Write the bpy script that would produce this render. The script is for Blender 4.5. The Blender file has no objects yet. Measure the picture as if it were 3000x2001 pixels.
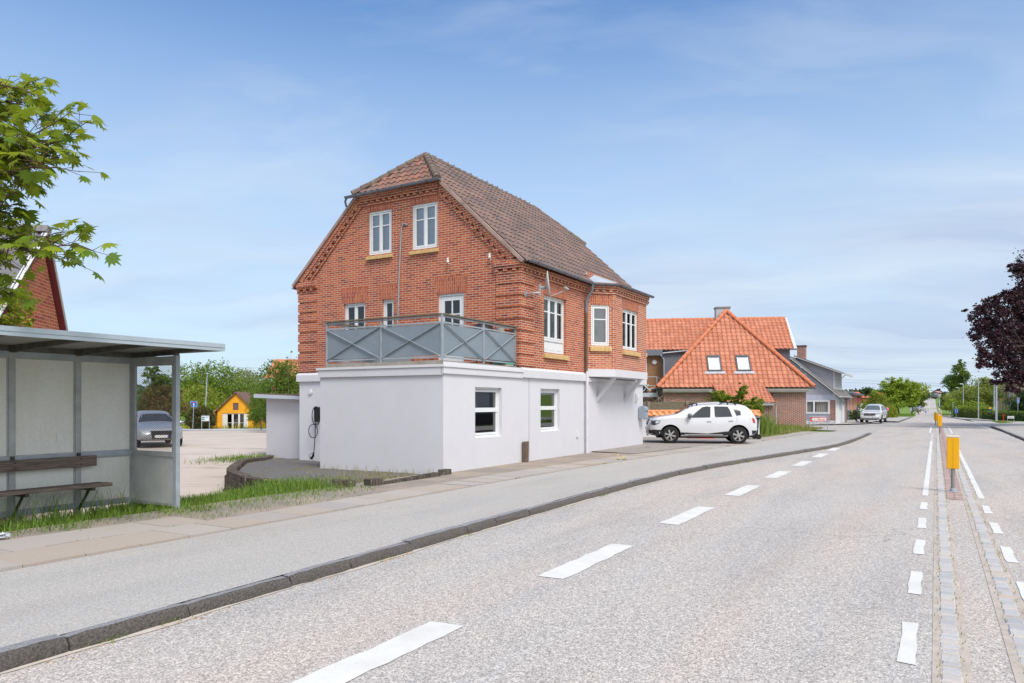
import bpy, bmesh, math, random
import numpy as np
from mathutils import Vector, Matrix
from mathutils.geometry import tessellate_polygon
R = math.radians
C = bpy.context.scene.collection
rng = random.Random(11)
V = Vector
S60 = 0.8660254
EYE = 1.63

# ------------------------------------------------------------------ frames
def W(a, b, z=0.0):            # road frame (a along the road, b to its left) -> world
    return V((a*.5 - b*S60, a*S60 + b*.5, z))
def AB(X, Y):
    return X*.5 + Y*S60, -S60*X + .5*Y
def PX(x, y, d):               # survey helper: a sight line of the photograph at distance d -> world point
    return V(((x-1500)/2150*d, d, EYE + (1181-y)/2150*d))
def ss(e0, e1, x):
    t = min(1, max(0, (x-e0)/(e1-e0))); return t*t*(3-2*t)
def pl(kn, x):
    if x <= kn[0][0]: return kn[0][1]
    for (x0, y0), (x1, y1) in zip(kn, kn[1:]):
        if x <= x1: return y0 + (y1-y0)*(x-x0)/(x1-x0)
    return kn[-1][1]
def plc(kn, x, w=.12):         # softened piecewise line
    s = 0
    for k in range(-3, 4): s += pl(kn, x + k*w*max(6, abs(x)*.12)/3)
    return s/7

# ------------------------------------------------------------------ materials
def lin(c):
    c = c/255.0
    return c/12.92 if c <= .04045 else ((c+.055)/1.055)**2.4
ALB = .80
def col(rgb, k=None):
    k = ALB if k is None else k
    return tuple(lin(v)*k for v in rgb)+(1,)
class NT:
    def __init__(s, name):
        s.m = bpy.data.materials.new(name); s.m.use_nodes = True
        s.t = s.m.node_tree; s.n = s.t.nodes; s.l = s.t.links
        s.bsdf = s.n['Principled BSDF']; s.out = s.n['Material Output']; s._tc = None
    def node(s, ty, **kw):
        n = s.n.new(ty)
        for k, v in kw.items():
            if k in n.inputs: 
                s.set(n.inputs[k], v)
            else: setattr(n, k, v)
        return n
    def set(s, inp, v):
        if isinstance(v, bpy.types.NodeSocket): s.l.new(v, inp)
        else: inp.default_value = v
    def tc(s, which='Object'):
        if not s._tc: s._tc = s.n.new('ShaderNodeTexCoord')
        return s._tc.outputs[which]
    def noise(s, scale, vec=None, detail=5, rough=.6):
        n = s.n.new('ShaderNodeTexNoise'); n.inputs['Scale'].default_value = scale
        n.inputs['Detail'].default_value = detail; n.inputs['Roughness'].default_value = rough
        s.l.new(vec if vec is not None else s.tc(), n.inputs['Vector']); return n.outputs['Fac']
    def ramp(s, fac, stops):
        r = s.n.new('ShaderNodeValToRGB'); e = r.color_ramp.elements
        while len(e) < len(stops): e.new(.5)
        for el, (p, c) in zip(e, stops): el.position = p; el.color = c
        s.l.new(fac, r.inputs['Fac']); return r.outputs['Color']
    def mix(s, fac, a, b, mode='MIX'):
        n = s.n.new('ShaderNodeMix'); n.data_type = 'RGBA'; n.blend_type = mode
        s.set(n.inputs[0], fac); s.set(n.inputs[6], a); s.set(n.inputs[7], b); return n.outputs[2]
    def math(s, op, a, b=0.0, c=None):
        n = s.n.new('ShaderNodeMath'); n.operation = op
        s.set(n.inputs[0], a); s.set(n.inputs[1], b)
        if c is not None: s.set(n.inputs[2], c)
        return n.outputs[0]
    def mapping(s, vec, scale=(1, 1, 1), rot=(0, 0, 0), loc=(0, 0, 0)):
        n = s.n.new('ShaderNodeMapping'); s.l.new(vec, n.inputs[0])
        n.inputs['Scale'].default_value = scale; n.inputs['Rotation'].default_value = rot; n.inputs['Location'].default_value = loc
        return n.outputs[0]
    def bump(s, h, strength=.3, dist=.01):
        b = s.n.new('ShaderNodeBump'); b.inputs['Strength'].default_value = strength; b.inputs['Distance'].default_value = dist
        s.l.new(h, b.inputs['Height']); s.l.new(b.outputs[0], s.bsdf.inputs['Normal'])
    def base(s, c): s.set(s.bsdf.inputs['Base Color'], c)
    def p(s, rough=.7, metal=0, spec=.5):
        s.bsdf.inputs['Roughness'].default_value = rough; s.bsdf.inputs['Metallic'].default_value = metal
        s.bsdf.inputs['Specular IOR Level'].default_value = spec
_M = {}
def M(name, rgb, rough=.7, var=.1, vs=2.0, bump=0, bs=60, metal=0, spec=.35, k=None, coat=0):
    if name in _M: return _M[name]
    t = NT(name); t.p(rough, metal, spec); c = col(rgb, k)
    if var:
        lo = tuple(v*(1-var) for v in c[:3])+(1,); hi = tuple(min(1, v*(1+var)) for v in c[:3])+(1,)
        f = t.noise(vs, detail=7, rough=.65)
        t.base(t.ramp(f, [(.3, lo), (.7, hi)]))
    else: t.base(c)
    if bump: t.bump(t.noise(bs, detail=3), bump, .01)
    if coat: t.bsdf.inputs['Coat Weight'].default_value = coat; t.bsdf.inputs['Coat Roughness'].default_value = .05
    _M[name] = t.m; return t.m

def brick_mat(name, c1, c2, mortar, bw=.24, bh=.0672, mo=.011, dark=None, whit=.0):
    t = NT(name); t.p(.85, 0, .2)
    b = t.n.new('ShaderNodeTexBrick'); t.l.new(t.tc('UV'), b.inputs['Vector'])
    b.offset = .5; b.inputs['Scale'].default_value = 1; b.inputs['Brick Width'].default_value = bw
    b.inputs['Row Height'].default_value = bh; b.inputs['Mortar Size'].default_value = mo*.5; b.inputs['Mortar Smooth'].default_value = .15
    b.inputs['Color1'].default_value = (0, 0, 0, 1); b.inputs['Color2'].default_value = (1, 1, 1, 1); b.inputs['Mortar'].default_value = (.5, .5, .5, 1)
    stops = [(0, col(dark or c1)), (.22, col(c1)), (.72, col(c2)), (.93, col(c2)), (1, col((214, 128, 66)))]
    rc = t.ramp(b.outputs['Color'], stops)
    n1 = t.noise(7, detail=6); n2 = t.noise(.45, detail=3)
    rc = t.mix(t.math('MULTIPLY', n1, .45), rc, t.mix(.5, rc, col((120, 62, 48))))
    rc = t.mix(t.math('MULTIPLY', t.ramp(n2, [(.42, (0, 0, 0, 1)), (.7, (1, 1, 1, 1))]), .3), rc, col((150, 84, 66)))
    mc = t.mix(t.noise(3, detail=4), col(mortar), col(tuple(v*.86 for v in mortar)))
    c = t.mix(b.outputs['Fac'], rc, mc)
    if whit:
        w = t.ramp(t.noise(1.3, detail=6, rough=.7), [(.58, (0, 0, 0, 1)), (.72, (1, 1, 1, 1))])
        c = t.mix(t.math('MULTIPLY', w, whit), c, col((214, 190, 178)))
    t.base(c)
    t.bump(t.math('SUBTRACT', t.math('MULTIPLY', n1, .3), b.outputs['Fac']), .35, .008)
    return t.m

def tile_mat(name, tw, tl, stops, stain=None, lichen=0, rough=.75):
    t = NT(name); t.p(rough, 0, .3)
    uv = t.n.new('ShaderNodeSeparateXYZ'); t.l.new(t.tc('UV'), uv.inputs[0])
    cx = t.math('FLOOR', t.math('DIVIDE', uv.outputs[0], tw)); cy = t.math('FLOOR', t.math('DIVIDE', uv.outputs[1], tl))
    cb = t.n.new('ShaderNodeCombineXYZ'); t.l.new(cx, cb.inputs[0]); t.l.new(cy, cb.inputs[1])
    wn = t.n.new('ShaderNodeTexWhiteNoise'); wn.noise_dimensions = '3D'; t.l.new(cb.outputs[0], wn.inputs[0])
    big = t.noise(.6, detail=4); mid = t.noise(9, detail=6)
    f = t.math('ADD', t.math('MULTIPLY', wn.outputs[0], .62), t.math('ADD', t.math('MULTIPLY', big, .3), t.math('MULTIPLY', mid, .22)))
    c = t.ramp(t.math('MULTIPLY', f, .9), stops)
    if stain:
        c = t.mix(t.math('MULTIPLY', t.ramp(t.noise(2.2, detail=7, rough=.7), [(.45, (0, 0, 0, 1)), (.66, (1, 1, 1, 1))]), .55), c, col(stain))
    if lichen:
        l = t.ramp(t.noise(3.4, detail=5, rough=.6), [(.66, (0, 0, 0, 1)), (.70, (1, 1, 1, 1))])
        c = t.mix(t.math('MULTIPLY', l, lichen), c, col((222, 150, 46)))
    t.base(c); t.bump(mid, .2, .006); return t.m

def leaf_mat(name, lo, hi, trans=.35, rough=.55, k=.62):
    t = NT(name)
    g = t.n.new('ShaderNodeNewGeometry')
    f = t.math('ADD', t.math('MULTIPLY', g.outputs['Random Per Island'], .7), t.math('MULTIPLY', t.noise(.5, detail=2), .5))
    c = t.ramp(f, [(.15, col(lo, k)), (.85, col(hi, k))])
    t.base(c); t.p(rough, 0, .3)
    tr = t.n.new('ShaderNodeBsdfTranslucent'); t.l.new(t.mix(.5, c, col((200, 210, 60), k)) if hi[1] > hi[0] else c, tr.inputs[0])
    mx = t.n.new('ShaderNodeMixShader'); mx.inputs[0].default_value = trans
    t.l.new(t.bsdf.outputs[0], mx.inputs[1]); t.l.new(tr.outputs[0], mx.inputs[2]); t.l.new(mx.outputs[0], t.out.inputs[0])
    return t.m

def glass_mat(name, tint=(.75, .8, .8), refl=1.0, ior=1.5, base=.05):
    t = NT(name)
    tr = t.n.new('ShaderNodeBsdfTransparent'); tr.inputs[0].default_value = tint+(1,)
    gl = t.n.new('ShaderNodeBsdfGlossy'); gl.inputs['Roughness'].default_value = .015
    nz = t.n.new('ShaderNodeBump'); nz.inputs['Strength'].default_value = .03; t.l.new(t.noise(1.3, detail=1), nz.inputs['Height']); t.l.new(nz.outputs[0], gl.inputs['Normal'])
    fr = t.n.new('ShaderNodeFresnel'); fr.inputs[0].default_value = ior
    mx = t.n.new('ShaderNodeMixShader'); t.l.new(t.math('ADD', t.math('MULTIPLY', fr.outputs[0], refl), base), mx.inputs[0])
    t.l.new(tr.outputs[0], mx.inputs[1]); t.l.new(gl.outputs[0], mx.inputs[2]); t.l.new(mx.outputs[0], t.out.inputs[0])
    return t.m

# ------------------------------------------------------------------ mesh builder
class MB:
    def __init__(s): s.v = []; s.f = []; s.m = []; s.uv = {}
    def add(s, vs, fs, m=0, uvs=None):
        o = len(s.v); s.v += [tuple(p) for p in vs]
        for f in fs: s.f.append(tuple(i+o for i in f)); s.m.append(m)
        if uvs:
            for i, u in enumerate(uvs): s.uv[o+i] = u
        return s
    def face(s, vs, m=0, uvs=None): return s.add(vs, [tuple(range(len(vs)))], m, uvs)
    def box(s, x0, y0, z0, x1, y1, z1, m=0):
        vs = [(x, y, z) for x in (x0, x1) for y in (y0, y1) for z in (z0, z1)]
        return s.add(vs, [(0, 1, 3, 2), (4, 6, 7, 5), (0, 4, 5, 1), (2, 3, 7, 6), (0, 2, 6, 4), (1, 5, 7, 3)], m)
    def hexa(s, q, m=0):       # q: 4 bottom + 4 top points
        return s.add(q, [(3, 2, 1, 0), (4, 5, 6, 7), (0, 1, 5, 4), (1, 2, 6, 5), (2, 3, 7, 6), (3, 0, 4, 7)], m)
    def bar(s, p, q, w, h, up=(0, 0, 1), m=0):
        p = V(p); q = V(q); d = (q-p).normalized(); up = V(up)
        x = d.cross(up)
        if x.length < 1e-4: x = d.cross(V((1, 0, 0)))
        x.normalize(); y = x.cross(d)
        o = [x*(-w/2)+y*(-h/2), x*(w/2)+y*(-h/2), x*(w/2)+y*(h/2), x*(-w/2)+y*(h/2)]
        return s.hexa([p+k for k in o]+[q+k for k in o], m)
    def tube(s, pts, r, n=8, m=0, cap=True):
        pts = [V(p) for p in pts]; rs = r if isinstance(r, (list, tuple)) else [r]*len(pts)
        vs = []; d0 = (pts[1]-pts[0]).normalized()
        x = d0.cross(V((0, 0, 1)))
        if x.length < 1e-3: x = V((1, 0, 0))
        x.normalize()
        for i, p in enumerate(pts):
            d = (pts[min(i+1, len(pts)-1)]-pts[max(i-1, 0)]).normalized()
            x = (x-d*x.dot(d)); x = x.normalized() if x.length > 1e-5 else d.orthogonal().normalized()
            y = d.cross(x)
            vs += [p+(x*math.cos(2*math.pi*k/n)+y*math.sin(2*math.pi*k/n))*rs[i] for k in range(n)]
        fs = [(i*n+k, i*n+(k+1) % n, (i+1)*n+(k+1) % n, (i+1)*n+k) for i in range(len(pts)-1) for k in range(n)]
        if cap: fs += [tuple(range(n))[::-1], tuple((len(pts)-1)*n+k for k in range(n))]
        return s.add(vs, fs, m)
    def lathe(s, prof, n=24, c=(0, 0, 0), axis='z', m=0):
        vs = []; c = V(c)
        for r, h in prof:
            for k in range(n):
                a = 2*math.pi*k/n; x, y = r*math.cos(a), r*math.sin(a)
                vs.append(c+(V((x, y, h)) if axis == 'z' else V((h, x, y)) if axis == 'x' else V((x, h, y))))
        fs = [(i*n+k, i*n+(k+1) % n, (i+1)*n+(k+1) % n, (i+1)*n+k) for i in range(len(prof)-1) for k in range(n)]
        return s.add(vs, fs, m)
    def extr(s, poly, vec, m=0, ends=True):    # extrude a (possibly concave) planar polygon
        poly = [V(p) for p in poly]; vec = V(vec); n = len(poly)
        fs = [(i, (i+1) % n, (i+1) % n+n, i+n) for i in range(n)]
        if ends:
            tr = tessellate_polygon([poly])
            fs += [tuple(t) for t in tr]+[tuple(i+n for i in t[::-1]) for t in tr]
        return s.add(poly+[p+vec for p in poly], fs, m)
    def islands(s):
        par = list(range(len(s.v)))
        def fd(x):
            while par[x] != x: par[x] = par[par[x]]; x = par[x]
            return x
        for f in s.f:
            r = fd(f[0])
            for i in f[1:]: par[fd(i)] = r
        out = {}
        for f, m in zip(s.f, s.m): out.setdefault(fd(f[0]), []).append((f, m))
        for fs in out.values():
            nb = MB(); mp = {}
            for f, m in fs:
                q = []
                for i in f:
                    if i not in mp: mp[i] = len(nb.v); nb.v.append(s.v[i]); 
                    if i in s.uv: nb.uv[mp[i]] = s.uv[i]
                    q.append(mp[i])
                nb.f.append(tuple(q)); nb.m.append(m)
            yield nb
    def split(s, name, mats, parent=None, **kw):     # one object per separate piece
        return [m.build(name, mats, parent, **kw) for m in s.islands()]
    def build(s, name, mats, parent=None, loc=None, rotz=0, smooth=False, ang=35, bevel=0, kind=None, nouv=False):
        me = bpy.data.meshes.new(name); me.from_pydata(s.v, [], s.f)
        if not isinstance(mats, (list, tuple)): mats = [mats]
        for mt in mats: me.materials.append(mt)
        me.polygons.foreach_set('material_index', s.m)
        if not nouv:
            uvl = me.uv_layers.new(name='UVMap'); data = np.zeros(len(me.loops)*2, dtype=np.float32)
            vs = s.v
            for pgn in me.polygons:
                n = pgn.normal
                if abs(n.z) > .999: t = V((1, 0, 0)); b = V((0, 1, 0))
                else:
                    t = V((-n.y, n.x, 0)).normalized(); b = n.cross(t)
                for li in pgn.loop_indices:
                    vi = me.loops[li].vertex_index
                    if vi in s.uv: u = s.uv[vi]
                    else:
                        p = vs[vi]; u = (p[0]*t.x+p[1]*t.y, p[0]*b.x+p[1]*b.y+p[2]*b.z)
                    data[2*li] = u[0]; data[2*li+1] = u[1]
            uvl.data.foreach_set('uv', data)
        if smooth:
            me.polygons.foreach_set('use_smooth', [True]*len(me.polygons)); me.set_sharp_from_angle(angle=R(ang))
        me.update()
        o = bpy.data.objects.new(name, me); C.objects.link(o)
        if parent is not None: o.parent = parent
        if loc is not None: o.location = loc
        o.rotation_euler.z = rotz
        if kind: o['kind'] = kind
        if bevel:
            md = o.modifiers.new('Bevel', 'BEVEL'); md.width = bevel; md.segments = 2; md.limit_method = 'ANGLE'
        return o

def tag(o, label, cat, group=None):
    o['label'] = label; o['category'] = cat
    if group: o['group'] = group
    return o
def thing(name, label, cat, loc=(0, 0, 0), rotz=0, group=None):
    o = bpy.data.objects.new(name, None); C.objects.link(o)
    o.empty_display_size = .2; o.location = loc; o.rotation_euler.z = rotz
    return tag(o, label, cat, group)
def dup(root, loc, rotz, label, group=None):
    r = root.copy(); C.objects.link(r); r.location = loc; r.rotation_euler.z = rotz; r['label'] = label
    if group: r['group'] = group
    for ch in root.children:
        c = ch.copy(); C.objects.link(c); c.parent = r
        for g in ch.children:
            d = g.copy(); C.objects.link(d); d.parent = c
    return r

def clip(poly, cp):            # Sutherland-Hodgman, cp convex counter-clockwise
    out = poly
    for i in range(len(cp)):
        a, b = cp[i], cp[(i+1) % len(cp)]; inp = out; out = []
        if not inp: break
        sd = lambda p: (b[0]-a[0])*(p[1]-a[1])-(b[1]-a[1])*(p[0]-a[0])
        for j in range(len(inp)):
            p, q = inp[j-1], inp[j]; sp, sq = sd(p), sd(q)
            if sp*sq < -1e-12:
                t = sp/(sp-sq); out.append((p[0]+(q[0]-p[0])*t, p[1]+(q[1]-p[1])*t))
            if sq >= -1e-9: out.append(q)
    return out
def wall(mb, poly, holes, P, depth=.14, m=0, mr=None):
    us = sorted({p[0] for p in poly} | {h[0] for h in holes} | {h[1] for h in holes})
    zs = sorted({p[1] for p in poly} | {h[2] for h in holes} | {h[3] for h in holes})
    for u0, u1 in zip(us, us[1:]):
        for z0, z1 in zip(zs, zs[1:]):
            cu, cz = (u0+u1)/2, (z0+z1)/2
            if any(h[0] < cu < h[1] and h[2] < cz < h[3] for h in holes): continue
            q = clip([(u0, z0), (u1, z0), (u1, z1), (u0, z1)], poly)
            if len(q) > 2: mb.face([P(u, z, 0) for u, z in q], m)
    for h in holes:
        c = [(h[0], h[2]), (h[1], h[2]), (h[1], h[3]), (h[0], h[3])]
        for i in range(4):
            p, q = c[i], c[(i+1) % 4]
            mb.face([P(*p, 0), P(*q, 0), P(*q, depth), P(*p, depth)], m if mr is None else mr)
def pbox(mb, P, u0, u1, z0, z1, d0, d1, m=0):
    mb.hexa([P(u0, z0, d0), P(u1, z0, d0), P(u1, z0, d1), P(u0, z0, d1), P(u0, z1, d0), P(u1, z1, d0), P(u1, z1, d1), P(u0, z1, d1)], m)

def window(par, P, u0, u1, z0, z1, cols=2, bars=(), rec=.06, fw=.055, sw=.05, mat=None, glass=None, sill=None, sillm=None, panel=0, curtain=None, pale_slats=None, name='window', muntin=0):
    mat = mat or WPAINT; glass = glass or GLASS
    mb = MB(); z0p = z0; d0, d1 = rec, rec+.07
    for a in ((u0, u0+fw, z0, z1), (u1-fw, u1, z0, z1), (u0+fw, u1-fw, z0, z0+fw), (u0+fw, u1-fw, z1-fw, z1)): pbox(mb, P, *a, d0, d1)
    if panel:
        pbox(mb, P, u0+fw, u1-fw, z0+fw, z0+panel, d0+.03, d1); pbox(mb, P, u0+fw, u1-fw, z0+panel, z0+panel+fw, d0-.004, d1-.003)
        for k in range(cols):
            w = (u1-u0-2*fw)/cols; pbox(mb, P, u0+fw+w*k+.05, u0+fw+w*(k+1)-.05, z0+fw+.04, z0+panel-.04, d0+.018, d1-.01)
        z0 = z0+panel
    w = (u1-u0-2*fw)/cols; iz0, iz1 = z0+fw, z1-fw
    for k in range(cols):
        a, b = u0+fw+w*k, u0+fw+w*(k+1)
        if k: pbox(mb, P, a-.022, a+.022, iz0, iz1, d0-.006, d1-.008)
        for r_ in ((a+.012, a+sw+.012, iz0+.01, iz1-.01), (b-sw-.012, b-.012, iz0+.01, iz1-.01), (a+sw+.012, b-sw-.012, iz0+.01, iz0+.01+sw), (a+sw+.012, b-sw-.012, iz1-.01-sw, iz1-.01)):
            pbox(mb, P, *r_, d0+.008, d1-.012)
        for f in bars:
            zz = iz0+(iz1-iz0)*f; pbox(mb, P, a+sw+.012, b-sw-.012, zz-.017, zz+.017, d0+.012, d1-.014)
        if muntin:
            uu = (a+b)/2; pbox(mb, P, uu-.015, uu+.015, iz0+.06, iz1-.06, d0+.014, d1-.016)
    o = mb.build(name, mat, par)
    g = MB(); g.face([P(u0+fw, iz0, d0+.035), P(u1-fw, iz0, d0+.035), P(u1-fw, iz1, d0+.035), P(u0+fw, iz1, d0+.035)]); g.build('pane', glass, o)
    if sill:
        sb = MB(); n = max(2, round((u1-u0+.12)/.12)); a0 = u0-.06; sw_ = (u1-u0+.12)/n
        for k in range(n):
            x0, x1 = a0+sw_*k+.003, a0+sw_*(k+1)-.003
            sb.hexa([P(x0, z0p-sill-.02, -.09), P(x1, z0p-sill-.02, -.09), P(x1, z0p-sill, .1), P(x0, z0p-sill, .1), P(x0, z0p-.06, -.09), P(x1, z0p-.06, -.09), P(x1, z0p+.004, .1), P(x0, z0p+.004, .1)])
        sb.build('sill', sillm or SILL, o)
    if curtain:
        for (c0, c1, tie) in curtain:
            cb = MB(); n = 36; rows = 10; pts = []
            for r_ in range(rows+1):
                f = r_/rows; zz = iz0+.02+(iz1-iz0-.04)*f
                pin = 1-.55*math.exp(-((f-.33)/.16)**2) if tie else 1
                for k in range(n+1):
                    t = k/n; ua = c0+(c1-c0)*(t*pin if tie == 1 else 1-(1-t)*pin if tie == 2 else t)
                    pts.append(P(ua, zz, d1+.12+.025*math.sin(t*38+f)))
            cb.add(pts, [(r_*(n+1)+k, r_*(n+1)+k+1, (r_+1)*(n+1)+k+1, (r_+1)*(n+1)+k) for r_ in range(rows) for k in range(n)])
            cb.build('curtain', CURTAIN, o, smooth=True, ang=180)
    if pale_slats:
        bb = MB(); zt = iz1; zb = iz1-(iz1-iz0)*pale_slats; n = max(3, int((zt-zb)/.035))
        for k in range(n):
            zz = zb+(zt-zb)*k/n; bb.face([P(u0+fw, zz, d1+.03), P(u1-fw, zz, d1+.03), P(u1-fw, zz+(zt-zb)/n*.9, d1+.05), P(u0+fw, zz+(zt-zb)/n*.9, d1+.05)])
        bb.build('pale_slats', SLATS, o)
    return o

def tiles(mb, O, U, Vv, N, vmax, ul, ur, tw=.3, tl=.35, amp=.028, lift=.028, seg=5, m=0, jit=.004):
    O, U, Vv, N = V(O), V(U), V(Vv), V(N); rr = random.Random(5)
    nrow = int(math.ceil(vmax/tl)); st = tw/seg
    H = lambda u: amp*(math.sin(2*math.pi*u/tw)+.35*math.sin(4*math.pi*u/tw+.6))
    for k in range(nrow):
        v0, v1 = k*tl, min(vmax, (k+1)*tl+.02)
        L = min(ul(v0), ul(v1)); Rr = max(ur(v0), ur(v1))
        j0, j1 = math.floor(L/st), math.ceil(Rr/st); vs = []; uvs = []
        tj = {}
        for j in range(j0, j1+1):
            u = j*st; t_ = math.floor(u/tw-1e-6)
            if t_ not in tj: tj[t_] = rr.uniform(-jit, jit)
            ub = min(max(u, ul(v0)), ur(v0)); ut = min(max(u, ul(v1)), ur(v1)); h = H(u)+tj[t_]
            vs += [O+U*ub+Vv*v0+N*(h-.012), O+U*ub+Vv*v0+N*(h+lift), O+U*ut+Vv*v1+N*(h+.004)]
            mid = u
            uvs += [(mid, (k+.5)*tl)]*3
        n = j1-j0
        for i in range(n):
            a = i*3; b = a+3; uu = (j0+i+.5)*st; o = [vs[a], vs[b], vs[b+1], vs[a+1]]
            mb.add([vs[a], vs[b], vs[b+1], vs[a+1], vs[b+2], vs[a+2]], [(0, 1, 2, 3), (3, 2, 4, 5)], m, [(uu, (k+.5)*tl)]*6)
def ridge(mb, p, q, r=.11, L=.36, m=0, seedn=3):
    p, q = V(p), V(q); d = q-p; n = max(1, round(d.length/L)); d.normalize(); st = (q-p).length/n
    x = d.cross(V((0, 0, 1))).normalized(); y = x.cross(d); rr = random.Random(seedn)
    for k in range(n):
        a = p+d*(st*k-.03)+y*rr.uniform(-.01, .012); b = p+d*(st*(k+1)); ra, rb = r*1.12, r*.95; vs = []
        for c, rad in ((a, ra), (b, rb)):
            vs += [c+x*(rad*math.cos(t))+y*(rad*math.sin(t)) for t in [R(-20+220*i/8) for i in range(9)]]
        u = 1000+k+.5
        mb.add(vs, [(i, i+1, i+10, i+9) for i in range(8)]+[tuple(range(9))], m, [(u*.3, u*.35)]*18)
def gutter(mb, pts, r=.07, m=0, mb_br=None, step=.8):
    pts = [V(p) for p in pts]; rows = []; n = 8
    for i, p in enumerate(pts):
        d = (pts[min(i+1, len(pts)-1)]-pts[max(0, i-1)]); d.z = 0; d.normalize(); x = V((d.y, -d.x, 0))
        rows.append([p+x*(r*math.cos(t))+V((0, 0, r*math.sin(t))) for t in [math.pi+math.pi*k/n for k in range(n+1)]])
        rows[-1] += [p+x*(r*.9*math.cos(t))+V((0, 0, r*.9*math.sin(t))) for t in [2*math.pi-math.pi*k/n for k in range(n+1)]]
    w = 2*(n+1); vs = [q for r_ in rows for q in r_]
    mb.add(vs, [(i*w+k, i*w+(k+1) % w, (i+1)*w+(k+1) % w, (i+1)*w+k) for i in range(len(pts)-1) for k in range(w)]+[tuple(range(w)), tuple((len(pts)-1)*w+k for k in range(w))], m)
    if mb_br is not None:
        for a, b in zip(pts, pts[1:]):
            d = b-a; L = d.length; d.normalize(); x = V((d.y, -d.x, 0)).normalized()
            for k in range(max(1, int(L/step))):
                c = a+d*(L*(k+.5)/max(1, int(L/step))); q = []
                for off in (-.014, .014):
                    q += [c+d*off+x*(r*1.08*math.cos(t))+V((0, 0, r*1.08*math.sin(t))) for t in [math.pi+math.pi*i/6 for i in range(7)]]
                mb_br.add(q, [(i, i+1, i+8, i+7) for i in range(6)])

# ------------------------------------------------------------------ foliage
def fast_mesh(name, verts, nper, mat, parent=None, smooth=False):
    n = len(verts)//nper; me = bpy.data.meshes.new(name)
    me.vertices.add(len(verts)); me.vertices.foreach_set('co', np.asarray(verts, dtype=np.float32).ravel())
    me.loops.add(n*nper); me.loops.foreach_set('vertex_index', np.arange(n*nper, dtype=np.int32))
    me.polygons.add(n); me.polygons.foreach_set('loop_start', np.arange(0, n*nper, nper, dtype=np.int32))
    me.polygons.foreach_set('loop_total', np.full(n, nper, dtype=np.int32))
    me.materials.append(mat); me.update(calc_edges=True); me.validate()
    o = bpy.data.objects.new(name, me); C.objects.link(o)
    if parent is not None: o.parent = parent
    return o
def leaf_quads(P, size, g, asp=.62, up=.35, down=0):
    n = len(P); d = g.normal(size=(n, 3)); d[:, 2] = d[:, 2]*(1-up)-down; d /= np.linalg.norm(d, axis=1)[:, None]
    e = g.normal(size=(n, 3)); e[:, 2] *= .6; e -= d*np.sum(d*e, axis=1)[:, None]; e /= np.linalg.norm(e, axis=1)[:, None]
    s = size*g.uniform(.6, 1.3, size=(n, 1)); d = d*s; e = e*s*asp*.5
    nn = np.cross(d, e); nn /= np.linalg.norm(nn, axis=1)[:, None]
    return np.stack([P-d*.5, P+e+nn*s*.06, P+d*.5, P-e+nn*s*.06], axis=1).reshape(-1, 3)
def cloud_pts(blobs, n, g, cl=18, spread=.16, shell=.55):
    bl = np.array([b if len(b) == 6 else (b[0], b[1], b[2], b[3], b[3], b[3]) for b in blobs], float)
    wt = (bl[:, 3]*bl[:, 4]*bl[:, 5])**(2/3.); wt /= wt.sum(); m = max(4, n//cl)
    k = g.choice(len(bl), size=m, p=wt); u = g.normal(size=(m, 3)); u /= np.linalg.norm(u, axis=1)[:, None]
    r = g.uniform(shell**3, 1.12, size=(m, 1))**(1/3.); cen = bl[k, :3]+u*r*bl[k, 3:6]
    idx = g.choice(m, size=n); rad = bl[k, 3:6].mean(axis=1)[idx][:, None]
    return cen[idx]+g.normal(size=(n, 3))*spread*rad*np.array([1, 1, .7])
def limbs(mb, base, top, r, blobs, n=7, seed=1, bend=.25):
    rr = random.Random(seed); base, top = V(base), V(top)
    mid = base.lerp(top, .5)+V((rr.uniform(-1, 1), rr.uniform(-1, 1), 0))*(top-base).length*.03
    mb.tube([base-V((0, 0, .1)), base+V((0, 0, .15)), mid, top], [r*1.35, r, r*.8, r*.35], 8)
    for k in range(n):
        b = blobs[rr.randrange(len(blobs))]; s = mid.lerp(top, rr.uniform(-.3, .8)); e = V(b[:3])+V((rr.uniform(-.5, .5), rr.uniform(-.5, .5), rr.uniform(-.3, .5)))*b[3]
        m = s.lerp(e, .5)+V((0, 0, bend*b[3]*.4)); mb.tube([s, m, e], [r*.4, r*.22, r*.06], 5)
def tree(name, label, cat, loc, blobs, n, size, lmat, trunk=.12, group=None, seed=1, cl=18, spread=.17, shell=.55, up=.35, down=0, asp=.62, fork=None, bark=None):
    t = thing(name, label, cat, loc, 0, group); g = np.random.default_rng(seed)
    if trunk:
        mb = MB(); zt = max(b[2] for b in blobs); limbs(mb, (0, 0, 0), (blobs[0][0]*.5, blobs[0][1]*.5, zt*.9), trunk, blobs, 9, seed)
        mb.build('trunk', bark or BARK, t, smooth=True, nouv=True)
    fast_mesh('crown', leaf_quads(cloud_pts(blobs, n, g, cl, spread, shell), size, g, asp, up, down), 4, lmat, t)
    return t
def auto_blobs(w, h, z0, seed, n=9, taper=.0):
    rr = random.Random(seed); out = []
    for k in range(n):
        f = (k+.5)/n; z = z0+(h-z0)*(.16+.74*f); wid = w*.5*(math.sin(math.pi*(.18+.75*f))**.8)*(1-taper*f)
        a = rr.uniform(0, 6.28)+k*2.4; q = wid*rr.uniform(.25, .62)
        r = max(.18*w*.5, wid*rr.uniform(.48, .7)); out.append((q*math.cos(a), q*math.sin(a), z, r, r, min(r*.8, (h-z0)*.22)))
    return out
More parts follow.
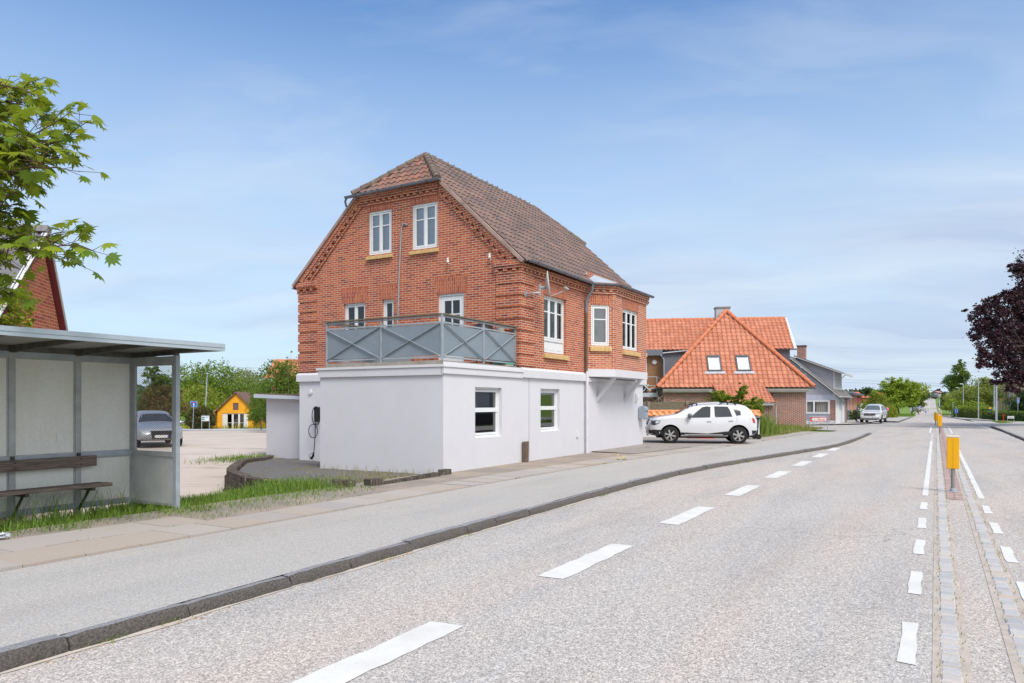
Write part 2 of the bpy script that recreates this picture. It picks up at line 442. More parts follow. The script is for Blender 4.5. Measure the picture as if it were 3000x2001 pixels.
# ------------------------------------------------------------------ shared materials
WPAINT = M('white_window_paint', (236, 238, 240), .35, .03, 3, k=.85)
SILL = M('yellow_sill_brick', (222, 186, 128), .8, .18, 9, .2, 30)
CURTAIN = M('cream_curtain', (225, 215, 205), .9, .06)
SLATS = M('pale_slat_paint', (214, 216, 222), .7, .03)
GALV = M('galvanised_steel', (172, 180, 188), .5, .16, 5, .08, 40, metal=.15)
GALVD = M('dull_galvanised_steel', (176, 179, 180), .6, .2, 4, .1, 30, metal=.1)
ZINC = M('zinc_gutter', (128, 136, 150), .45, .15, 4, metal=.35)
BLACKP = M('black_plastic', (28, 28, 31), .5, .1, k=1)
DARK = M('dark_inside', (20, 20, 22), .9, 0, k=1)
RENDER = M('lavender_grey_render', (226, 225, 230), .8, .025, 1.4, .25, 45, spec=.2)
WHITER = M('white_render', (232, 232, 234), .75, .03, 2, .15, 40)
BARK = M('grey_brown_bark', (112, 98, 84), .9, .25, 8, .4, 30)
WOODW = M('weathered_wood', (128, 114, 102), .85, .25, 6, .3, 35)
GLASS = glass_mat('window_glass', refl=1.0)
GLASSR = glass_mat('reflecting_window_glass', tint=(.6, .63, .66), refl=1.0, base=.22)
GLASSD = glass_mat('car_glass', tint=(.16, .18, .19), refl=1.0, base=.05)
GLASSU = glass_mat('pale_reflecting_glass', tint=(.92, .93, .95), refl=1.0, base=.25)
BRICK = brick_mat('red_brick', (186, 92, 58), (208, 112, 70), (232, 214, 200), dark=(152, 78, 58), whit=.12, mo=.014)
BRICKB = brick_mat('orange_bay_brick', (200, 108, 72), (218, 128, 86), (234, 218, 206), dark=(176, 94, 70), whit=.5, mo=.016)
SOLD = brick_mat('soldier_brick', (186, 94, 62), (206, 110, 70), (216, 196, 184), bw=.24, bh=.0672, dark=(158, 82, 64))

# ------------------------------------------------------------------ camera, light, sky
cd = bpy.data.cameras.new('camera'); cam = bpy.data.objects.new('camera', cd); C.objects.link(cam)
cam.location = (0, 0, EYE); cam.rotation_euler = (R(90), 0, 0); cd.sensor_width = 36; cd.lens = 2150/3000*36
cd.shift_y = 180.5/3000; cd.clip_start = .1; cd.clip_end = 6000
sc = bpy.context.scene; sc.camera = cam
SUN = V((.42, -.91, 0)).normalized()*math.cos(R(52))+V((0, 0, math.sin(R(52))))
ld = bpy.data.lights.new('sun', 'SUN'); ld.energy = 1.5; ld.angle = R(22); ld.color = (1, .955, .90)
lo = bpy.data.objects.new('sun', ld); C.objects.link(lo); lo.rotation_euler = SUN.to_track_quat('Z', 'Y').to_euler(); lo.location = (0, 0, 60)
w = bpy.data.worlds.new('World'); sc.world = w; w.use_nodes = True; nt = w.node_tree
class WT(NT):
    def __init__(s): s.t = nt; s.n = nt.nodes; s.l = nt.links; s._tc = None
t = WT(); bg = t.n['Background']
sky = t.n.new('ShaderNodeTexSky'); sky.sky_type = 'NISHITA'; sky.sun_disc = False; sky.sun_elevation = R(52)
sky.sun_rotation = math.atan2(SUN.x, SUN.y); sky.air_density = 1.0; sky.dust_density = .6; sky.ozone_density = 2.5; sky.altitude = 30
dirn = t.tc('Generated'); sx = t.n.new('ShaderNodeSeparateXYZ'); t.l.new(dirn, sx.inputs[0])
zc = t.math('MAXIMUM', sx.outputs[2], 0.0)
den = t.math('ADD', zc, .16)
cb = t.n.new('ShaderNodeCombineXYZ'); t.l.new(t.math('DIVIDE', sx.outputs[0], den), cb.inputs[0]); t.l.new(t.math('DIVIDE', sx.outputs[1], den), cb.inputs[1])
warp = t.n.new('ShaderNodeTexNoise'); warp.inputs['Scale'].default_value = .9; warp.inputs['Detail'].default_value = 4; t.l.new(cb.outputs[0], warp.inputs['Vector'])
vm = t.n.new('ShaderNodeVectorMath'); vm.operation = 'MULTIPLY_ADD'; t.l.new(warp.outputs['Color'], vm.inputs[0]); vm.inputs[1].default_value = (.9, .9, 0); t.l.new(cb.outputs[0], vm.inputs[2])
mp = t.mapping(vm.outputs[0], scale=(.62, .95, 1), rot=(0, 0, R(24)), loc=(5.3, .4, 0))
n1 = t.noise(.85, mp, 9, .56); n2 = t.noise(2.6, t.mapping(vm.outputs[0], scale=(.35, 1.1, 1), rot=(0, 0, R(-38)), loc=(7, 2, 0)), 6, .55)
# clouds thin towards the zenith, thick and grey low down; more of them to the right
cov = t.math('ADD', t.math('ADD', t.math('MULTIPLY', n1, 1.0), t.math('MULTIPLY', n2, .26)), t.math('MULTIPLY', sx.outputs[0], .17))
cov = t.math('SUBTRACT', cov, t.math('MULTIPLY', zc, .66))
cmask = t.ramp(cov, [(.35, (0, 0, 0, 1)), (.42, (.20, .20, .20, 1)), (.49, (.42, .42, .42, 1)), (.70, (.92, .92, .92, 1))])
hz = t.ramp(zc, [(0, (1, 1, 1, 1)), (.08, (.90, .90, .90, 1)), (.24, (.68, .68, .68, 1)), (.38, (.38, .38, .38, 1)), (.53, (0, 0, 0, 1))])
shade = t.ramp(t.noise(1.5, t.mapping(mp, scale=(.7, 1.4, 1), loc=(2, 5, 0)), 6, .5), [(.36, (.44, .55, .80, 1)), (.60, (.72, .82, .95, 1))])
HAZEC = (.73, .86, .96, 1)
skyc = t.mix(1.0, sky.outputs[0], (.074, .140, .194, 1), 'MULTIPLY')
c = t.mix(cmask, skyc, shade); c = t.mix(t.math('MULTIPLY', hz, .9), c, t.mix(t.math('MULTIPLY', cmask, .6), HAZEC, shade))
# unseen bright sky patch round the sun, added as soft fill from behind the camera
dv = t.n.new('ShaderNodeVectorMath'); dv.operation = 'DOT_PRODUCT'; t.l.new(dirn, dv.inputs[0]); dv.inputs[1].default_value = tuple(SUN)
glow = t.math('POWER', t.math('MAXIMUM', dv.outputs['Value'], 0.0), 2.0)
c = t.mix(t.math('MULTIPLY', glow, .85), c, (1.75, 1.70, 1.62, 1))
SKYK = .46
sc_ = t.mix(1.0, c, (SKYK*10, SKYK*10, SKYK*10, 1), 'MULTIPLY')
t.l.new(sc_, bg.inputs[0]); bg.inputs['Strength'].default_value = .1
sc.view_settings.view_transform = 'Standard'; sc.view_settings.look = 'None'; sc.view_settings.exposure = 1.1; sc.view_settings.gamma = 1
sc.cycles.max_bounces = 8; sc.cycles.transparent_max_bounces = 24; sc.cycles.use_denoising = True
sc.cycles.caustics_reflective = False; sc.cycles.caustics_refractive = False

# ------------------------------------------------------------------ terrain
ZR = [(0, -.1), (52, -.1), (80, -.25), (127, -.55), (202, -1.0), (300, -1.3), (381, -.9), (470, .9), (560, 3.0), (647, 4.8), (716, 5.2), (808, 4.5), (924, 6), (1155, 14.5), (1400, 20)]
def zr(a): return plc(ZR, a)
YD = [(0, -.6), (17, -.58), (24, -.35), (31, -.18), (45, -.3), (60, -.7), (75, -1.0), (120, -1.2)]
def yardw(a, b, X): return ss(11.3, 13.0, b)*ss(-1.5, -4.8, X)
def gz(a, b):
    X = a*.5-b*S60; Y = a*S60+b*.5; z = zr(a)-.03
    wy = yardw(a, b, X); z = z*(1-wy)+pl(YD, Y)*wy
    z += (3.4*ss(170, 430, a)+1.6*ss(430, 900, a))*ss(10, 40, b)*(1-.55*ss(380, 650, a))
    return z
def rE(a): return pl([(84, -3.5), (112, -2.6), (152, -1.1), (200, -.8), (300, -.5), (640, .3)], a)
def lE(a): return pl([(150, 3.1), (200, 4.2), (300, 5.6), (640, 7.7)], a)
def bend(a): return (rE(a)+lE(a))/2+.2 if a > 84 else 0
ROADG = NT('ground_grass'); tt = ROADG; tt.p(.95, 0, .1)
tt.base(tt.mix(tt.noise(.35, detail=8), tt.ramp(tt.noise(6, detail=6), [(.3, col((84, 104, 46))), (.7, col((128, 146, 70)))]), tt.ramp(tt.noise(.06, detail=6), [(.4, col((122, 158, 66))), (.62, col((150, 178, 92)))])))
def frange(a, b, s):
    o = []
    while a < b-1e-6: o.append(a); a += s
    return o
AS = frange(-70, -10, 10)+frange(-10, 100, 2)+frange(100, 240, 8)+frange(240, 1500, 30)+[1500]
BS = frange(-700, -40, 40)+frange(-40, 40, 2)+frange(40, 760, 40)+[760]
mb = MB(); nb = len(BS)
for a in AS:
    for b in BS:
        X = a*.5-b*S60; low = .35 if (8 < b < 62 and -14 < a < 78) else 0
        p = W(a, b, gz(a, b)-low-.02); mb.v.append(tuple(p))
for i in range(len(AS)-1):
    for j in range(nb-1): mb.f.append((i*nb+j, (i+1)*nb+j, (i+1)*nb+j+1, i*nb+j+1)); mb.m.append(0)
mb.build('ground', ROADG.m, smooth=True, ang=180, kind='structure', nouv=True)

# gravel yard beside and behind the house, with its grass bank (one sheet)
YM = NT('yard_gravel'); tt = YM; tt.p(.95, 0, .1)
grav = tt.mix(tt.ramp(tt.noise(.22, detail=6), [(.38, (0, 0, 0, 1)), (.62, (1, 1, 1, 1))]), tt.ramp(tt.noise(38, detail=4), [(.3, col((176, 162, 150))), (.7, col((224, 210, 196)))]), tt.ramp(tt.noise(45, detail=4), [(.3, col((192, 176, 164))), (.7, col((232, 220, 208)))]))
grav = tt.mix(tt.math('MULTIPLY', tt.ramp(tt.noise(.8, tt.mapping(tt.tc(), scale=(.35, 1.6, 1)), 7, .7), [(.56, (0, 0, 0, 1)), (.66, (1, 1, 1, 1))]), .5), grav, col((150, 138, 126)))
earth = tt.ramp(tt.noise(14, detail=6), [(.3, col((96, 110, 52))), (.7, col((150, 150, 84)))])
at = tt.n.new('ShaderNodeAttribute'); at.attribute_name = 'gravel'
fac = tt.ramp(tt.math('ADD', at.outputs['Fac'], tt.math('MULTIPLY', tt.math('SUBTRACT', tt.noise(1.7, detail=6), .5), .55)), [(.44, (0, 0, 0, 1)), (.56, (1, 1, 1, 1))])
tt.base(tt.mix(fac, earth, grav)); tt.bump(tt.noise(60, detail=3), .4, .01)
ya = frange(-12, 78, .75); yb = frange(8.8, 64, .75); mb = MB(); msk = []
for a in ya:
    for b in yb:
        X = a*.5-b*S60; Y = a*S60+b*.5; wy = yardw(a, b, X); z = gz(a, b)+.03
        if b < 11.3: z = gz(a, b)+.03+.035*ss(11.3, 9.6, b)
        mb.v.append(tuple(W(a, b, z)))
        k = ss(.82, .99, wy)
        if Y > 64: k *= ss(70, 66, Y)
        k *= 1-.9*math.exp(-((a-10.3)**2/2.2+(b-13.2)**2/3.0))
        msk.append(k)
nb = len(yb)
for i in range(len(ya)-1):
    for j in range(nb-1): mb.f.append((i*nb+j, (i+1)*nb+j, (i+1)*nb+j+1, i*nb+j+1)); mb.m.append(0)
yo = mb.build('gravel_yard_ground', YM.m, smooth=True, ang=180, kind='structure', nouv=True)
atr = yo.data.attributes.new('gravel', 'FLOAT', 'POINT'); atr.data.foreach_set('value', msk)

def asphalt(name, lo, hi, sp=85, pink=.5, dirt=None, along=True, dark=.25):
    t = NT(name); t.p(.9, 0, .2)
    v = t.mapping(t.tc(), rot=(0, 0, R(-60)))
    f = t.math('ADD', t.math('MULTIPLY', t.noise(sp, v, 2, .7), .75), t.math('MULTIPLY', t.noise(sp*.33, v, 3, .6), .25))
    c1 = t.ramp(f, [(.36, col(lo)), (.50, col(tuple((x+y)/2 for x, y in zip(lo, hi)))), (.62, col(hi))])
    pk = t.noise(.5, t.mapping(v, scale=(.18, 1.5, 1)) if along else v, 6, .62)
    c2 = t.mix(t.math('MULTIPLY', t.ramp(pk, [(.40, (0, 0, 0, 1)), (.66, (1, 1, 1, 1))]), pink), c1, t.mix(1, c1, (1.10, 1.01, .95, 1), 'MULTIPLY'))
    dk = t.ramp(t.noise(.9, t.mapping(v, scale=(.25, 1.1, 1), loc=(9, 3, 1)), 7, .65), [(.34, (1, 1, 1, 1)), (.52, (0, 0, 0, 1))])
    c3 = t.mix(t.math('MULTIPLY', dk, dark), c2, t.mix(1, c2, (.70, .71, .74, 1), 'MULTIPLY'))
    # hairline cracks
    cr = t.n.new('ShaderNodeTexVoronoi'); cr.feature = 'DISTANCE_TO_EDGE'; cr.inputs['Scale'].default_value = .22
    wv = t.n.new('ShaderNodeVectorMath'); wv.operation = 'MULTIPLY_ADD'; nn = t.n.new('ShaderNodeTexNoise'); nn.inputs['Scale'].default_value = 1.6; nn.inputs['Detail'].default_value = 6; t.l.new(v, nn.inputs['Vector'])
    t.l.new(nn.outputs['Color'], wv.inputs[0]); wv.inputs[1].default_value = (1.1, 1.1, 0); t.l.new(v, wv.inputs[2]); t.l.new(wv.outputs[0], cr.inputs['Vector'])
    ck = t.math('MULTIPLY', t.ramp(cr.outputs['Distance'], [(0, (1, 1, 1, 1)), (.0035, (0, 0, 0, 1))]), t.ramp(t.noise(.13, v, 2), [(.52, (0, 0, 0, 1)), (.6, (1, 1, 1, 1))]))
    c4 = t.mix(t.math('MULTIPLY', ck, .6), c3, col((84, 80, 76)))
    t.base(c4); t.bump(f, .5, .006); return t.m
ASPH = asphalt('worn_road_asphalt', (138, 134, 131), (238, 232, 225), 84, .9, dark=.42)
ASPHP = asphalt('pale_pavement_asphalt', (152, 149, 146), (216, 213, 207), 130, .5, dark=.3)
ASPHD = asphalt('old_driveway_asphalt', (128, 122, 118), (194, 186, 178), 80, .5, dark=.3)
ROADK = [(-30, 5.2), (2.4, 5.2), (8, 5.34), (13, 5.45), (16.5, 5.36), (18.4, 5.25), (21.3, 4.9), (26, 4.15), (31, 3.38), (35, 3.2), (45, 3.1)]
def bk(a): return plc(ROADK, a, .35) if a < 45 else 3.1
def sb(a): return plc([(-30, 7.8), (15, 7.8), (20, 7.6), (28.7, 6.62), (36, 6.2), (50, 5.3)], a, .35)
RA = frange(-26, 60, 1)+frange(60, 140, 4)+frange(140, 1300, 15)
mb = MB()
cols_ = [0, .12, .3, .5, .7, .88, 1]
for a in RA:
    l = bk(a) if a < 100 else lE(a); r = rE(a)
    for f in cols_: mb.v.append(tuple(W(a, r+(l-r)*f, zr(a))))
nc = len(cols_)
for i in range(len(RA)-1):
    for j in range(nc-1): mb.f.append((i*nc+j, (i+1)*nc+j, (i+1)*nc+j+1, i*nc+j+1)); mb.m.append(0)
mb.build('road', ASPH, smooth=True, ang=180, kind='structure', nouv=True)
def sheet(name, pts, mat, dz=.0, zf=None, thick=0):
    """flat-ish polygon in road coordinates, draped at zf(a)+dz"""
    mb = MB(); zf = zf or zr
    P = [W(a, b, zf(a)+dz) for a, b in pts]; tr = tessellate_polygon([P]); mb.add(P, [tuple(x) for x in tr])
    return mb.build(name, mat, kind='structure', nouv=True)
def strip(name, As, e0, e1, zf, mat, n=3):
    mb = MB()
    for a in As:
        b0, b1 = e0(a), e1(a)
        for k in range(n+1): mb.v.append(tuple(W(a, b0+(b1-b0)*k/n, zf(a, b0+(b1-b0)*k/n))))
    for i in range(len(As)-1):
        for j in range(n): mb.f.append((i*(n+1)+j, (i+1)*(n+1)+j, (i+1)*(n+1)+j+1, i*(n+1)+j+1)); mb.m.append(0)
    return mb.build(name, mat, smooth=True, ang=180, kind='structure', nouv=True)
PA = frange(-26, 51.01, 1)
strip('pavement', PA, lambda a: bk(a)+.10, lambda a: sb(a)-.0, lambda a, b: -.10*ss(44, 48, a)+.004, ASPHP)
# side street on the left, between the orange house and the grey house
sheet('side_street', [(45.5, 3.0), (61.5, 3.0), (80, 3.0), (80, 5.3), (70, 5.0), (66, 6.3), (62.0, 8.7), (60.6, 12), (60.4, 40), (51, 40), (51, 9), (50, 5.2)], ASPHP, .008)
sheet('side_street_mouth', [(64, -3.4), (64, -7.5), (70, -12), (70, -45), (92, -45), (90, -14), (96, -6), (106, -3.8), (108, -3.4)], ASPHP, .008)
# granite kerb, one stone after the other
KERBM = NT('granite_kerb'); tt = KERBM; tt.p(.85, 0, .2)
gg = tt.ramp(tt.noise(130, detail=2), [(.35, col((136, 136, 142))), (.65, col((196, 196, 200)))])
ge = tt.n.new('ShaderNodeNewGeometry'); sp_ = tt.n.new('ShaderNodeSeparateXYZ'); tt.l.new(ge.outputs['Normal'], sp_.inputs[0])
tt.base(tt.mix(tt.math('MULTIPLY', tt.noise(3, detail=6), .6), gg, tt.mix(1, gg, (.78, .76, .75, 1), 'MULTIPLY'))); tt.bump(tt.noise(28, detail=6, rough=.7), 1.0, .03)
def kerb(a0, a1, f, ztop, mb, face=1, wd=.15, hh=.14):
    rr = random.Random(int(a0*10)+3); a = a0
    while a < a1:
        L = rr.uniform(.75, 1.25); e = min(a1, a+L); n = 7; rows = []; dz = rr.uniform(-.012, .010); db = rr.uniform(-.012, .012)
        for k in range(n+1):
            aa = a+.008+(e-a-.016)*k/n; b = f(aa)+db; z = ztop(aa)+dz; j = lambda s: rr.uniform(-s, s)
            end = .010 if k in (0, n) else 0
            rows.append([W(aa, b+face*wd, z-.2), W(aa, b+face*wd, z-end*.6), W(aa, b+face*(.03+end), z+.004-end+j(.004)), W(aa, b+face*(.006+end)+j(.006), z-.016+j(.010)), W(aa, b-face*.010+j(.012), z-.05+j(.012)), W(aa, b-face*.018+j(.012), z-.10+j(.008)), W(aa, b-face*.01, z-hh)])
        m = len(rows[0]); vs = [p for r_ in rows for p in r_]
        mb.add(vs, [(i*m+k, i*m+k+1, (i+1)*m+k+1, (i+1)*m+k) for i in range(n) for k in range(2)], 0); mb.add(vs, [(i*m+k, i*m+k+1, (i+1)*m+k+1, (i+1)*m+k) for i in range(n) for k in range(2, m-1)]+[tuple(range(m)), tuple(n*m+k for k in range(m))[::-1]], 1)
        a = e
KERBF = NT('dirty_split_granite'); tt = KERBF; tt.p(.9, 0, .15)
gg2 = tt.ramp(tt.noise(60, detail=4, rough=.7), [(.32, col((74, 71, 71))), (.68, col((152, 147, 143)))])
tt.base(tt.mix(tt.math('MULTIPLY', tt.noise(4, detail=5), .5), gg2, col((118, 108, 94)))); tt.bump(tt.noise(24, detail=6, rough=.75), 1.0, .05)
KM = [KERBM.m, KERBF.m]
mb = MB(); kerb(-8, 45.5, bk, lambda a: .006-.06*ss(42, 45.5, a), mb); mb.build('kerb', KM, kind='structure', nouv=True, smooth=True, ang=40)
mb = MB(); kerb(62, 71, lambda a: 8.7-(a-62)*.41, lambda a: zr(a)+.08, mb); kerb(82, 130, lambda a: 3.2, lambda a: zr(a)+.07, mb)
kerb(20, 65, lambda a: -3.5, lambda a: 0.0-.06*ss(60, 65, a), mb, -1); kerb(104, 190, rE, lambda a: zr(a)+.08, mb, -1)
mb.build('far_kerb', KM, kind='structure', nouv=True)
# narrow dirt and sett gutter line between asphalt path and slabs
DIRT = NT('dirt_strip'); tt = DIRT; tt.p(.95, 0, .1)
tt.base(tt.mix(tt.ramp(tt.noise(1.1, detail=6), [(.4, (0, 0, 0, 1)), (.6, (1, 1, 1, 1))]), tt.ramp(tt.noise(50, detail=4), [(.3, col((120, 112, 104))), (.7, col((180, 172, 164)))]), tt.ramp(tt.noise(60, detail=4), [(.3, col((150, 134, 120))), (.7, col((196, 182, 168)))]))); tt.bump(tt.noise(70, detail=3), .6, .01)
strip('dirt_ground', frange(-26, 36.01, 1), lambda a: sb(a)-.02, lambda a: 10.2 if a < 27.5 else 9.0, lambda a, b: .002, DIRT.m)
strip('driveway', frange(26.5, 37.01, .5), lambda a: sb(a)+.7, lambda a: 17.5, lambda a, b: .010+.02*ss(7.5, 8.6, b), ASPHD)
strip('forecourt_path', frange(22.4, 28.1, .7), lambda a: sb(a)+1.0, lambda a: 9.9, lambda a, b: .012+.02*ss(8.6, 9.3, b), ASPHD)
SLAB = NT('concrete_slab'); tt = SLAB; tt.p(.9, 0, .15)
ge = tt.n.new('ShaderNodeNewGeometry')
tt.base(tt.mix(tt.math('MULTIPLY', tt.noise(1.3, detail=6), .55), tt.ramp(ge.outputs['Random Per Island'], [(0, col((178, 172, 168))), (.5, col((192, 184, 176))), (1, col((186, 172, 158)))]), tt.ramp(tt.noise(70, detail=3), [(.3, col((140, 130, 122))), (.7, col((206, 196, 186)))]))); tt.bump(tt.noise(80, detail=3), .25, .006)
mb = MB()
def slab_row(a0, a1, f0, wd, L=.625, seed=1):
    rr = random.Random(seed); a = a0
    while a < a1:
        g_ = .006; z = .008+rr.uniform(-.006, .007); tilt = rr.uniform(-.008, .008)
        q = [(a+g_, f0(a)+g_), (a+L-g_, f0(a+L)+g_), (a+L-g_, f0(a+L)+wd-g_), (a+g_, f0(a)+wd-g_)]
        zz = [z+.012, z+.012+tilt, z+.012+tilt, z+.012]
        mb.hexa([W(x, y, z-.05) for x, y in q]+[W(x, y, k) for (x, y), k in zip(q, zz)]); a += L
slab_row(-8.0, 44, lambda a: sb(a)+.03, .80, seed=2)
slab_row(-7.7, 6.4, lambda a: sb(a)+.84, .80, seed=5)
mb.build('pavement_slabs', SLAB.m, kind='structure', nouv=True)

# ------------------------------------------------------------------ road markings
PAINT = NT('road_paint'); tt = PAINT; tt.p(.7, 0, .3)
sp_ = tt.ramp(tt.noise(60, detail=4, rough=.7), [(.27, (0, 0, 0, 1)), (.36, (1, 1, 1, 1))])
tt.base(tt.mix(sp_, col((150, 146, 142)), tt.ramp(tt.noise(3, detail=6), [(.3, col((222, 220, 214))), (.7, col((240, 239, 235)))]))); tt.bump(tt.noise(90, detail=2), .2, .004)
def mark(mb, a0, a1, b, wd, sl=0.0, rag=.008, z=.006):
    n = max(2, int((a1-a0)/.15)); n = min(n, 60); rr = random.Random(int(a0*100)); vs = []
    for k in range(n+1):
        f = k/n; a = a0+(a1-a0)*f
        for sgn in (-1, 1):
            vs.append(W(a+(rr.uniform(-.02, .02) if k in (0, n) else 0)+sgn*sl*.5, b+bend(a)+sgn*wd/2+rr.uniform(-rag, rag), zr(a)+z))
    mb.add(vs, [(2*k, 2*k+2, 2*k+3, 2*k+1) for k in range(n)])
mb = MB()
for k in range(8): mark(mb, 2.75+3.72*k, 4.72+3.72*k, 3.3, .29, sl=-.0, rag=.014)
mb.build('bus_bay_road_marking', PAINT.m, kind='structure', nouv=True)
mb = MB()
for k in range(6): mark(mb, 3.5+2.03*k, 4.52+2.03*k, .17, .105); mark(mb, 3.5+2.03*k, 4.52+2.03*k, -.72, .105)
for b in (.17, -.72):
    mark(mb, 15.7, 24, b, .10); mark(mb, 24.03, 39, b, .10)
    for k in range(7): mark(mb, 40+1.2*k, 40.6+1.2*k, b, .10)
    mark(mb, 49, 66, b+(.12 if b > 0 else -.1), .10)
    for k in range(9): mark(mb, 68+2.4*k, 69.2+2.4*k, b, .10)
mark(mb, 56, 84, -3.15, .10); mark(mb, 84, 104, -3.1, .1); mark(mb, 64, 78, 3.0, .1)
for k in range(26): mark(mb, 190+18*k, 199+18*k, -.4, .14)
mb.build('lane_line_road_marking', PAINT.m, kind='structure', nouv=True)

# ------------------------------------------------------------------ median: two rows of granite setts, brick between them further out
SETT = NT('granite_setts'); tt = SETT; tt.p(.85, 0, .2); ge = tt.n.new('ShaderNodeNewGeometry')
tt.base(tt.mix(tt.math('MULTIPLY', tt.noise(60, detail=3), .5), tt.ramp(ge.outputs['Random Per Island'], [(0, col((184, 184, 186))), (.5, col((206, 205, 204))), (.85, col((212, 206, 200))), (1, col((210, 190, 172)))]), col((172, 170, 170)))); tt.bump(tt.noise(35, detail=5), .6, .012)
mb = MB(); rr = random.Random(9)
for b0, wd in ((-.15, .125), (-.60, .125)):
    a = 3.2
    while a < 78:
        L = rr.uniform(.08, .2)*(1 if a < 30 else 2); x = a+.008; y0 = b0+rr.uniform(-.008, .008); y1 = b0+wd+rr.uniform(-.008, .008); z = zr(a)+.010+rr.uniform(-.005, .005); e = a+L-.008; c_ = .014
        mb.hexa([W(x, y0, z-.06), W(e, y0, z-.06), W(e, y1, z-.06), W(x, y1, z-.06), W(x, y0, z-.012), W(e, y0, z-.012), W(e, y1, z-.012), W(x, y1, z-.012)])
        o = len(mb.v)-4; mb.v += [tuple(W(x+c_, y0+c_, z+rr.uniform(-.004, .004))), tuple(W(e-c_, y0+c_, z)), tuple(W(e-c_, y1-c_, z+rr.uniform(-.004, .004))), tuple(W(x+c_, y1-c_, z))]
        for f in ((o, o+1, o+5, o+4), (o+1, o+2, o+6, o+5), (o+2, o+3, o+7, o+6), (o+3, o, o+4, o+7), (o+4, o+5, o+6, o+7)): mb.f.append(f); mb.m.append(0)
        a += L
mb.build('median_setts_road_edge', SETT.m, kind='structure', nouv=True)
SAND = M('sandy_joint', (196, 184, 172), .95, .2, 5, .3, 60)
mb = MB()
for b0, b1 in ((-.20, .02), (-.65, -.43)):
    for a in range(3, 78): mb.add([W(a, b0, zr(a)+.004), W(a+1, b0, zr(a+1)+.004), W(a+1, b1, zr(a+1)+.004), W(a, b1, zr(a)+.004)], [(0, 1, 2, 3)])
mb.build('median_joint_ground', SAND, kind='structure', nouv=True)
MEDB = M('median_brick', (186, 160, 152), .9, .22, 3.5, .4, 30); mb = MB(); a = 15.3
while a < 60:
    for k in range(2):
        y = -.17-.13*k; z = zr(a)+.014+rr.uniform(-.004, .004); mb.box(0, 0, 0, 0, 0, 0) if False else mb.hexa([W(a+.006, y-.122, z-.04), W(a+.23, y-.122, z-.04), W(a+.23, y-.006, z-.04), W(a+.006, y-.006, z-.04), W(a+.006, y-.122, z), W(a+.23, y-.122, z), W(a+.23, y-.006, z), W(a+.006, y-.006, z)])
    a += .236
mb.build('median_brick_paving', MEDB, kind='structure', nouv=True)
# ================================================================== the red brick house
H0 = W(17.58, 9.89); HR = R(60)
house = thing('brick_house', 'large red brick house with grey rendered ground floor, balcony and brown half-hipped roof', 'house', H0, HR)
GP = lambda u, z, d: (0+d, -u, z)              # gable plane x=0 (u = -s)
FP = lambda u, z, d: (u, 0+d, z)               # facade plane y=0
LEN, WID, ZB, ZE, ZH = 9.75, 8.41, 2.60, 5.56, 8.12
GAB = [(-WID, ZB), (0, ZB), (0, ZE), (-2.62, ZH), (-5.79, ZH), (-WID, ZE)]
gw = {'ul': (-5.41, -4.51, 6.23, 7.57), 'ur': (-3.71, -2.79, 6.22, 7.565), 'ls': (-6.45, -5.56, 3.55, 4.79), 'na': (-4.88, -4.43, 3.55, 4.815), 'dr': (-2.77, -1.85, 2.66, 4.82)}
fw_ = (1.42, 2.90, 3.12, 4.81)
mb = MB(); wall(mb, GAB, list(gw.values()), GP, .16)
wall(mb, [(0, ZB), (4.43, ZB), (4.43, ZE), (0, ZE)], [fw_], FP, .16)
wall(mb, [(8.88, ZB), (LEN, ZB), (LEN, ZE), (8.88, ZE)], [], FP, .16)
mb.face([(LEN, 0, 0), (LEN, WID, 0), (LEN, WID, ZE), (LEN, WID-2.6, ZH), (LEN, 2.62, ZH), (LEN, 0, ZE)])
mb.face([(0, WID, 0), (LEN, WID, 0), (LEN, WID, ZE), (0, WID, ZE)])
mb.face([(4.43, 0, ZE-.3), (8.88, 0, ZE-.3), (8.88, 0, ZE+.4), (4.43, 0, ZE+.4)])
# corner piers with rusticated bands
zb = ZB
def pier(x0, x1, y0, y1, n=8):
    z = ZB
    hh = (5.22-ZB)/n
    for k in range(n):
        mb.box(x0, y0, z+.07, x1, y1, z+hh)
        z += hh
pier(-.035, .78, -.035, .76); pier(-.035, .5, WID-.80, WID+.035)
def cornice(p, q, up, out, n=None, proj=1.0, flip=False):
    """brick cornice along p->q: shelf, dentils, stepped top bands"""
    p, q, up, out = V(p), V(q), V(up).normalized(), V(out).normalized(); d = q-p; L = d.length; d.normalize()
    def bx(a0, a1, u0, u1, o1):
        e = [p+d*a+up*u+out*o for a in (a0, a1) for u in (u0, u1) for o in (-.02, o1)]
        mb.add(e, [(0, 1, 3, 2), (4, 6, 7, 5), (0, 4, 5, 1), (2, 3, 7, 6), (0, 2, 6, 4), (1, 5, 7, 3)])
    bx(0, L, -.34, -.275, .05)
    m = int(L/.235); st = L/m
    for k in range(m): bx(st*k+.02, st*k+.135, -.270, -.205, .085)
    bx(0, L, -.2, -.135, .09); bx(0, L, -.13, .02, .12)
cornice((-.06, -.0, ZE), (4.5, 0, ZE), (0, 0, 1), (0, -1, 0))
cornice((0, .80, ZE), (0, -.06, ZE), (0, 0, 1), (-1, 0, 0))
cornice((0, WID+.06, ZE+.02), (0, WID-.82, ZE+.02), (0, 0, 1), (-1, 0, 0))
sl = V((0, 2.62, ZH-ZE)).normalized(); un = V((0, -sl.z, sl.y))
cornice(V((0, .12, ZE+.10)), V((0, 2.62, ZH)), un, (-1, 0, 0))
cornice(V((0, 5.79, ZH)), V((0, WID-.12, ZE+.10)), V((0, sl.z, sl.y)), (-1, 0, 0))
cornice(V((0, 2.55, ZH)), V((0, 5.86, ZH)), (0, 0, 1), (-1, 0, 0))
mb.build('brick_wall', BRICK, house)
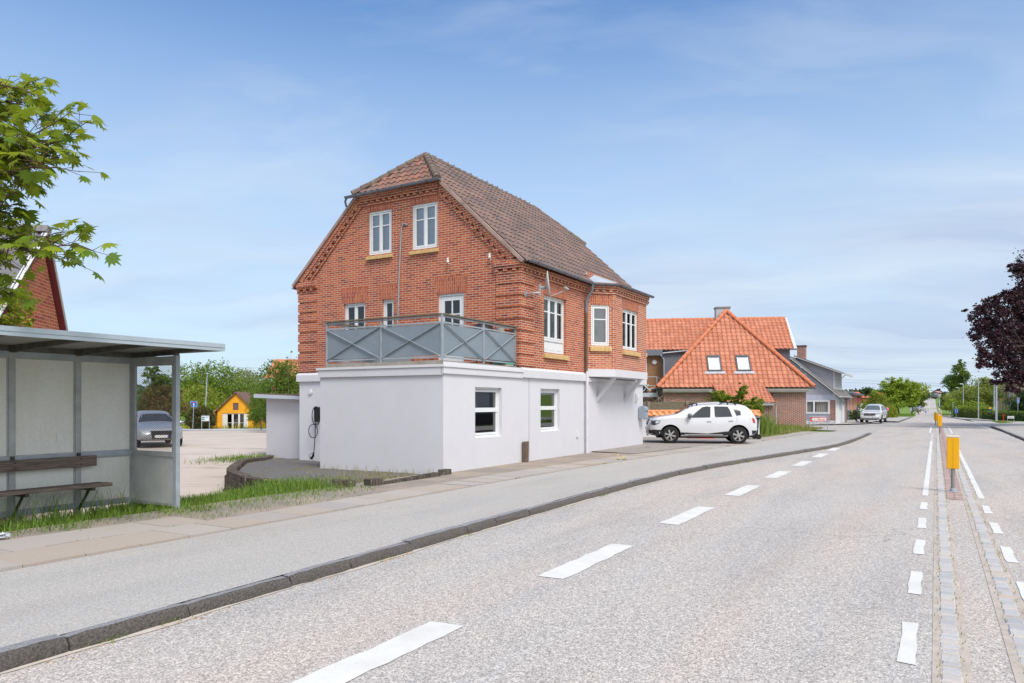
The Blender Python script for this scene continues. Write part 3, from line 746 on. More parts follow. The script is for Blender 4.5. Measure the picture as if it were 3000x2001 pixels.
# soldier-course lintels, 3 mm proud
mb = MB()
def soldier(P, u0, u1, z0, h=.5):
    a = [(u0-.06, z0), (u1+.06, z0), (u1+.14, z0+h), (u0-.14, z0+h)]
    mb.add([P(u, z, -.004) for u, z in a]+[P(u, z, .01) for u, z in a], [(0, 1, 2, 3), (0, 1, 5, 4), (1, 2, 6, 5), (2, 3, 7, 6), (3, 0, 4, 7)], 0, [(z, u) for u, z in a]*2)
for k, h in (('ul', .36), ('ur', .36), ('ls', .46), ('na', .46), ('dr', .50)): soldier(GP, gw[k][0], gw[k][1], gw[k][3], h)
soldier(FP, fw_[0], fw_[1], fw_[3], .40)
mb.split('lintel', SOLD, house)

# bay window: oriel on brackets with chamfered sides
c45 = .7071
def BP0(u, z, d): return (4.43+c45*u+c45*d, 0-c45*u+c45*d, z)          # left chamfer, u along it
def BPf(u, z, d): return (u, -.7+d, z)
def BP1(u, z, d): return (8.18+c45*u-c45*d, -.7+c45*u+c45*d, z)
mb = MB(); ZBB, ZBT = 2.74, 5.56
wall(mb, [(0, ZBB), (.99, ZBB), (.99, ZBT), (0, ZBT)], [(.16, .80, 3.52, 4.86)], BP0, .14)
wall(mb, [(5.13, ZBB), (8.18, ZBB), (8.18, ZBT), (5.13, ZBT)], [(5.84, 7.31, 3.47, 4.85)], BPf, .14)
wall(mb, [(0, ZBB), (.99, ZBB), (.99, ZBT), (0, ZBT)], [(.16, .80, 3.52, 4.86)], BP1, .14)
for P, (a, b) in ((BP0, (0, .99)), (BPf, (5.10, 8.21)), (BP1, (0, .99))):
    p, q = V(P(a, ZBT, 0)), V(P(b, ZBT, 0)); o = (V(P(a, 0, -1))-V(P(a, 0, 0)))
    cornice(p, q, (0, 0, 1), o)
pbox(mb, BP0, .90, 1.03, ZBB, 5.2, -.02, .03); pbox(mb, BPf, 5.10, 5.22, ZBB, 5.2, -.012, .02)
bay = mb.build('bay_window', BRICKB, house)
mb = MB()
def bsold(P, u0, u1, z0, h):
    a = [(u0-.03, z0), (u1+.03, z0), (u1+.06, z0+h), (u0-.06, z0+h)]
    mb.add([P(u, z, -.004) for u, z in a], [(0, 1, 2, 3)], 0, [(z, u) for u, z in a])
bsold(BP0, .16, .80, 4.86, .33); bsold(BPf, 5.84, 7.31, 4.85, .34)
mb.split('lintel', SOLD, bay)
window(bay, BP0, .16, .80, 3.52, 4.86, 1, (.66,), rec=.03, sill=.17, curtain=[(.22, .74, 2)], glass=GLASSR, name='window')
window(bay, BPf, 5.84, 7.31, 3.47, 4.85, 3, (.68,), rec=.05, sill=.17, curtain=[(6.3, 6.75, 1)])
window(bay, BP1, .16, .80, 3.52, 4.86, 1, (.66,), rec=.03, sill=.17)
mb = MB()
o_ = .035
mb.extr([(4.40-.05, .02, 2.50), (5.12-.02, -.7-o_, 2.50), (8.19+.02, -.7-o_, 2.50), (8.93, .02, 2.50)], (0, 0, .242))
mb.extr([(4.43, .02, 5.52), (5.12, -.72, 5.52), (8.19, -.72, 5.52), (8.9, .02, 5.52)], (0, 0, .05))
for x in (5.25, 7.75):
    mb.extr([(x, .01, 1.62), (x, .01, 1.82), (x, -.56, 2.5), (x, -.68, 2.5)], (.16, 0, 0))
bbs = mb.split('bay_base', RENDER, house)
for o in bbs[2:]: o.name = 'bay_bracket'
# small lead roof over the bay running up under the tiles
LEAD = M('pale_lead_roof', (196, 206, 220), .45, .10, 2, .2, 6, metal=.25)
mb = MB(); ap = [(4.9, .95, 6.28), (8.05, .95, 6.28)]
b_ = [(4.36, -.02, 5.60), (5.08, -.80, 5.58), (8.24, -.80, 5.58), (8.96, -.02, 5.60)]
mb.face([b_[0], b_[1], ap[0]]); mb.face([b_[1], b_[2], ap[1], ap[0]]); mb.face([b_[2], b_[3], ap[1]])
mb.tube([b_[1], ap[0]], .02, 6); mb.tube([b_[2], ap[1]], .02, 6)
mb.build('bay_roof', LEAD, house)

# ground floor: rendered plinth storey, annexe below the balcony
AX = -3.64; AW = 3.88
low1 = (-2.28, -.99, .76, 2.03); low2 = (1.20, 2.44, .80, 2.05)
mb = MB()
wall(mb, [(AX, -.3), (LEN, -.3), (LEN, 2.6), (AX, 2.6)], [low1, low2], FP, .16)
mb.face([(AX, 0, -.5), (AX, AW, -.5), (AX, AW, 2.52), (AX, 0, 2.52)])
mb.face([(AX, AW, -.5), (0, AW, -.5), (0, AW, 2.52), (AX, AW, 2.52)])
mb.face([(0, 0, -.6), (0, WID, -.6), (0, WID, 2.6), (0, 0, 2.6)])
mb.face([(LEN, 0, -.3), (LEN, WID, -.3), (LEN, WID, 2.6), (LEN, 0, 2.6)])
mb.face([(0, WID, -.6), (LEN, WID, -.6), (LEN, WID, 2.6), (0, WID, 2.6)])
mb.build('rendered_wall', RENDER, house)
mb = MB()                                                           # projecting band with sloped top
def band(p, q, out, z0=2.34, z1=2.55, zt=2.62, pr=.075, e0=0, e1=0):
    p, q, out = V(p), V(q), V(out); d = (q-p).normalized(); p = p-d*e0; q = q+d*e1
    prof = [(-.02, z0), (pr, z0), (pr, z1), (.0, zt), (-.02, zt)]
    vs = [p+out*o+V((0, 0, z)) for o, z in prof]+[q+out*o+V((0, 0, z)) for o, z in prof]
    mb.add(vs, [(i, (i+1) % 5, (i+1) % 5+5, i+5) for i in range(5)]+[(0, 1, 2, 3, 4), (9, 8, 7, 6, 5)])
band((.06, 0, 0), (4.32, 0, 0), (0, -1, 0)); band((8.95, 0, 0), (LEN, 0, 0), (0, -1, 0), e1=.075)
band((4.45, 0, 0), (8.9, 0, 0), (0, -1, 0), z0=2.33, z1=2.45, zt=2.49)
band((0, WID, 0), (0, AW+.02, 0), (-1, 0, 0), e0=.075)
band((LEN, 0, 0), (LEN, WID, 0), (1, 0, 0), e0=.07)
band((AX, 0, 0), (.06, 0, 0), (0, -1, 0), z0=2.32, z1=2.47, zt=2.475, pr=.05, e0=.05)
band((AX, AW, 0), (AX, 0, 0), (-1, 0, 0), z0=2.29, z1=2.47, zt=2.475, pr=.05, e0=.03)
mb.split('plinth_band', RENDER, house)
mb = MB(); mb.box(AX-.075, -.075, 2.475, .07, AW+.075, 2.535); mb.build('balcony_coping', WHITER, house)
window(house, FP, *low1, 1, (), rec=.10, fw=.05, sw=.055, glass=GLASSR, pale_slats=.0)
window(house, FP, *low2, 1, (), rec=.10, fw=.05, sw=.055, glass=GLASSR)
for (u0, u1, z0, z1), nm in ((low1, 1), (low2, 2)):
    mb = MB(); zm = z0+(z1-z0)*.55; pbox(mb, FP, u0+.05, u1-.05, zm-.055, zm+.055, .094, .16); pbox(mb, FP, u0-.0, u1+.0, z0-.025, z0+.02, .02, .12); mb.build('transom', WPAINT, house)
mb = MB()
for k in range(16): pbox(mb, FP, -2.2, -1.2, 1.98-.03*k, 2.004-.03*k, .25, .262)
mb.build('pale_slats', SLATS, house)
mb = MB(); mb.box(.488, -.006, .02, .512, .0, 2.32); mb.build('render_joint', M('joint_grey', (176, 176, 184), .9, .05), house)  # darker grey line along the seam in the render
# windows of the upper floors
window(house, GP, *gw['ul'], 2, (.67,), rec=.03, sill=.13, glass=GLASSU, pale_slats=.98)  # pale slats added behind the panes in place of reflected sky
window(house, GP, *gw['ur'], 2, (.67,), rec=.03, sill=.13, glass=GLASSU, pale_slats=.98)  # same added slats, lightening the panes like a sky reflection
window(house, GP, *gw['ls'], 2, (.36,), rec=.07)
window(house, GP, *gw['na'], 1, (.36,), rec=.07)
window(house, FP, *fw_, 3, (.66,), rec=.09, sill=.15, panel=.36, curtain=[(1.5, 2.1, 1), (2.45, 2.84, 2)])
def door_leaf():
    u0, u1, z0, z1 = gw['dr']; mb = MB()
    pbox(mb, GP, u0, u0+.06, z0, z1, .05, .13); pbox(mb, GP, u1-.06, u1, z0, z1, .05, .13); pbox(mb, GP, u0+.06, u1-.06, z1-.07, z1, .05, .13)
    a, b = u0+.07, u1-.07
    for r_ in ((a, a+.12, z0, z1-.08), (b-.12, b, z0, z1-.08), (a+.12, b-.12, z1-.2, z1-.08), (a+.12, b-.12, z0, z0+.9), ((a+b)/2-.018, (a+b)/2+.018, z0+.9, z1-.2), (a+.12, b-.12, z1-.62, z1-.585), (a+.12, b-.12, z1-1.0, z1-.965)): pbox(mb, GP, *r_, .062, .11)
    o = mb.build('balcony_door', WPAINT, house); g = MB(); g.face([GP(a+.1, z0+.85, .085), GP(b-.1, z0+.85, .085), GP(b-.1, z1-.15, .085), GP(a+.1, z1-.15, .085)]); g.build('pane', GLASS, o)
door_leaf()
# inside of the shell: floors so that the rooms read dark
mb = MB(); mb.box(.2, .3, 2.55, LEN-.1, WID-.1, 2.6); mb.box(.2, .3, 5.5, LEN-.1, WID-.1, 5.55); mb.box(3.4, .6, 2.6, 3.5, WID-.1, 5.5); mb.box(AX+.1, 1.9, -.2, LEN-.2, 2.0, 2.5); mb.box(1.4, .3, 2.6, LEN-.3, .3, 2.6)
mb.build('interior_floor', M('dim_interior', (120, 112, 104), .9, .2, 1), house)

# ------------------------------------------------------------------ roof
TOLD = tile_mat('old_brown_pantile', .235, .335, [(.18, col((104, 90, 88))), (.45, col((124, 106, 101))), (.70, col((142, 116, 107))), (.90, col((158, 118, 103))), (1, col((192, 126, 100)))], stain=(114, 102, 100), lichen=.2)
TOLDH = tile_mat('lichened_red_pantile', .235, .335, [(.18, col((116, 96, 88))), (.5, col((142, 104, 92))), (.85, col((166, 114, 96)))], stain=(132, 122, 114), lichen=.75)
RDG = M('mossy_ridge_tile', (124, 108, 98), .9, .35, 5, .4, 25)
ZR_, YC = 9.52, WID/2; pitch = (ZR_-5.52)/(YC+.12); cs = 1/math.hypot(1, pitch); sn = pitch*cs
q0, q1 = 1.33, LEN-1.33; ov = .10
vlen = (YC+.12)/cs; vh = (ZH-.02-5.52)/sn
roofm = MB()
def lft(v): return -ov if v <= vh else -ov-.12+(q0+ov+.12)*((v-vh)/(vlen-vh))
def rgt(v): return LEN-lft(v)
tiles(roofm, (0, -.12-.10, 5.52), (1, 0, 0), (0, cs, sn), (0, -sn, cs), vlen+.10/cs*0, lft, rgt, .235, .335, .026, .03, 4)
roof = roofm.build('roof', TOLD, house, smooth=True, ang=50)
mb = MB()
tiles(mb, (LEN, WID+.22, 5.52), (-1, 0, 0), (0, -cs, sn), (0, sn, cs), vlen, lft, rgt, .235, .335, .026, .03, 3)
mb.build('roof_back', TOLD, roof, smooth=True, ang=50)
hw = YC-2.62+.0; hl = math.hypot(q0+ov+.12, ZR_-ZH+.02); hc, hs = (q0+ov+.12)/hl, (ZR_-ZH+.02)/hl
mb = MB()
fl = lambda v: -hw*(1-v/hl)-.02; fr = lambda v: hw*(1-v/hl)+.02
tiles(mb, (-ov-.14, YC, ZH-.0), (0, -1, 0), (hc, 0, hs), (-hs, 0, hc), hl, fl, fr, .235, .335, .028, .032, 4)
tiles(mb, (LEN+ov+.14, YC, ZH-.0), (0, 1, 0), (-hc, 0, hs), (hs, 0, hc), hl, fl, fr, .235, .335, .028, .032, 4)
mb.build('roof_hip', TOLDH, roof, smooth=True, ang=50)
mb = MB()
ridge(mb, (q0, YC, ZR_+.0), (q1, YC, ZR_+.0), .10, .36, seedn=1)
for sgn in (1, -1):
    e = (-ov-.16, YC+sgn*(hw+.02), ZH+.02); ridge(mb, e, (q0, YC, ZR_+.03), .10, .33, seedn=2)
    e = (LEN+ov+.16, YC+sgn*(hw+.02), ZH+.02); ridge(mb, e, (q1, YC, ZR_+.03), .10, .33, seedn=3)
rr = random.Random(3)
for k in range(20):
    x = q0+(q1-q0)*(k+.5)/20; mb.box(x-.012, YC-.012, ZR_+.08, x+.012, YC+.012, ZR_+.16+rr.uniform(-.02, .02))
mb.build('ridge_tiles', RDG, roof, smooth=True, ang=50)
# mortar verge on the rakes, underside boards
mb = MB()
for sgn, y0, y1 in ((1, -.16, 2.62), (-1, WID+.16, WID-2.62)):
    p, q = V((-.11, y0, 5.50)), V((-.11, y1, ZH-.02)); mb.bar(p, q, .13, .09, (0, 0, 1)); p.x = q.x = LEN+.11; mb.bar(p, q, .13, .09)
mb.build('verge_mortar', M('verge_mortar', (176, 150, 140), .9, .3, 2.5, .4, 20), roof)
mb = MB(); e = .05
mb.face([(-.1, -.2, 5.46), (LEN+.1, -.2, 5.46), (q1, YC, ZR_-.06), (q0, YC, ZR_-.06)]); mb.face([(-.1, WID+.2, 5.46), (LEN+.1, WID+.2, 5.46), (q1, YC, ZR_-.06), (q0, YC, ZR_-.06)])
mb.face([(-.1, -.2, 5.46), (q0, YC, ZR_-.06), (-.1, 2.62, ZH-.08)]); mb.face([(-.1, WID+.2, 5.46), (q0, YC, ZR_-.06), (-.1, WID-2.62, ZH-.08)]); mb.face([(-.1, 2.62, ZH-.08), (q0, YC, ZR_-.06), (-.1, WID-2.62, ZH-.08)])
mb.face([(LEN+.1, -.2, 5.46), (q1, YC, ZR_-.06), (LEN+.1, 2.62, ZH-.08)]); mb.face([(LEN+.1, WID+.2, 5.46), (q1, YC, ZR_-.06), (LEN+.1, WID-2.62, ZH-.08)]); mb.face([(LEN+.1, 2.62, ZH-.08), (q1, YC, ZR_-.06), (LEN+.1, WID-2.62, ZH-.08)])
mb.build('roof_underlay', DARK, roof)
# gutters and downpipes
mb = MB(); br = MB()
gutter(mb, [(.02, -.27, 5.57), (4.40, -.27, 5.53)], .068, 0, br, .75)
gutter(mb, [(4.34, -.22, 5.53), (5.08, -.86, 5.55), (5.35, -.88, 5.55), (8.40, -.88, 5.55)], .066, 0, br, .6)
gutter(mb, [(-.36, 2.45, ZH+.0), (-.36, 6.05, ZH-.06)], .07, 0, br, .8)
mb.tube([(-.36, 6.0, ZH-.08), (-.34, 6.08, ZH-.2), (-.26, 6.1, ZH-.34)], .035, 8)
gutter(mb, [(0, WID+.3, 5.5), (LEN, WID+.3, 5.5)], .07)
gt = mb.build('gutter', ZINC, house, smooth=True); br.build('bracket', M('rusty_bracket', (104, 84, 74), .8, .2), gt)
mb = MB()
mb.tube([(4.28, -.27, 5.50), (4.28, -.27, 5.28), (4.26, -.12, 5.08), (4.25, -.07, 4.95), (4.25, -.07, 4.55)], .045, 10); dp = mb.build('downpipe', ZINC, house, smooth=True)
mb = MB(); mb.tube([(4.25, -.07, 4.56), (4.25, -.07, 2.62)], .048, 10); mb.build('pipe_section', M('brown_pipe', (110, 88, 72), .6, .15), dp, smooth=True)
mb = MB(); mb.tube([(4.25, -.10, 2.66), (4.25, -.10, .0)], .05, 10)
for z in (1.02, 1.08, .50, .56, .44): mb.tube([(4.25, -.10, z), (4.25, -.10, z+.025)], .058, 10)
mb.build('painted_pipe', RENDER, dp, smooth=True)
# things fixed flush to the walls that belong to the building
mb = MB(); mb.tube([(-.025, 3.88, 7.0), (-.03, 4.02, 7.05), (-.03, 4.10, 6.95), (-.03, 4.13, 6.5), (-.03, 4.2, 5.35), (-.03, 4.26, 3.6)], .02, 8); mb.build('cable_conduit', GALV, house, smooth=True)
INS = M('white_porcelain', (238, 238, 236), .3, .02)
for s_, z in ((2.35, 5.77), (.93, 5.76)):
    mb = MB(); mb.lathe([(0, .07), (.03, .07), (.035, .02), (.028, .0), (.04, -.03), (.04, -.06), (0, -.06)], 12, (-.1, s_, z)); mb.tube([(0, s_-.02, z-.1), (-.09, s_-.02, z-.1), (-.1, s_, z-.05)], .012, 6, 0)
    mb.build('insulator', INS, house, smooth=True)
mb = MB(); mb.lathe([(0, -.03), (.085, -.03), (.095, 0)], 20, (-.005, 7.9, 1.98), 'x'); mb.lathe([(0, -.045), (.045, -.045), (.05, -.03)], 16, (-.005, 7.9, 1.98), 'x'); mb.build('wall_vent', RENDER, house, smooth=True)
mb = MB(); mb.box(3.62, -.05, .55, 3.74, 0, .73); mb.box(3.66, -.015, .0, 3.68, 0, .55); mb.build('meter_box', WHITER, house)
mb = MB()
for k in range(9):
    a = math.pi*k/8; mb.box(8.90, -.10-.0, 1.70+.03*k, 8.98, 0, 1.73+.03*k) if k < 1 else None
mb.extr([(8.90, -.01, 1.70), (8.90, -.06, 1.70), (8.90, -.11, 1.78), (8.90, -.12, 1.90), (8.90, -.08, 1.97), (8.90, -.01, 1.99)], (.10, 0, 0)); mb.build('wall_lamp', WHITER, house, smooth=True)
# entrance steps with stringer and handrail at the far end
mb = MB()
for k in range(3): mb.box(LEN+.02, .35, .17*k, LEN+.02+1.05-.35*k, 1.5, .17*(k+1)-.03)
st = mb.build('steps', M('grey_step', (150, 150, 152), .85, .1), house)
mb = MB()
for k in range(3): mb.box(LEN+.02, .33, .17*(k+1)-.03, LEN+.02+1.08-.35*k, 1.5, .17*(k+1))
mb.build('tread', M('sandstone_tread', (222, 184, 142), .8, .1), st)
mb = MB(); mb.extr([(LEN, 1.5, -.05), (LEN+1.40, 1.5, -.05), (LEN+1.40, 1.5, .25), (LEN+1.2, 1.5, .30), (LEN, 1.5, 1.0)], (0, .14, 0)); mb.build('stringer', WHITER, st)
mb = MB(); mb.tube([(LEN, 1.57, 1.95), (LEN+1.22, 1.57, 1.22)], .025, 8); mb.tube([(LEN+1.16, 1.57, .3), (LEN+1.16, 1.57, 1.24)], .02, 8)
for d in (.3, .55, .8): mb.tube([(LEN, 1.57, 1.95-d), (LEN+1.16, 1.57, 1.24-d*.95)], .008, 6)
mb.build('handrail', GALV, st, smooth=True)

# balcony railing
X0, Y0, Y1 = AX+.15, .14, AW-.1
pts = [(X0, Y1), (X0, 1.97), (X0, Y0), (-1.68, Y0), (-.02, Y0)]
mb = MB()
def rail(z, w_, h_):
    for a, b in zip([(-.05, Y1)]+pts, pts): mb.bar((*a, z), (*b, z), w_, h_)
rail(3.725, .12, .03)
br_ = mb.build('balcony_railing', M('mossy_handrail_wood', (126, 118, 98), .9, .25, 5, .3, 30), house)
for p in [(-.05, Y1)]+pts:
    mb = MB(); mb.box(p[0]-.025, p[1]-.025, 2.54, p[0]+.025, p[1]+.025, 3.71); mb.build('post', GALV, br_)
seg = list(zip([(-.05, Y1)]+pts, pts))
PANEL = M('grey_fibre_panel', (140, 152, 162), .7, .08, 1.2)
for a, b in seg:
    a, b = V((*a, 0)), V((*b, 0)); d = (b-a).normalized(); n = V((d.y, -d.x, 0)); n = n if n.dot(V((a.x+.9 if abs(d.x) < .5 else 0, a.y-2 if abs(d.y) < .5 else 0, 0))) > 0 else -n
    p, q = a+d*.03, b-d*.03; mb = MB()
    vs = [p+V((0, 0, 2.76)), q+V((0, 0, 2.76)), q+V((0, 0, 3.50)), p+V((0, 0, 3.50))]; mb.hexa([vs[0]+n*.004, vs[1]+n*.004, vs[1]-n*.004, vs[0]-n*.004, vs[3]+n*.004, vs[2]+n*.004, vs[2]-n*.004, vs[3]-n*.004]); mb.build('panel', PANEL, br_)
    mb = MB()
    for z in (3.675, 3.535, 2.72): mb.bar(p-d*.0+V((0, 0, z)), q+V((0, 0, z)), .035, .035)
    o = n*.03
    mb.bar(p+V((0, 0, 2.75))+o, q+V((0, 0, 3.52))+o, .012, .035, n); mb.bar(p+V((0, 0, 3.52))+o*1.4, q+V((0, 0, 2.75))+o*1.4, .012, .035, n)
    mb.build('cross_brace', GALV, br_)
mb = MB(); mb.box(AX+.12, .10, 2.535, -.01, Y1+.03, 2.635); mb.build('balcony_deck', M('balcony_deck_wood', (160, 152, 142), .9, .2, 4, .2, 20), house)
# a few things standing on the balcony
t = thing('barbecue', 'dark covered barbecue on the balcony, just above the railing near the brick corner pier', 'barbecue', H0, HR)
mb = MB(); mb.lathe([(0, .22), (.16, .20), (.28, .12), (.33, 0), (.33, -.04), (.2, -.16), (0, -.2)], 20, (-.75, .75, 3.58)); mb.build('lid', M('grill_black', (38, 36, 40), .35, .1, k=1), t, smooth=True)
mb = MB()
for x, y in ((-.95, .6), (-.55, .6), (-.75, .95)): mb.tube([(x, y, 2.64), (-.75+(x+.75)*.6, .75+(y-.75)*.6, 3.42)], .018, 6)
mb.build('leg', BLACKP, t)
t = thing('flower_pot', 'pale pot with a little green plant on the balcony beside the corner pier', 'flower pot', H0, HR)
mb = MB(); mb.lathe([(0, 0), (.09, 0), (.12, .3), (.1, .3), (.1, .26), (0, .26)], 16, (-.22, .5, 3.4)); mb.box(-.36, .35, 2.64, -.08, .65, 3.4); mb.build('pot', M('pale_pot', (190, 186, 180), .8, .1), t)
t = thing('planter_bowl', 'grey bowl with a green rim standing on the balcony floor edge', 'planter', H0, HR)
mb = MB(); mb.lathe([(0, 0), (.22, 0), (.30, .10), (.30, .14), (0, .14)], 20, (-.32, .36, 2.54)); mb.build('bowl', M('stone_bowl', (186, 176, 168), .9, .2, 6), t, smooth=True)
mb = MB(); mb.lathe([(.29, .0), (.31, .0), (.31, .03), (.28, .03)], 20, (-.32, .36, 2.68)); mb.build('rim', M('teal_rim', (60, 170, 140), .5, .05), t, smooth=True)
t = tag(MB().lathe([(0, 0), (.25, 0), (.25, .1), (.0, .1)], 16, (-2.2, 3.3, 3.45)).build('folded_chair', M('patterned_cloth', (206, 170, 164), .9, .4, 30), None, H0, HR), 'folded patterned garden chair leaning at the far end of the balcony', 'chair')
# satellite dish
t = thing('satellite_dish', 'pale satellite dish on an arm at the brick corner of the house', 'satellite dish', H0, HR)
mb = MB(); n = 24; D = V((.42, -.90, .10)).normalized(); X_ = D.cross(V((0, 0, 1))).normalized(); Y_ = X_.cross(D); c0 = V((.62, -.47, 4.95)); vs = []
for i in range(6):
    r_ = .36*i/5
    for k in range(n): vs.append(c0+X_*(r_*.9*math.cos(6.2832*k/n))+Y_*(r_*math.sin(6.2832*k/n))+D*(.26*(r_/.36)**2*.36))
mb.add(vs, [(i*n+k, i*n+(k+1) % n, (i+1)*n+(k+1) % n, (i+1)*n+k) for i in range(5) for k in range(n)])
ds = mb.build('reflector', M('dish_paint', (214, 212, 208), .5, .06), t, smooth=True, ang=180); md = ds.modifiers.new('Solid', 'SOLIDIFY'); md.thickness = .012
mb = MB(); mb.box(.18, -.05, 4.58, .28, -.035, 4.74); mb.tube([(.23, -.04, 4.66), (.23, -.30, 4.66), (.36, -.42, 4.68)], .022, 8); mb.tube([(.36, -.42, 4.6), (.36, -.42, 4.92)], .022, 8); mb.tube([(.36, -.42, 4.82), (.60, -.46, 4.84)], .045, 6)
mb.tube([(.23, -.05, 4.62), (.3, -.2, 4.50), (.36, -.4, 4.6)], .006, 5); mb.build('mount', GALV, t, smooth=True)
mb = MB(); e = c0+D*.62+V((0, 0, -.22)); mb.tube([c0+Y_*(-.35)+D*.1, e], .012, 6); mb.tube([e, e+V((-.10, .05, .05))], .035, 10); mb.build('receiver', M('receiver_grey', (186, 184, 180), .5, .05), t, smooth=True)
# letter box
t = thing('mailbox', 'grey rounded metal mailbox on the rendered wall near the steps', 'mailbox', H0, HR)
mb = MB(); pr = [(9.20, -.02, 1.06), (9.20, -.30, 1.06), (9.20, -.30, 1.40)]+[(9.20, -.16-.14*math.cos(R(a)), 1.40+.12*math.sin(R(a))) for a in (20, 45, 70, 90, 110, 135, 160)]+[(9.20, -.02, 1.40)]
mb.extr(pr, (.34, 0, 0)); mb.build('box', M('mailbox_grey', (164, 178, 190), .4, .06, metal=.2), t)
mb = MB(); mb.box(9.545, -.28, 1.36, 9.55, -.04, 1.39); mb.box(9.24, -.304, 1.30, 9.50, -.30, 1.33); mb.build('slot', BLACKP, t)
mb = MB(); mb.box(9.55, -.27, 1.12, 9.553, -.06, 1.30); mb.build('door', M('mailbox_door', (176, 190, 202), .4, .05), t)
# old post in front of the wall
mb = MB(); mb.hexa([(.06, -.15, -.2), (.20, -.15, -.2), (.20, -.03, -.2), (.06, -.03, -.2), (.06, -.15, .55), (.20, -.16, .58), (.20, -.03, .57), (.06, -.03, .56)])
tag(mb.build('wooden_post', M('dark_old_wood', (112, 96, 84), .9, .3, 9, .4, 30), None, H0, HR), 'short weathered wooden post standing against the rendered wall', 'post')
# charging box with cable
t = thing('charging_box', 'black wall charger with looped cable on the rendered wall beside the annexe', 'charger', H0, HR)
mb = MB(); mb.extr([(-.02, 7.46, 1.05), (-.02, 7.60, 1.02), (-.02, 7.62, 1.5), (-.02, 7.44, 1.5)], (-.12, 0, 0)); mb.build('box', BLACKP, t)
mb = MB(); yy = 7.5
mb.tube([(-.16, yy+.18*math.sin(R(a)), 1.22+.30*math.cos(R(a))) for a in range(0, 361, 24)], .013, 6); mb.tube([(-.17, yy+.12+.2*math.sin(R(a)), .72+.22*math.cos(R(a))) for a in range(0, 361, 24)], .013, 6)
mb.tube([(-.16, yy+.02, 1.05), (-.16, yy+.04, .6), (-.16, yy+.10, -.02)], .013, 6); mb.build('cable', BLACKP, t, smooth=True)
mb = MB(); mb.tube([(-.16, yy+.10, .03), (-.17, yy+.12, -.08), (-.18, yy+.2, -.18)], [.022, .04, .045], 8); mb.tube([(-.17, yy+.12, .02), (-.2, yy+.28, -.06), (-.18, yy+.24, -.18)], .008, 6); mb.build('plug', BLACKP, t, smooth=True)

# low rear extension left of the house
t = thing('shed', 'low grey rendered lean-to with a flat mossy roof behind the house', 'shed', H0, HR)
mb = MB(); mb.hexa([(.5, WID-.02, -.6), (5, WID-.02, -.6), (5, 10.55, -.6), (.5, 10.55, -.6), (.5, WID-.02, 1.72), (5, WID-.02, 1.72), (5, 10.55, 1.80), (.5, 10.55, 1.80)]); mb.build('wall', M('pinkish_grey_render', (214, 211, 216), .85, .03, 1.5, .2, 40), t)
mb = MB(); mb.hexa([(.2, WID-.02, 1.74), (5.2, WID-.02, 1.74), (5.2, 10.85, 1.82), (.2, 10.85, 1.82), (.2, WID-.02, 1.86), (5.2, WID-.02, 1.86), (5.2, 10.85, 1.95), (.2, 10.85, 1.95)]); sr = mb.build('roof', M('shed_fascia', (200, 206, 216), .6, .06), t)
mb = MB(); mb.hexa([(.26, WID, 1.862), (5.1, WID, 1.862), (5.1, 10.8, 1.952), (.26, 10.8, 1.952), (.26, WID, 1.885), (5.1, WID, 1.885), (5.1, 10.8, 1.975), (.26, 10.8, 1.975)]); mb.build('roof_felt', M('mossy_felt', (120, 92, 76), .95, .4, 6, .6, 30), sr)

# gravel bed held by a concrete block wall
BED = [(10.72, 9.80), (11.02, 11.4), (11.35, 13.2), (12.2, 14.9), (14.2, 16.9), (16.4, 18.6), (18.2, 20.2), (19.3, 20.3)]
def bedz(a, b): return -.04-.24*ss(13.5, 18.5, a)-.07*ss(13, 10.6, a)*ss(9.6, 11, b)
GRV = NT('dark_gravel'); tt = GRV; tt.p(.95, 0, .15)
tt.base(tt.mix(tt.ramp(tt.noise(1.4, detail=6), [(.52, (0, 0, 0, 1)), (.68, (1, 1, 1, 1))]), tt.ramp(tt.noise(48, detail=3, rough=.7), [(.32, col((74, 72, 74))), (.68, col((158, 154, 152)))]), col((122, 118, 82)))); tt.bump(tt.noise(42, detail=4), 1.0, .03)
mb = MB(); nn = 26
aw = frange(10.6, 19.4, .35)
for a in aw:
    bl = pl(BED, a)-.12 if a > 10.72 else 9.8
    for k in range(nn+1):
        b = 9.72+(bl-9.72)*k/nn; mb.v.append(tuple(W(a, b, bedz(a, b)+rr.uniform(-.012, .012))))
for i in range(len(aw)-1):
    for j in range(nn): mb.f.append((i*(nn+1)+j, (i+1)*(nn+1)+j, (i+1)*(nn+1)+j+1, i*(nn+1)+j+1)); mb.m.append(0)
mb.build('gravel_bed_ground', GRV.m, smooth=True, ang=180, kind='structure', nouv=True)
BLK = NT('mossy_concrete_block'); tt = BLK; tt.p(.95, 0, .1); ge = tt.n.new('ShaderNodeNewGeometry')
bc = tt.mix(tt.math('MULTIPLY', tt.noise(9, detail=7, rough=.7), .8), tt.ramp(ge.outputs['Random Per Island'], [(0, col((96, 88, 80))), (1, col((140, 130, 118)))]), col((60, 56, 52)))
tt.base(tt.mix(tt.ramp(tt.noise(22, detail=4), [(.63, (0, 0, 0, 1)), (.68, (1, 1, 1, 1))]), bc, col((196, 192, 184)))); tt.bump(tt.noise(40, detail=5), .6, .012)
t = thing('retaining_wall', 'dark mossy concrete block wall holding the gravel bed beside the annexe', 'retaining wall', W(0, 0), HR)
mb = MB(); rr = random.Random(4)
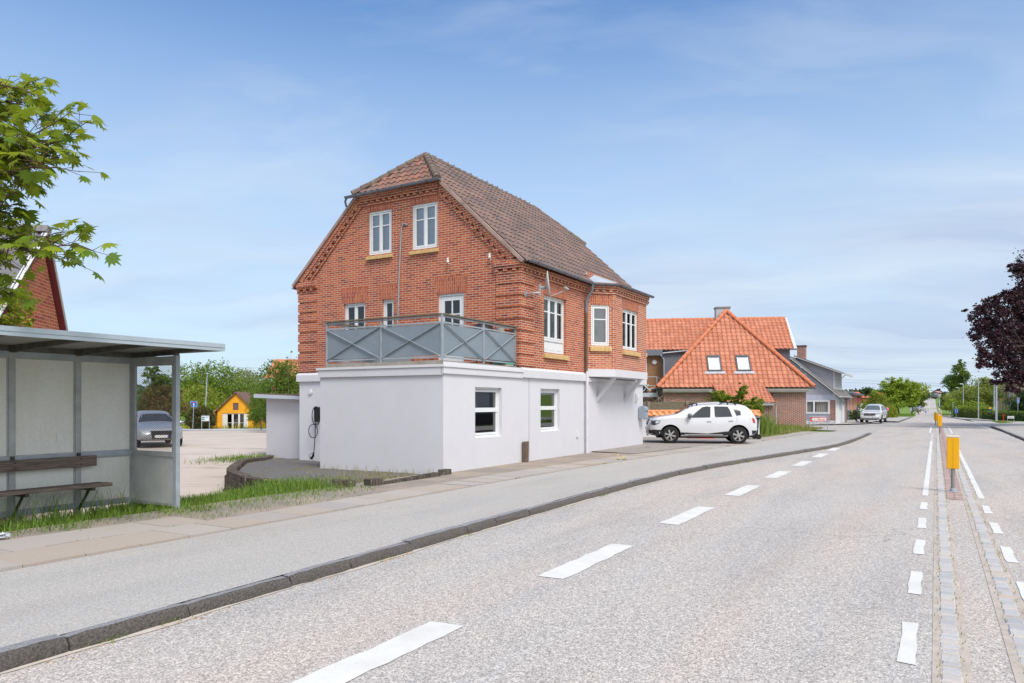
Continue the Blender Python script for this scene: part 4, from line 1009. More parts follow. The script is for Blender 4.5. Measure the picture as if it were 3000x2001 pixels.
def block(p, q, z0, z1, dp=.22):
    d = V(q)-V(p); L = d.length; d.normalize(); n = V((d.y, -d.x, 0)); m = 5
    for k in range(m):                                              # ribbed face: five flutes
        a, b = V(p)+d*(L*k/m+.006), V(p)+d*(L*(k+1)/m-.006); o = n*rr.uniform(-.008, .012)
        f = [a+o, a+(b-a)*.25+o+n*.016, a+(b-a)*.75+o+n*.016, b+o, b-n*dp, a-n*dp]
        mb.extr([V((x.x, x.y, z0)) for x in f], (0, 0, z1-z0))
path = [V((a, b, 0)) for a, b in BED]
for course in range(4):
    z1 = -.02-.165*course; L = 0; tot = sum((q-p).length for p, q in zip(path, path[1:])); s_ = .21*(course % 2)+.02
    def at(s):
        for p, q in zip(path, path[1:]):
            l = (q-p).length
            if s <= l: return p.lerp(q, s/l)
            s -= l
        return path[-1]
    while s_ < tot-.45:
        p, q = at(s_), at(s_+.42); off = (p.y-9.7)*.0
        zz = bedz(p.x, p.y)+.07-.165*course+rr.uniform(-.008, .008)
        if not (course and p.y < 9.9+.42*course*1.1) and p.x < 18.5: block(p+V((.03*course*-1, 0, 0)), q+V((.03*course*-1, 0, 0)), zz-.16, zz)
        s_ += .43
for p, q in (((10.95, 9.86, 0), (10.80, 10.28, 0)), ((11.42, 9.72, 0), (11.1, 9.80, 0))): block(p, q, -.02, .13)
for k in range(9): block((11.6+.22*k, 9.70-.0, 0), (11.4+.22*k, 9.70, 0), -.05, .04+.006*k, .16)
block((13.88, 9.78, 0), (13.55, 9.76, 0), -.05, .12, .16)
mb.build('blocks', BLK.m, t)
# ================================================================== bus shelter, bench, maple, left side
SA0, SA1, SB0, SB1 = 3.55, 7.23, 10.16, 11.28           # shelter in road coordinates: back wall at SB1, open front at SB0
sh = thing('bus_shelter', 'grey steel bus shelter with board panels and a mesh side window', 'bus shelter', W(0, 0), HR)
PANELB = NT('shelter_board'); tt = PANELB; tt.p(.8, 0, .2)
dirtz = tt.n.new('ShaderNodeSeparateXYZ'); tt.l.new(tt.tc(), dirtz.inputs[0])
tt.base(tt.mix(tt.math('MULTIPLY', tt.ramp(tt.noise(3, tt.mapping(tt.tc(), scale=(1, 1, .25)), 7, .65), [(.4, (0, 0, 0, 1)), (.7, (1, 1, 1, 1))]), .35), tt.ramp(tt.noise(26, detail=5), [(.3, col((226, 228, 222))), (.7, col((240, 240, 235)))]), col((206, 203, 190))))
posts_a = [3.62, 4.50, 5.42, 6.34]
ZT = 2.36
def gp(mb, a0, b0, z0, a1, b1, z1): mb.box(min(a0, a1), min(b0, b1), z0, max(a0, a1), max(b0, b1), z1)
for k, a in enumerate(posts_a + [SA1]):
    mb = MB(); mb.box(a-.035, SB1-.03, -.12, a+.035, SB1+.04, ZT); mb.build('post', GALVD, sh)
mb = MB(); mb.box(SA1-.035, SB0-.035, -.12, SA1+.035, SB0+.035, 2.37); mb.build('post', GALV, sh)
mb = MB(); mb.box(SA0-.035, SB0-.035, -.12, SA0+.035, SB0+.035, 2.37); mb.build('post', GALV, sh)
pa = posts_a+[SA1]
for a0, a1 in zip(pa, pa[1:]):
    for z0, z1, nm in ((.10, .80, 0), (.87, 2.28, 1)):
        mb = MB(); mb.box(a0+.035, SB1-.004, z0, a1-.035, SB1+.012, z1)
        p_ = mb.build('wall_panel', PANELB.m, sh)
        mb = MB()
        for q in ((a0+.035, a0+.055, z0, z1), (a1-.055, a1-.035, z0, z1), (a0+.055, a1-.055, z0, z0+.02), (a0+.055, a1-.055, z1-.02, z1)): mb.box(q[0], SB1-.016, q[2], q[1], SB1-.005, q[3])
        mb.build('bead', GALVD, p_)
    mb = MB(); mb.box(a0+.035, SB1-.026, .80, a1-.035, SB1+.03, .87); mb.box(a0+.035, SB1-.026, 2.28, a1-.035, SB1+.03, ZT); mb.box(a0+.035, SB1-.02, .03, a1-.035, SB1+.03, .10); mb.build('rail', GALV, sh)
# side end: board below, expanded mesh above
mb = MB(); mb.box(SA1-.006, SB0+.035, .08, SA1+.010, SB1-.03, .80); mb.build('wall_panel', M('dull_side_panel', (196, 198, 196), .6, .12, 3, metal=.15), sh)
mb = MB()
for z0, z1 in ((.03, .08), (.80, .87), (2.22, 2.36)): mb.box(SA1-.03, SB0+.035, z0, SA1+.03, SB1-.03, z1)
mb.box(SA1-.02, SB0+.035, .87, SA1+.02, SB0+.085, 2.22); mb.box(SA1-.02, SB1-.09, .87, SA1+.02, SB1-.03, 2.22)
mb.build('rail', GALVD, sh)
mb = MB(); b0, b1, z0, z1 = SB0+.085, SB1-.09, .87, 2.22; sx_, sz_ = .034, .0165      # diamond pitch
slope = sz_/sx_*1.0; Hh = z1-z0; Wd = b1-b0
def seg_(p, q):
    d = V((0, q[0]-p[0], q[1]-p[1])); n = V((0, -d.z, d.y)).normalized()*.0028; a, b = V((SA1, *p)), V((SA1, *q)); t_ = V((.002, 0, 0))
    mb.add([a-n-t_, a+n+t_, b+n+t_, b-n-t_], [(0, 1, 2, 3)])
dz = Wd*slope; nl = int((Hh+dz)/(2*sz_))
for k in range(nl+1):
    zc = z0-dz+2*sz_*k
    for sgn in (1, -1):
        za, zb_ = (zc, zc+dz) if sgn > 0 else (zc+dz, zc); ba, bb = b0, b1
        pts_ = []
        def cl(za, zb_, zz): return ba+(bb-ba)*(zz-za)/(zb_-za)
        u0, u1, w0, w1 = ba, bb, za, zb_
        lo_, hi_ = min(za, zb_), max(za, zb_)
        if hi_ <= z0 or lo_ >= z1: continue
        if w0 < z0: u0, w0 = cl(za, zb_, z0), z0
        if w0 > z1: u0, w0 = cl(za, zb_, z1), z1
        if w1 > z1: u1, w1 = cl(za, zb_, z1), z1
        if w1 < z0: u1, w1 = cl(za, zb_, z0), z0
        if abs(u1-u0) > .003: seg_((u0, w0), (u1, w1))
mb.build('mesh_panel', M('rusty_mesh', (120, 110, 102), .6, .2, 3, metal=.2), sh, nouv=True)
# roof tray
RB0, RB1, RA0, RA1 = 9.33, 11.45, 3.2, 7.42
rz = lambda b: 2.435+(9.33-b)*-.012 if False else 2.44-.03*(b-9.33)/2.1
mb = MB()
mb.hexa([(RA0, RB0, 2.475), (RA1, RB0, 2.475), (RA1, RB1, 2.44), (RA0, RB1, 2.44), (RA0, RB0, 2.50), (RA1, RB0, 2.50), (RA1, RB1, 2.46), (RA0, RB1, 2.46)])
rf = mb.build('roof', M('roof_sheet_grey', (150, 150, 146), .8, .2, 3), sh)
mb = MB(); mb.box(RA0-.02, RB0-.025, 2.415, RA1+.02, RB0, 2.462); mb.box(RA0-.02, RB0-.032, 2.465, RA1+.02, RB0, 2.525)
mb.box(RA1, RB0, 2.415, RA1+.02, RB1, 2.51); mb.box(RA0-.02, RB0, 2.415, RA0, RB1, 2.51); mb.box(RA0, RB1, 2.40, RA1, RB1+.02, 2.48)
mb.build('fascia', M('pale_roof_fascia', (186, 198, 208), .5, .10, 4, metal=.15), rf)
for a in posts_a[:-1]+[6.34, SA1]:
    mb = MB(); mb.hexa([(a-.03, SB1, 2.34), (a+.03, SB1, 2.34), (a+.03, RB0+.15, 2.43), (a-.03, RB0+.15, 2.43), (a-.03, SB1, 2.445), (a+.03, SB1, 2.445), (a+.03, RB0+.02, 2.474), (a-.03, RB0+.02, 2.474)]); mb.build('beam', M('dirty_roof_beam', (92, 88, 82), .8, .4, 6), rf)
mb = MB(); mb.box(SA0-.05, SB1-.03, 2.362, SA1+.03, SB1+.03, 2.44); mb.box(SA1-.03, SB0-.03, 2.372, SA1+.03, SB1-.03, 2.43); mb.build('top_rail', M('dirty_top_rail', (104, 102, 98), .8, .35, 7), rf)
mb = MB(); mb.extr([(6.04, SB1-.0175, 1.06), (6.135, SB1-.0175, 1.062), (6.12, SB1-.0175, 1.10), (6.128, SB1-.0175, 1.19), (6.035, SB1-.0175, 1.185)], (0, .012, 0)); mb.build('paper_scrap', M('white_paper', (236, 236, 234), .9, .02), sh)
# bench
bn = thing('bench', 'weathered two-plank wooden bench fixed inside the bus shelter', 'bench', W(0, 0), HR)
BW = NT('silvered_plank'); tt = BW; tt.p(.9, 0, .1); gv = tt.mapping(tt.tc(), scale=(1.2, 26, 26))
tt.base(tt.mix(tt.ramp(tt.noise(3, gv, 7, .65), [(.35, (0, 0, 0, 1)), (.7, (1, 1, 1, 1))]), col((86, 76, 74)), col((150, 136, 124)))); tt.bump(tt.noise(3, gv, 6), .6, .01)
mb = MB(); mb.box(2.9, SB1-.46, .375, 6.62, SB1-.30, .425); mb.box(2.9, SB1-.285, .375, 6.60, SB1-.13, .422); mb.build('seat', BW.m, bn, bevel=.008)
mb = MB(); mb.box(2.9, SB1-.115, .67, 6.58, SB1-.07, .83); mb.build('backrest', BW.m, bn, bevel=.006)
BRK = M('bench_bracket', (78, 76, 74), .6, .2, 6, metal=.3)
for a in (4.5, 5.42, 6.34):
    mb = MB(); mb.box(a-.025, SB1-.44, .33, a+.025, SB1-.05, .374); mb.bar((a, SB1-.34, .37), (a, SB1-.05, .02), .04, .02, (1, 0, 0)); mb.box(a-.02, SB1-.07, .68, a+.02, SB1-.03, .88); mb.build('bracket', BRK, bn)
mb = MB()
for a in (4.5, 5.42, 6.34):
    for z in (.71, .79): mb.lathe([(0, -.008), (.014, -.006), (.016, 0)], 10, (a, SB1-.115, z), 'y')
mb.build('bolt', BRK, bn)

# ------------------------------------------------------------------ grasses
GRASS = leaf_mat('grass_blade', (84, 124, 42), (150, 186, 76), .3)
GRASSD = leaf_mat('dry_grass_blade', (150, 160, 84), (206, 190, 120), .3)
WEEDY = leaf_mat('weed_leaf', (92, 128, 48), (160, 184, 80), .3)
def blades(name, P, h, wd, mat, seed=1, lean=.5, kind='stuff', segs=3):
    g = np.random.default_rng(seed); n = len(P); P = np.asarray(P, float); H = h*g.uniform(.45, 1.25, n); th = g.uniform(0, 6.283, n); L = lean*g.uniform(.1, 1, n)*H
    dx, dy = np.cos(th), np.sin(th); wx, wy = -dy*wd*.5, dx*wd*.5; out = []
    def pt(f): return P+np.stack([dx*L*f*f, dy*L*f*f, H*(f-.22*f*f*lean)], 1)
    fs = np.linspace(0, 1, segs+1)
    for f0, f1 in zip(fs, fs[1:]):
        a, b = pt(f0), pt(f1); w0 = np.stack([wx, wy, 0*wx], 1)*(1-f0*.75); w1 = np.stack([wx, wy, 0*wx], 1)*(1-f1*.85)
        out.append(np.stack([a-w0, a+w0, b+w1, b-w1], 1))
    v = np.stack(out, 1).reshape(-1, 3); o = fast_mesh(name, v, 4, mat); o['kind'] = kind; return o
def gzz(a, b):
    X = a*.5-b*S60
    return gz(a, b)+.03+(.035*ss(11.3, 9.6, b) if b < 11.3 else 0)
def scatter(fn, n, a0, a1, b0, b1, g, zf=gzz):
    out = []
    while len(out) < n:
        a, b = g.uniform(a0, a1), g.uniform(b0, b1)
        if g.random() < fn(a, b): p = W(a, b, zf(a, b)-.01); out.append(p)
    return out
g = random.Random(21)
P1 = scatter(lambda a, b: ss(9.55, 10.0, b+.25*math.sin(a*2.7)+.15*math.sin(a*7.3))*(1 if b > 10.1 else .8), 3600, 3.0, 7.6, 9.3, 11.24, g)
blades('grass', P1, .20, .016, GRASS, 1, .7)
P1 = scatter(lambda a, b: 1, 260, 3.6, 7.1, 10.75, 11.22, g); blades('tall_grass', P1, .52, .014, GRASS, 2, .75, segs=5)
P2 = scatter(lambda a, b: ss(8.66, 8.95, b+.12*math.sin(a*3.1)+.06*math.sin(a*9)-.35*ss(9.2, 10.6, a))*ss(12.9, 11.9, b+.5*math.sin(a*2))*(1-.9*ss(10.35, 10.6, a)*ss(9.4, 9.9, b))*(.35+.65*ss(9.3, 9.8, b)), 11500, 6.7, 11.0, 8.6, 13.0, g)
blades('grass', P2, .15, .014, GRASS, 3, .8)
P3 = scatter(lambda a, b: math.exp(-((a-10.3)**2/.5+(b-10.9)**2/1.0))+.9*math.exp(-((a-10.55)**2/.25+(b-12.6)**2/.8)), 2600, 9.0, 11.6, 9.6, 14.2, g); blades('tall_grass', P3, .28, .015, GRASS, 4, .7, segs=4)
P4 = scatter(lambda a, b: math.exp(-((a-11-(b-13)*1.0)**2/.35))*ss(12.2, 13, b)*ss(18, 15.5, b), 2400, 9.5, 15, 12.2, 18, g); blades('grass', P4, .14, .014, GRASS, 5, .8)
P4 = scatter(lambda a, b: math.exp(-((a-17.2)**2/1.2+(b-20.6)**2/.5)), 900, 15, 19.5, 19.6, 22, g); blades('grass', P4, .16, .02, GRASS, 6, .8)
bz = lambda a, b: bedz(a, b)
def inbed(a, b): return 1 if b < pl(BED, a)-.25 else 0
P5 = scatter(lambda a, b: inbed(a, b)*math.exp(-((a-12.3)**2/1.1+(b-10.6)**2/1.8)), 800, 10.9, 14.5, 9.8, 14.5, g, bz); blades('weeds', P5, .13, .012, GRASSD, 7, .9)
P5 = scatter(lambda a, b: inbed(a, b)*math.exp(-((a-13.6)**2/.08)), 120, 13.2, 13.9, 9.9, 13.6, g, bz); blades('weeds', P5, .22, .01, GRASSD, 8, .7)
# tufts in the joints of slabs and kerb
P6 = []
for a in frange(1.2, 40, .9):
    k = g.random()
    if k < .75:
        f = g.choice([lambda a: sb(a)+.02, lambda a: sb(a)+.84, lambda a: bk(a)-.03, lambda a: bk(a)-.03]); n_ = g.randrange(8, 34); aa = a+g.uniform(-.4, .4)
        for q in range(n_): x = aa+g.gauss(0, .09); P6.append(W(x, f(x)+g.gauss(0, .022), -.005 if f(a) > bk(a) else -.10))
blades('joint_weeds', P6, .055, .010, WEEDY, 9, 1.0)
P7 = []
for b in (-.02, -.16, -.48, -.62):
    for k in range(420): a = 3+g.random()**1.3*40; P7.append(W(a, b+g.gauss(0, .012), -.09))
blades('median_weeds', P7, .030, .008, GRASSD, 10, 1.0)
LITC = M('dry_litter', (206, 160, 96), .9, .3, 8)
v = []
gg_ = np.random.default_rng(8)
for k in range(420):
    a = gg_.uniform(1.8, 13); b = bk(a)-.05-abs(gg_.normal())*.05
    if math.sin(a*2.3)+math.sin(a*5.1) < .3: continue
    v.append(W(a, b, -.094))
fast_mesh('leaf_litter', leaf_quads(np.array([tuple(p) for p in v]), .022, gg_, .5, .95), 4, LITC)['kind'] = 'stuff'
SANDD = M('sand_drift', (206, 196, 184), .95, .12, 5, .2, 80)
strip('kerb_sand_ground', frange(-5, 30, .3), lambda a: bk(a)-.02-.045*(1+math.sin(a*2.3)*.5+math.sin(a*5.7)*.35), lambda a: bk(a)+.01, lambda a, b: -.095, SANDD, 2)
DAND = M('dandelion_yellow', (246, 208, 30), .8, .05)
for k, (a, b, lab) in enumerate(((19.6, 7.72, 'yellow dandelion in the slab joint in front of the bay window'), (10.35, 11.7, 'yellow dandelion in the grass below the block wall'))):
    t = thing('dandelion', lab, 'flower', W(a, b, 0 if k == 0 else gzz(a, b)+.2)); mb = MB()
    for q in range(5): mb.lathe([(0, .03), (.022, .025), (.028, .01), (.0, .0)], 8, (g.uniform(-.1, .1) if k == 0 else 0, g.uniform(-.07, .07) if k == 0 else 0, .03+.03*q*(k == 0)))
    mb.build('blossom', DAND, t); mb = MB()
    for q in range(8): x = g.uniform(-.12, .12); mb.add([(0, 0, 0), (x, .05, .05), (x*1.5, g.uniform(-.1, .1), .03)], [(0, 1, 2)])
    mb.build('leaf', WEEDY, t)
t = thing('litter', 'crumpled blue and white wrapper in the grass beside the slabs', 'litter', W(4.52, 9.62, .03)); mb = MB(); rr = random.Random(2); vs = [(rr.uniform(-.08, .08), rr.uniform(-.05, .05), rr.uniform(0, .07)) for _ in range(16)]
mb.add(vs, [(i, (i*5+3) % 16, (i*7+6) % 16) for i in range(16) if len({i, (i*5+3) % 16, (i*7+6) % 16}) == 3]); mb.build('wrapper', M('wrapper', (224, 232, 240), .4, .25, 20), t)

# ------------------------------------------------------------------ maple whose branches reach into the frame on the left
MAPLE = leaf_mat('maple_leaf', (92, 140, 44), (178, 196, 56), .42, .5)
P3b = scatter(lambda a, b: ss(9.42, 9.75, b+.2*math.sin(a*2.1)), 1500, 4.2, 7.4, 9.3, 10.3, g)
blades('grass', P3b, .12, .014, GRASS, 31, .9)
mt = thing('maple_tree', 'sycamore maple leaning in from the left over the shelter roof', 'tree', PX(-420, 1290, 10.6))
base = mt.location.copy(); gm = np.random.default_rng(5); rm = random.Random(5)
MP = [(-.62, -.28), (-.42, -.22), (-.95, -.05), (-.56, .02), (-1.0, .42), (-.46, .30), (-.42, .66), (-.16, .46), (0, 1.05), (.16, .46), (.42, .66), (.46, .30), (1.0, .42), (.56, .02), (.95, -.05), (.42, -.22), (.62, -.28), (.12, -.40), (0, -.30), (-.12, -.40)]
mb_t = MB(); leaves = []; keys = []
def leaf(p, d, size):
    d = V(d).normalized(); d = (d+V((0, 0, -.55))).normalized(); n = V((gm.normal()*.45, -.25+gm.normal()*.45, 1)).normalized(); x = d.cross(n).normalized(); n = x.cross(d); cup = rm.uniform(.05, .22)
    leaves.append([p+(x*u*.5+d*(w+.35)*.55-n*(cup*(u*u+.5*max(0, w)**2)))*size for u, w in MP])
def spray(p, q, r, depth, n):
    p, q = V(p), V(q); L = (q-p).length; m = p.lerp(q, .5)+V((rm.uniform(-.05, .05), rm.uniform(-.05, .05), .05*L)); mb_t.tube([p-base, m-base, q-base], [r, r*.7, r*.35], 5)
    for k in range(n):
        f = rm.uniform(.12, 1); c = p.lerp(q, f)+V((0, 0, .06*L*(1-f))); d = (q-p).normalized()
        s = V((rm.uniform(-1, 1), rm.uniform(-1, 1), rm.uniform(-.35, .7))); e = c+(d*.5+s).normalized()*rm.uniform(.18, .5)*(1 if depth else .7)
        if depth: spray(c, e+d*.12, r*.45, depth-1, 8)
        else:
            st = c.lerp(e, .8); mb_t.tube([c-base, st-base], [.004, .003], 3)
            leaf(st, e-c, rm.uniform(.16, .27))
        if depth and rm.random() < .35:                           # hanging keys
            kk = MB(); 
            for z in range(9): o = c+V((rm.uniform(-.02, .02), rm.uniform(-.02, .02), -.02-.022*z)); keys.append(o)
trunk_top = base+V((.2, .1, 6.5)); mb_t.tube([(0, 0, -.3), (.02, 0, .8), (.1, .05, 3.0), (.2, .1, 6.5)], [.2, .16, .13, .05], 8)
ends = [(5, 240, 8.3), (15, 330, 8.6), (45, 290, 8.8), (195, 410, 8.5), (175, 460, 8.9), (105, 395, 8.2), (60, 480, 8.6), (20, 600, 8.4), (130, 480, 8.0), (195, 720, 8.2), (120, 745, 8.6), (60, 790, 8.3), (5, 850, 8.6), (-50, 400, 8.8), (-60, 520, 9.0), (-60, 290, 8.8), (-60, 650, 9), (-40, 780, 8.6), (-10, 300, 9.2), (-10, 500, 8.2), (-70, 850, 8.6), (85, 440, 8.4), (30, 430, 9.0), (-120, 330, 9), (-130, 600, 9)]
for (x, y, d) in ends:
    e = PX(x, y, d); s = base+V((.1+rm.uniform(0, .2), .05, max(2.6, min(6.0, e.z-base.z-.5-.25*(x+100)/300))))
    j = s.lerp(e, .45)+V((0, 0, .25)); mb_t.tube([s-base, j-base], [.045, .025], 6); spray(j, e, .018, 1, 10)
mb_t.build('trunk', M('maple_twig', (96, 72, 56), .8, .2, 8), mt, smooth=True, nouv=True)
lv = np.array([[tuple(p-base) for p in l] for l in leaves])
fast_mesh('crown', lv.reshape(-1, 3), len(MP), MAPLE, mt)
fast_mesh('seeds', leaf_quads(np.array([tuple(p-base) for p in keys]), .022, gm, .5), 4, leaf_mat('maple_keys', (150, 150, 50), (200, 180, 80)), mt)
tree('shrub', 'yellow-green bush between the bus shelter and the old brick gable', 'shrub', PX(15, 1180, 12.8), [(-.3, 0, 1.2, .6), (-.1, .1, 1.75, .5), (.02, 0, 1.65, .42), (.1, 0, 1.38, .36), (-.6, .2, 1.2, .7)], 2600, .085, leaf_mat('golden_privet', (110, 150, 40), (190, 200, 60)), .05, seed=4)

# ------------------------------------------------------------------ old brick house with a corrugated roof, far left
oh = thing('corrugated_roof_house', 'brick gable house with grey corrugated roof and dark red bargeboards', 'house', PX(137, 679, 14.5))
o0 = oh.location.copy(); gd = V((-.22, 1, 0)).normalized(); rd = V((-1, -.22, 0)).normalized()     # gable runs along gd, ridge along rd
zA = 0.0; dL, hL, dR, hR = 2.75, -2.55, 1.55, -2.95
gnd = -o0.z-.2
BRO = brick_mat('orange_red_brick', (206, 104, 66), (222, 128, 82), (226, 196, 176), dark=(180, 92, 70))
wallp = [gd*(-dL+.25)+V((0, 0, hL+.15)), gd*(-dL+.25)+V((0, 0, gnd)), gd*(dR-.25)+V((0, 0, gnd)), gd*(dR-.25)+V((0, 0, hR+.3)), V((0, 0, -.22))]
in_ = rd*.08
mb = MB(); mb.extr([p+in_ for p in wallp], rd*7, 0); mb.build('wall', BRO, oh)
mb = MB(); n = 46; Lr = 8.0; st = .0575
for side, dd, hh_ in ((-1, dL, hL), (1, dR, hR)):
    A, B = V((0, 0, .02)), gd*(side*dd)+V((0, 0, hh_)); nrm = (B-A).cross(rd).normalized(); nrm = nrm if nrm.z > 0 else -nrm; vs = []
    m = int(Lr/st)
    for i in range(m+1):
        o = rd*(i*st)+nrm*(.028*math.cos(2*math.pi*i*st/.23)); vs += [A+o, B+o]
    mb.add(vs, [(2*i, 2*i+1, 2*i+3, 2*i+2) for i in range(m)])
rf = mb.build('roof', M('grey_corrugated_sheet', (126, 124, 128), .85, .15, 2.5, .15, 20), oh, smooth=True, ang=60)
mb = MB(); mb.bar(rd*-.05+V((0, 0, .05)), rd*Lr+V((0, 0, .05)), .20, .12); mb.build('ridge_cap', M('lichened_ridge', (152, 150, 150), .9, .3, 8), rf)
mb = MB()
for side, dd, hh_ in ((-1, dL, hL), (1, dR, hR)): mb.bar(V((0, 0, .02)), gd*(side*dd)+V((0, 0, hh_+.02)), .02, .10, rd)
mb.build('verge_trim', M('white_verge', (228, 230, 232), .6, .05), rf)
mb = MB()
for side, dd, hh_ in ((-1, dL, hL), (1, dR, hR)): mb.bar(V((0, 0, -.07))+rd*.02, gd*(side*dd)+V((0, 0, hh_-.07))+rd*.02, .03, .09, rd); mb.hexa([q for q in [V((0, 0, -.13))+rd*.02, gd*(side*dd)+V((0, 0, hh_-.13))+rd*.02, gd*(side*dd)+V((0, 0, hh_-.13))+rd*.10, V((0, 0, -.13))+rd*.10]]+[q+V((0, 0, .03)) for q in [V((0, 0, -.13))+rd*.02, gd*(side*dd)+V((0, 0, hh_-.13))+rd*.02, gd*(side*dd)+V((0, 0, hh_-.13))+rd*.10, V((0, 0, -.13))+rd*.10]])
mb.build('bargeboard', M('dark_red_board', (126, 54, 58), .6, .12, 4), oh)

# ------------------------------------------------------------------ yellow garage, signs and trees across the yard
def P3(x, y, d): return PX(x, y, d)
ga = thing('yellow_garage', 'small yellow gabled garage with white glazed double doors', 'garage', V((PX(690, 0, 75).x, 75, -.98)), R(7))
YEL = M('yellow_limewash', (250, 176, 44), .9, .14, 1.6, .3, 30)
hw_, eh, ah = 1.74, 2.60+.15, 4.85; PXM = 75/2150.
pbx = lambda x: (x-690)*PXM
u0, u1, uc = pbx(639), pbx(740), pbx(692); ze, za = 1.63+(1181-1203)*PXM+.98, 1.63+(1181-1152)*PXM+.98
d0, d1, zd = pbx(652.5), pbx(726), 1.63+(1181-1211)*PXM+.98
GPW = lambda u, z, d: (u, d, z)
mb = MB(); wall(mb, [(u0, -.2), (u1, -.2), (u1, ze), (uc, za), (u0, ze)], [(d0, d1, -.19, zd), (pbx(682.5), pbx(698.5), 1.63+(1181-1201.5)*PXM+.98, 1.63+(1181-1180.5)*PXM+.98)], GPW, .15)
for u in (u0, u1): mb.face([(u, 0, -.2), (u, 6, -.2), (u, 6, ze), (u, 0, ze)])
mb.face([(u0, 6, -.2), (u1, 6, -.2), (u1, 6, ze), (uc, 6, za), (u0, 6, ze)]); mb.build('wall', YEL, ga)
mb = MB()
for u, s in ((u0-.28, 1), (u1+.28, -1)):
    k = (za-ze)/(uc-u0); zz = ze-.28*k
    mb.hexa([(u, -.25, zz+.02), (uc, -.25, za+.04), (uc, 6.2, za+.04), (u, 6.2, zz+.02), (u, -.25, zz+.14), (uc, -.25, za+.17), (uc, 6.2, za+.17), (u, 6.2, zz+.14)])
mb.build('roof', M('brown_old_roof', (128, 100, 92), .9, .25, 4, .4, 12), ga)
mb = MB(); WD = M('flaking_white_paint', (236, 234, 228), .7, .12, 6)
x_ = [d0, pbx(665), pbx(679.5), pbx(682.5), pbx(698), pbx(700.5), pbx(716), d1]
mb.box(d0, .06, -.19, pbx(665.5), .12, zd); mb.box(pbx(714.5), .06, -.19, d1, .12, zd)
for a, b in ((665.5, 667), (679, 684.5), (697, 702.5), (713, 714.5)): mb.box(pbx(a), .06, -.19, pbx(b), .12, zd)
for z0, z1 in ((zd-.08, zd), (.58, .62), (1.56+.0, 1.70), (-.19, -.02)):
    for a, b in ((667, 679), (684.5, 697), (702.5, 713)): mb.box(pbx(a), .065, z0, pbx(b), .115, z1)
for k in range(12): mb.box(d0+.04, .052, .1+.24*k-.0, pbx(665), .06, .1+.24*k+.22) if .1+.24*k+.22 < zd else None; mb.box(pbx(715), .052, .1+.24*k, d1-.04, .06, .1+.24*k+.22) if .1+.24*k+.22 < zd else None
do = mb.build('door', WD, ga)
mb = MB()
for a, b in ((667, 679), (684.5, 697), (702.5, 713)): mb.face([(pbx(a), .09, -.02), (pbx(b), .09, -.02), (pbx(b), .09, zd-.08), (pbx(a), .09, zd-.08)])
mb.build('pane', glass_mat('dusty_glass', (.35, .36, .36), 1, base=.12), do)
mb = MB(); 
for k in range(6): w_ = (pbx(698.5)-pbx(682.5))/6; mb.box(pbx(682.5)+w_*k+.01, .05, 1.63+(1181-1201.5)*PXM+.98, pbx(682.5)+w_*(k+1)-.01, .08, 1.63+(1181-1180.5)*PXM+.98)
mb.build('hatch', M('grey_hatch_boards', (130, 108, 98), .9, .3, 6), ga)
mb = MB(); mb.box(u0-1.0, .6, -.2, u0, 4, 1.63+(1181-1213)*PXM+1.0); mb.build('annexe', YEL, ga)
mb = MB(); mb.hexa([(u0-1.15, .4, 1.3), (u0, .4, 1.5), (u0, 4, 1.5), (u0-1.15, 4, 1.3), (u0-1.15, .4, 1.45), (u0, .4, 2.1), (u0, 4, 2.1), (u0-1.15, 4, 1.45)]); mb.build('annexe_roof', M('broken_tile', (206, 140, 106), .9, .3, 9), ga)
sheet('yard_road', [AB(-48, 62.5), AB(-3, 66.5), AB(-3, 73.5), AB(-48, 72)], asphalt('grey_lane', (176, 176, 178), (214, 214, 214), 40, .2), .0, zf=lambda a: 0) if False else None
mb = MB(); vs = [(-60, 61.5), (-40, 62.0), (-12, 63.6), (-2, 64.5), (-2, 73.6), (-12, 73.4), (-40, 72.5), (-60, 72.0)]; Pq = [V((x, y, pl(YD, y)+.05)) for x, y in vs]; mb.add(Pq, [tuple(q) for q in tessellate_polygon([Pq])]); mb.build('lane', M('grey_lane', (196, 197, 200), .9, .06, 1), kind='structure', nouv=True)
# street lamp with round head
t = thing('street_lamp', 'tall grey lamp post with a small domed head beside the yellow garage', 'street lamp', V((PX(601, 0, 72).x, 72, -.9)))
mb = MB(); mb.tube([(0, 0, 0), (0, 0, 1.3), (.20, 0, 5.35)], [.075, .07, .045], 10); mb.build('pole', GALV, t, smooth=True); mb = MB(); mb.lathe([(0, .1), (.12, .08), (.17, 0), (.1, -.04), (0, -.05)], 16, (.2, 0, 5.4)); mb.build('lamp_head', GALV, t, smooth=True)
BLUE = M('sign_blue', (14, 108, 206), .4, .03); RED = M('sign_red', (222, 40, 44), .4, .03); WHT = M('sign_white', (240, 241, 243), .4, .02)
def deadend(name, label, loc, h, s=.56, sh_=.56, lean=0):
    t = thing(name, label, 'road sign', loc); mb = MB(); mb.tube([(lean, 0, 0), (0, 0, h+sh_*.9)], .03, 8); mb.build('pole', GALV, t, smooth=True)
    mb = MB(); mb.box(-s/2, -.05, h, s/2, -.04, h+sh_); p = mb.build('panel', WHT, t); mb = MB(); mb.box(-s/2+.02, -.056, h+.02, s/2-.02, -.05, h+sh_-.02); mb.build('field', BLUE, p)
    mb = MB(); mb.box(-s*.07, -.061, h+sh_*.12, s*.07, -.056, h+sh_*.66); mb.build('stem', WHT, p); mb = MB(); mb.box(-s*.2, -.061, h+sh_*.665, s*.2, -.056, h+sh_*.83); mb.build('bar', RED, p); return t
deadend('dead_end_sign', 'blue square dead-end sign on a leaning grey pole beside the round juniper', V((PX(568.5, 0, 70).x, 70, -.82)), 2.07, .60, .58, -.13)
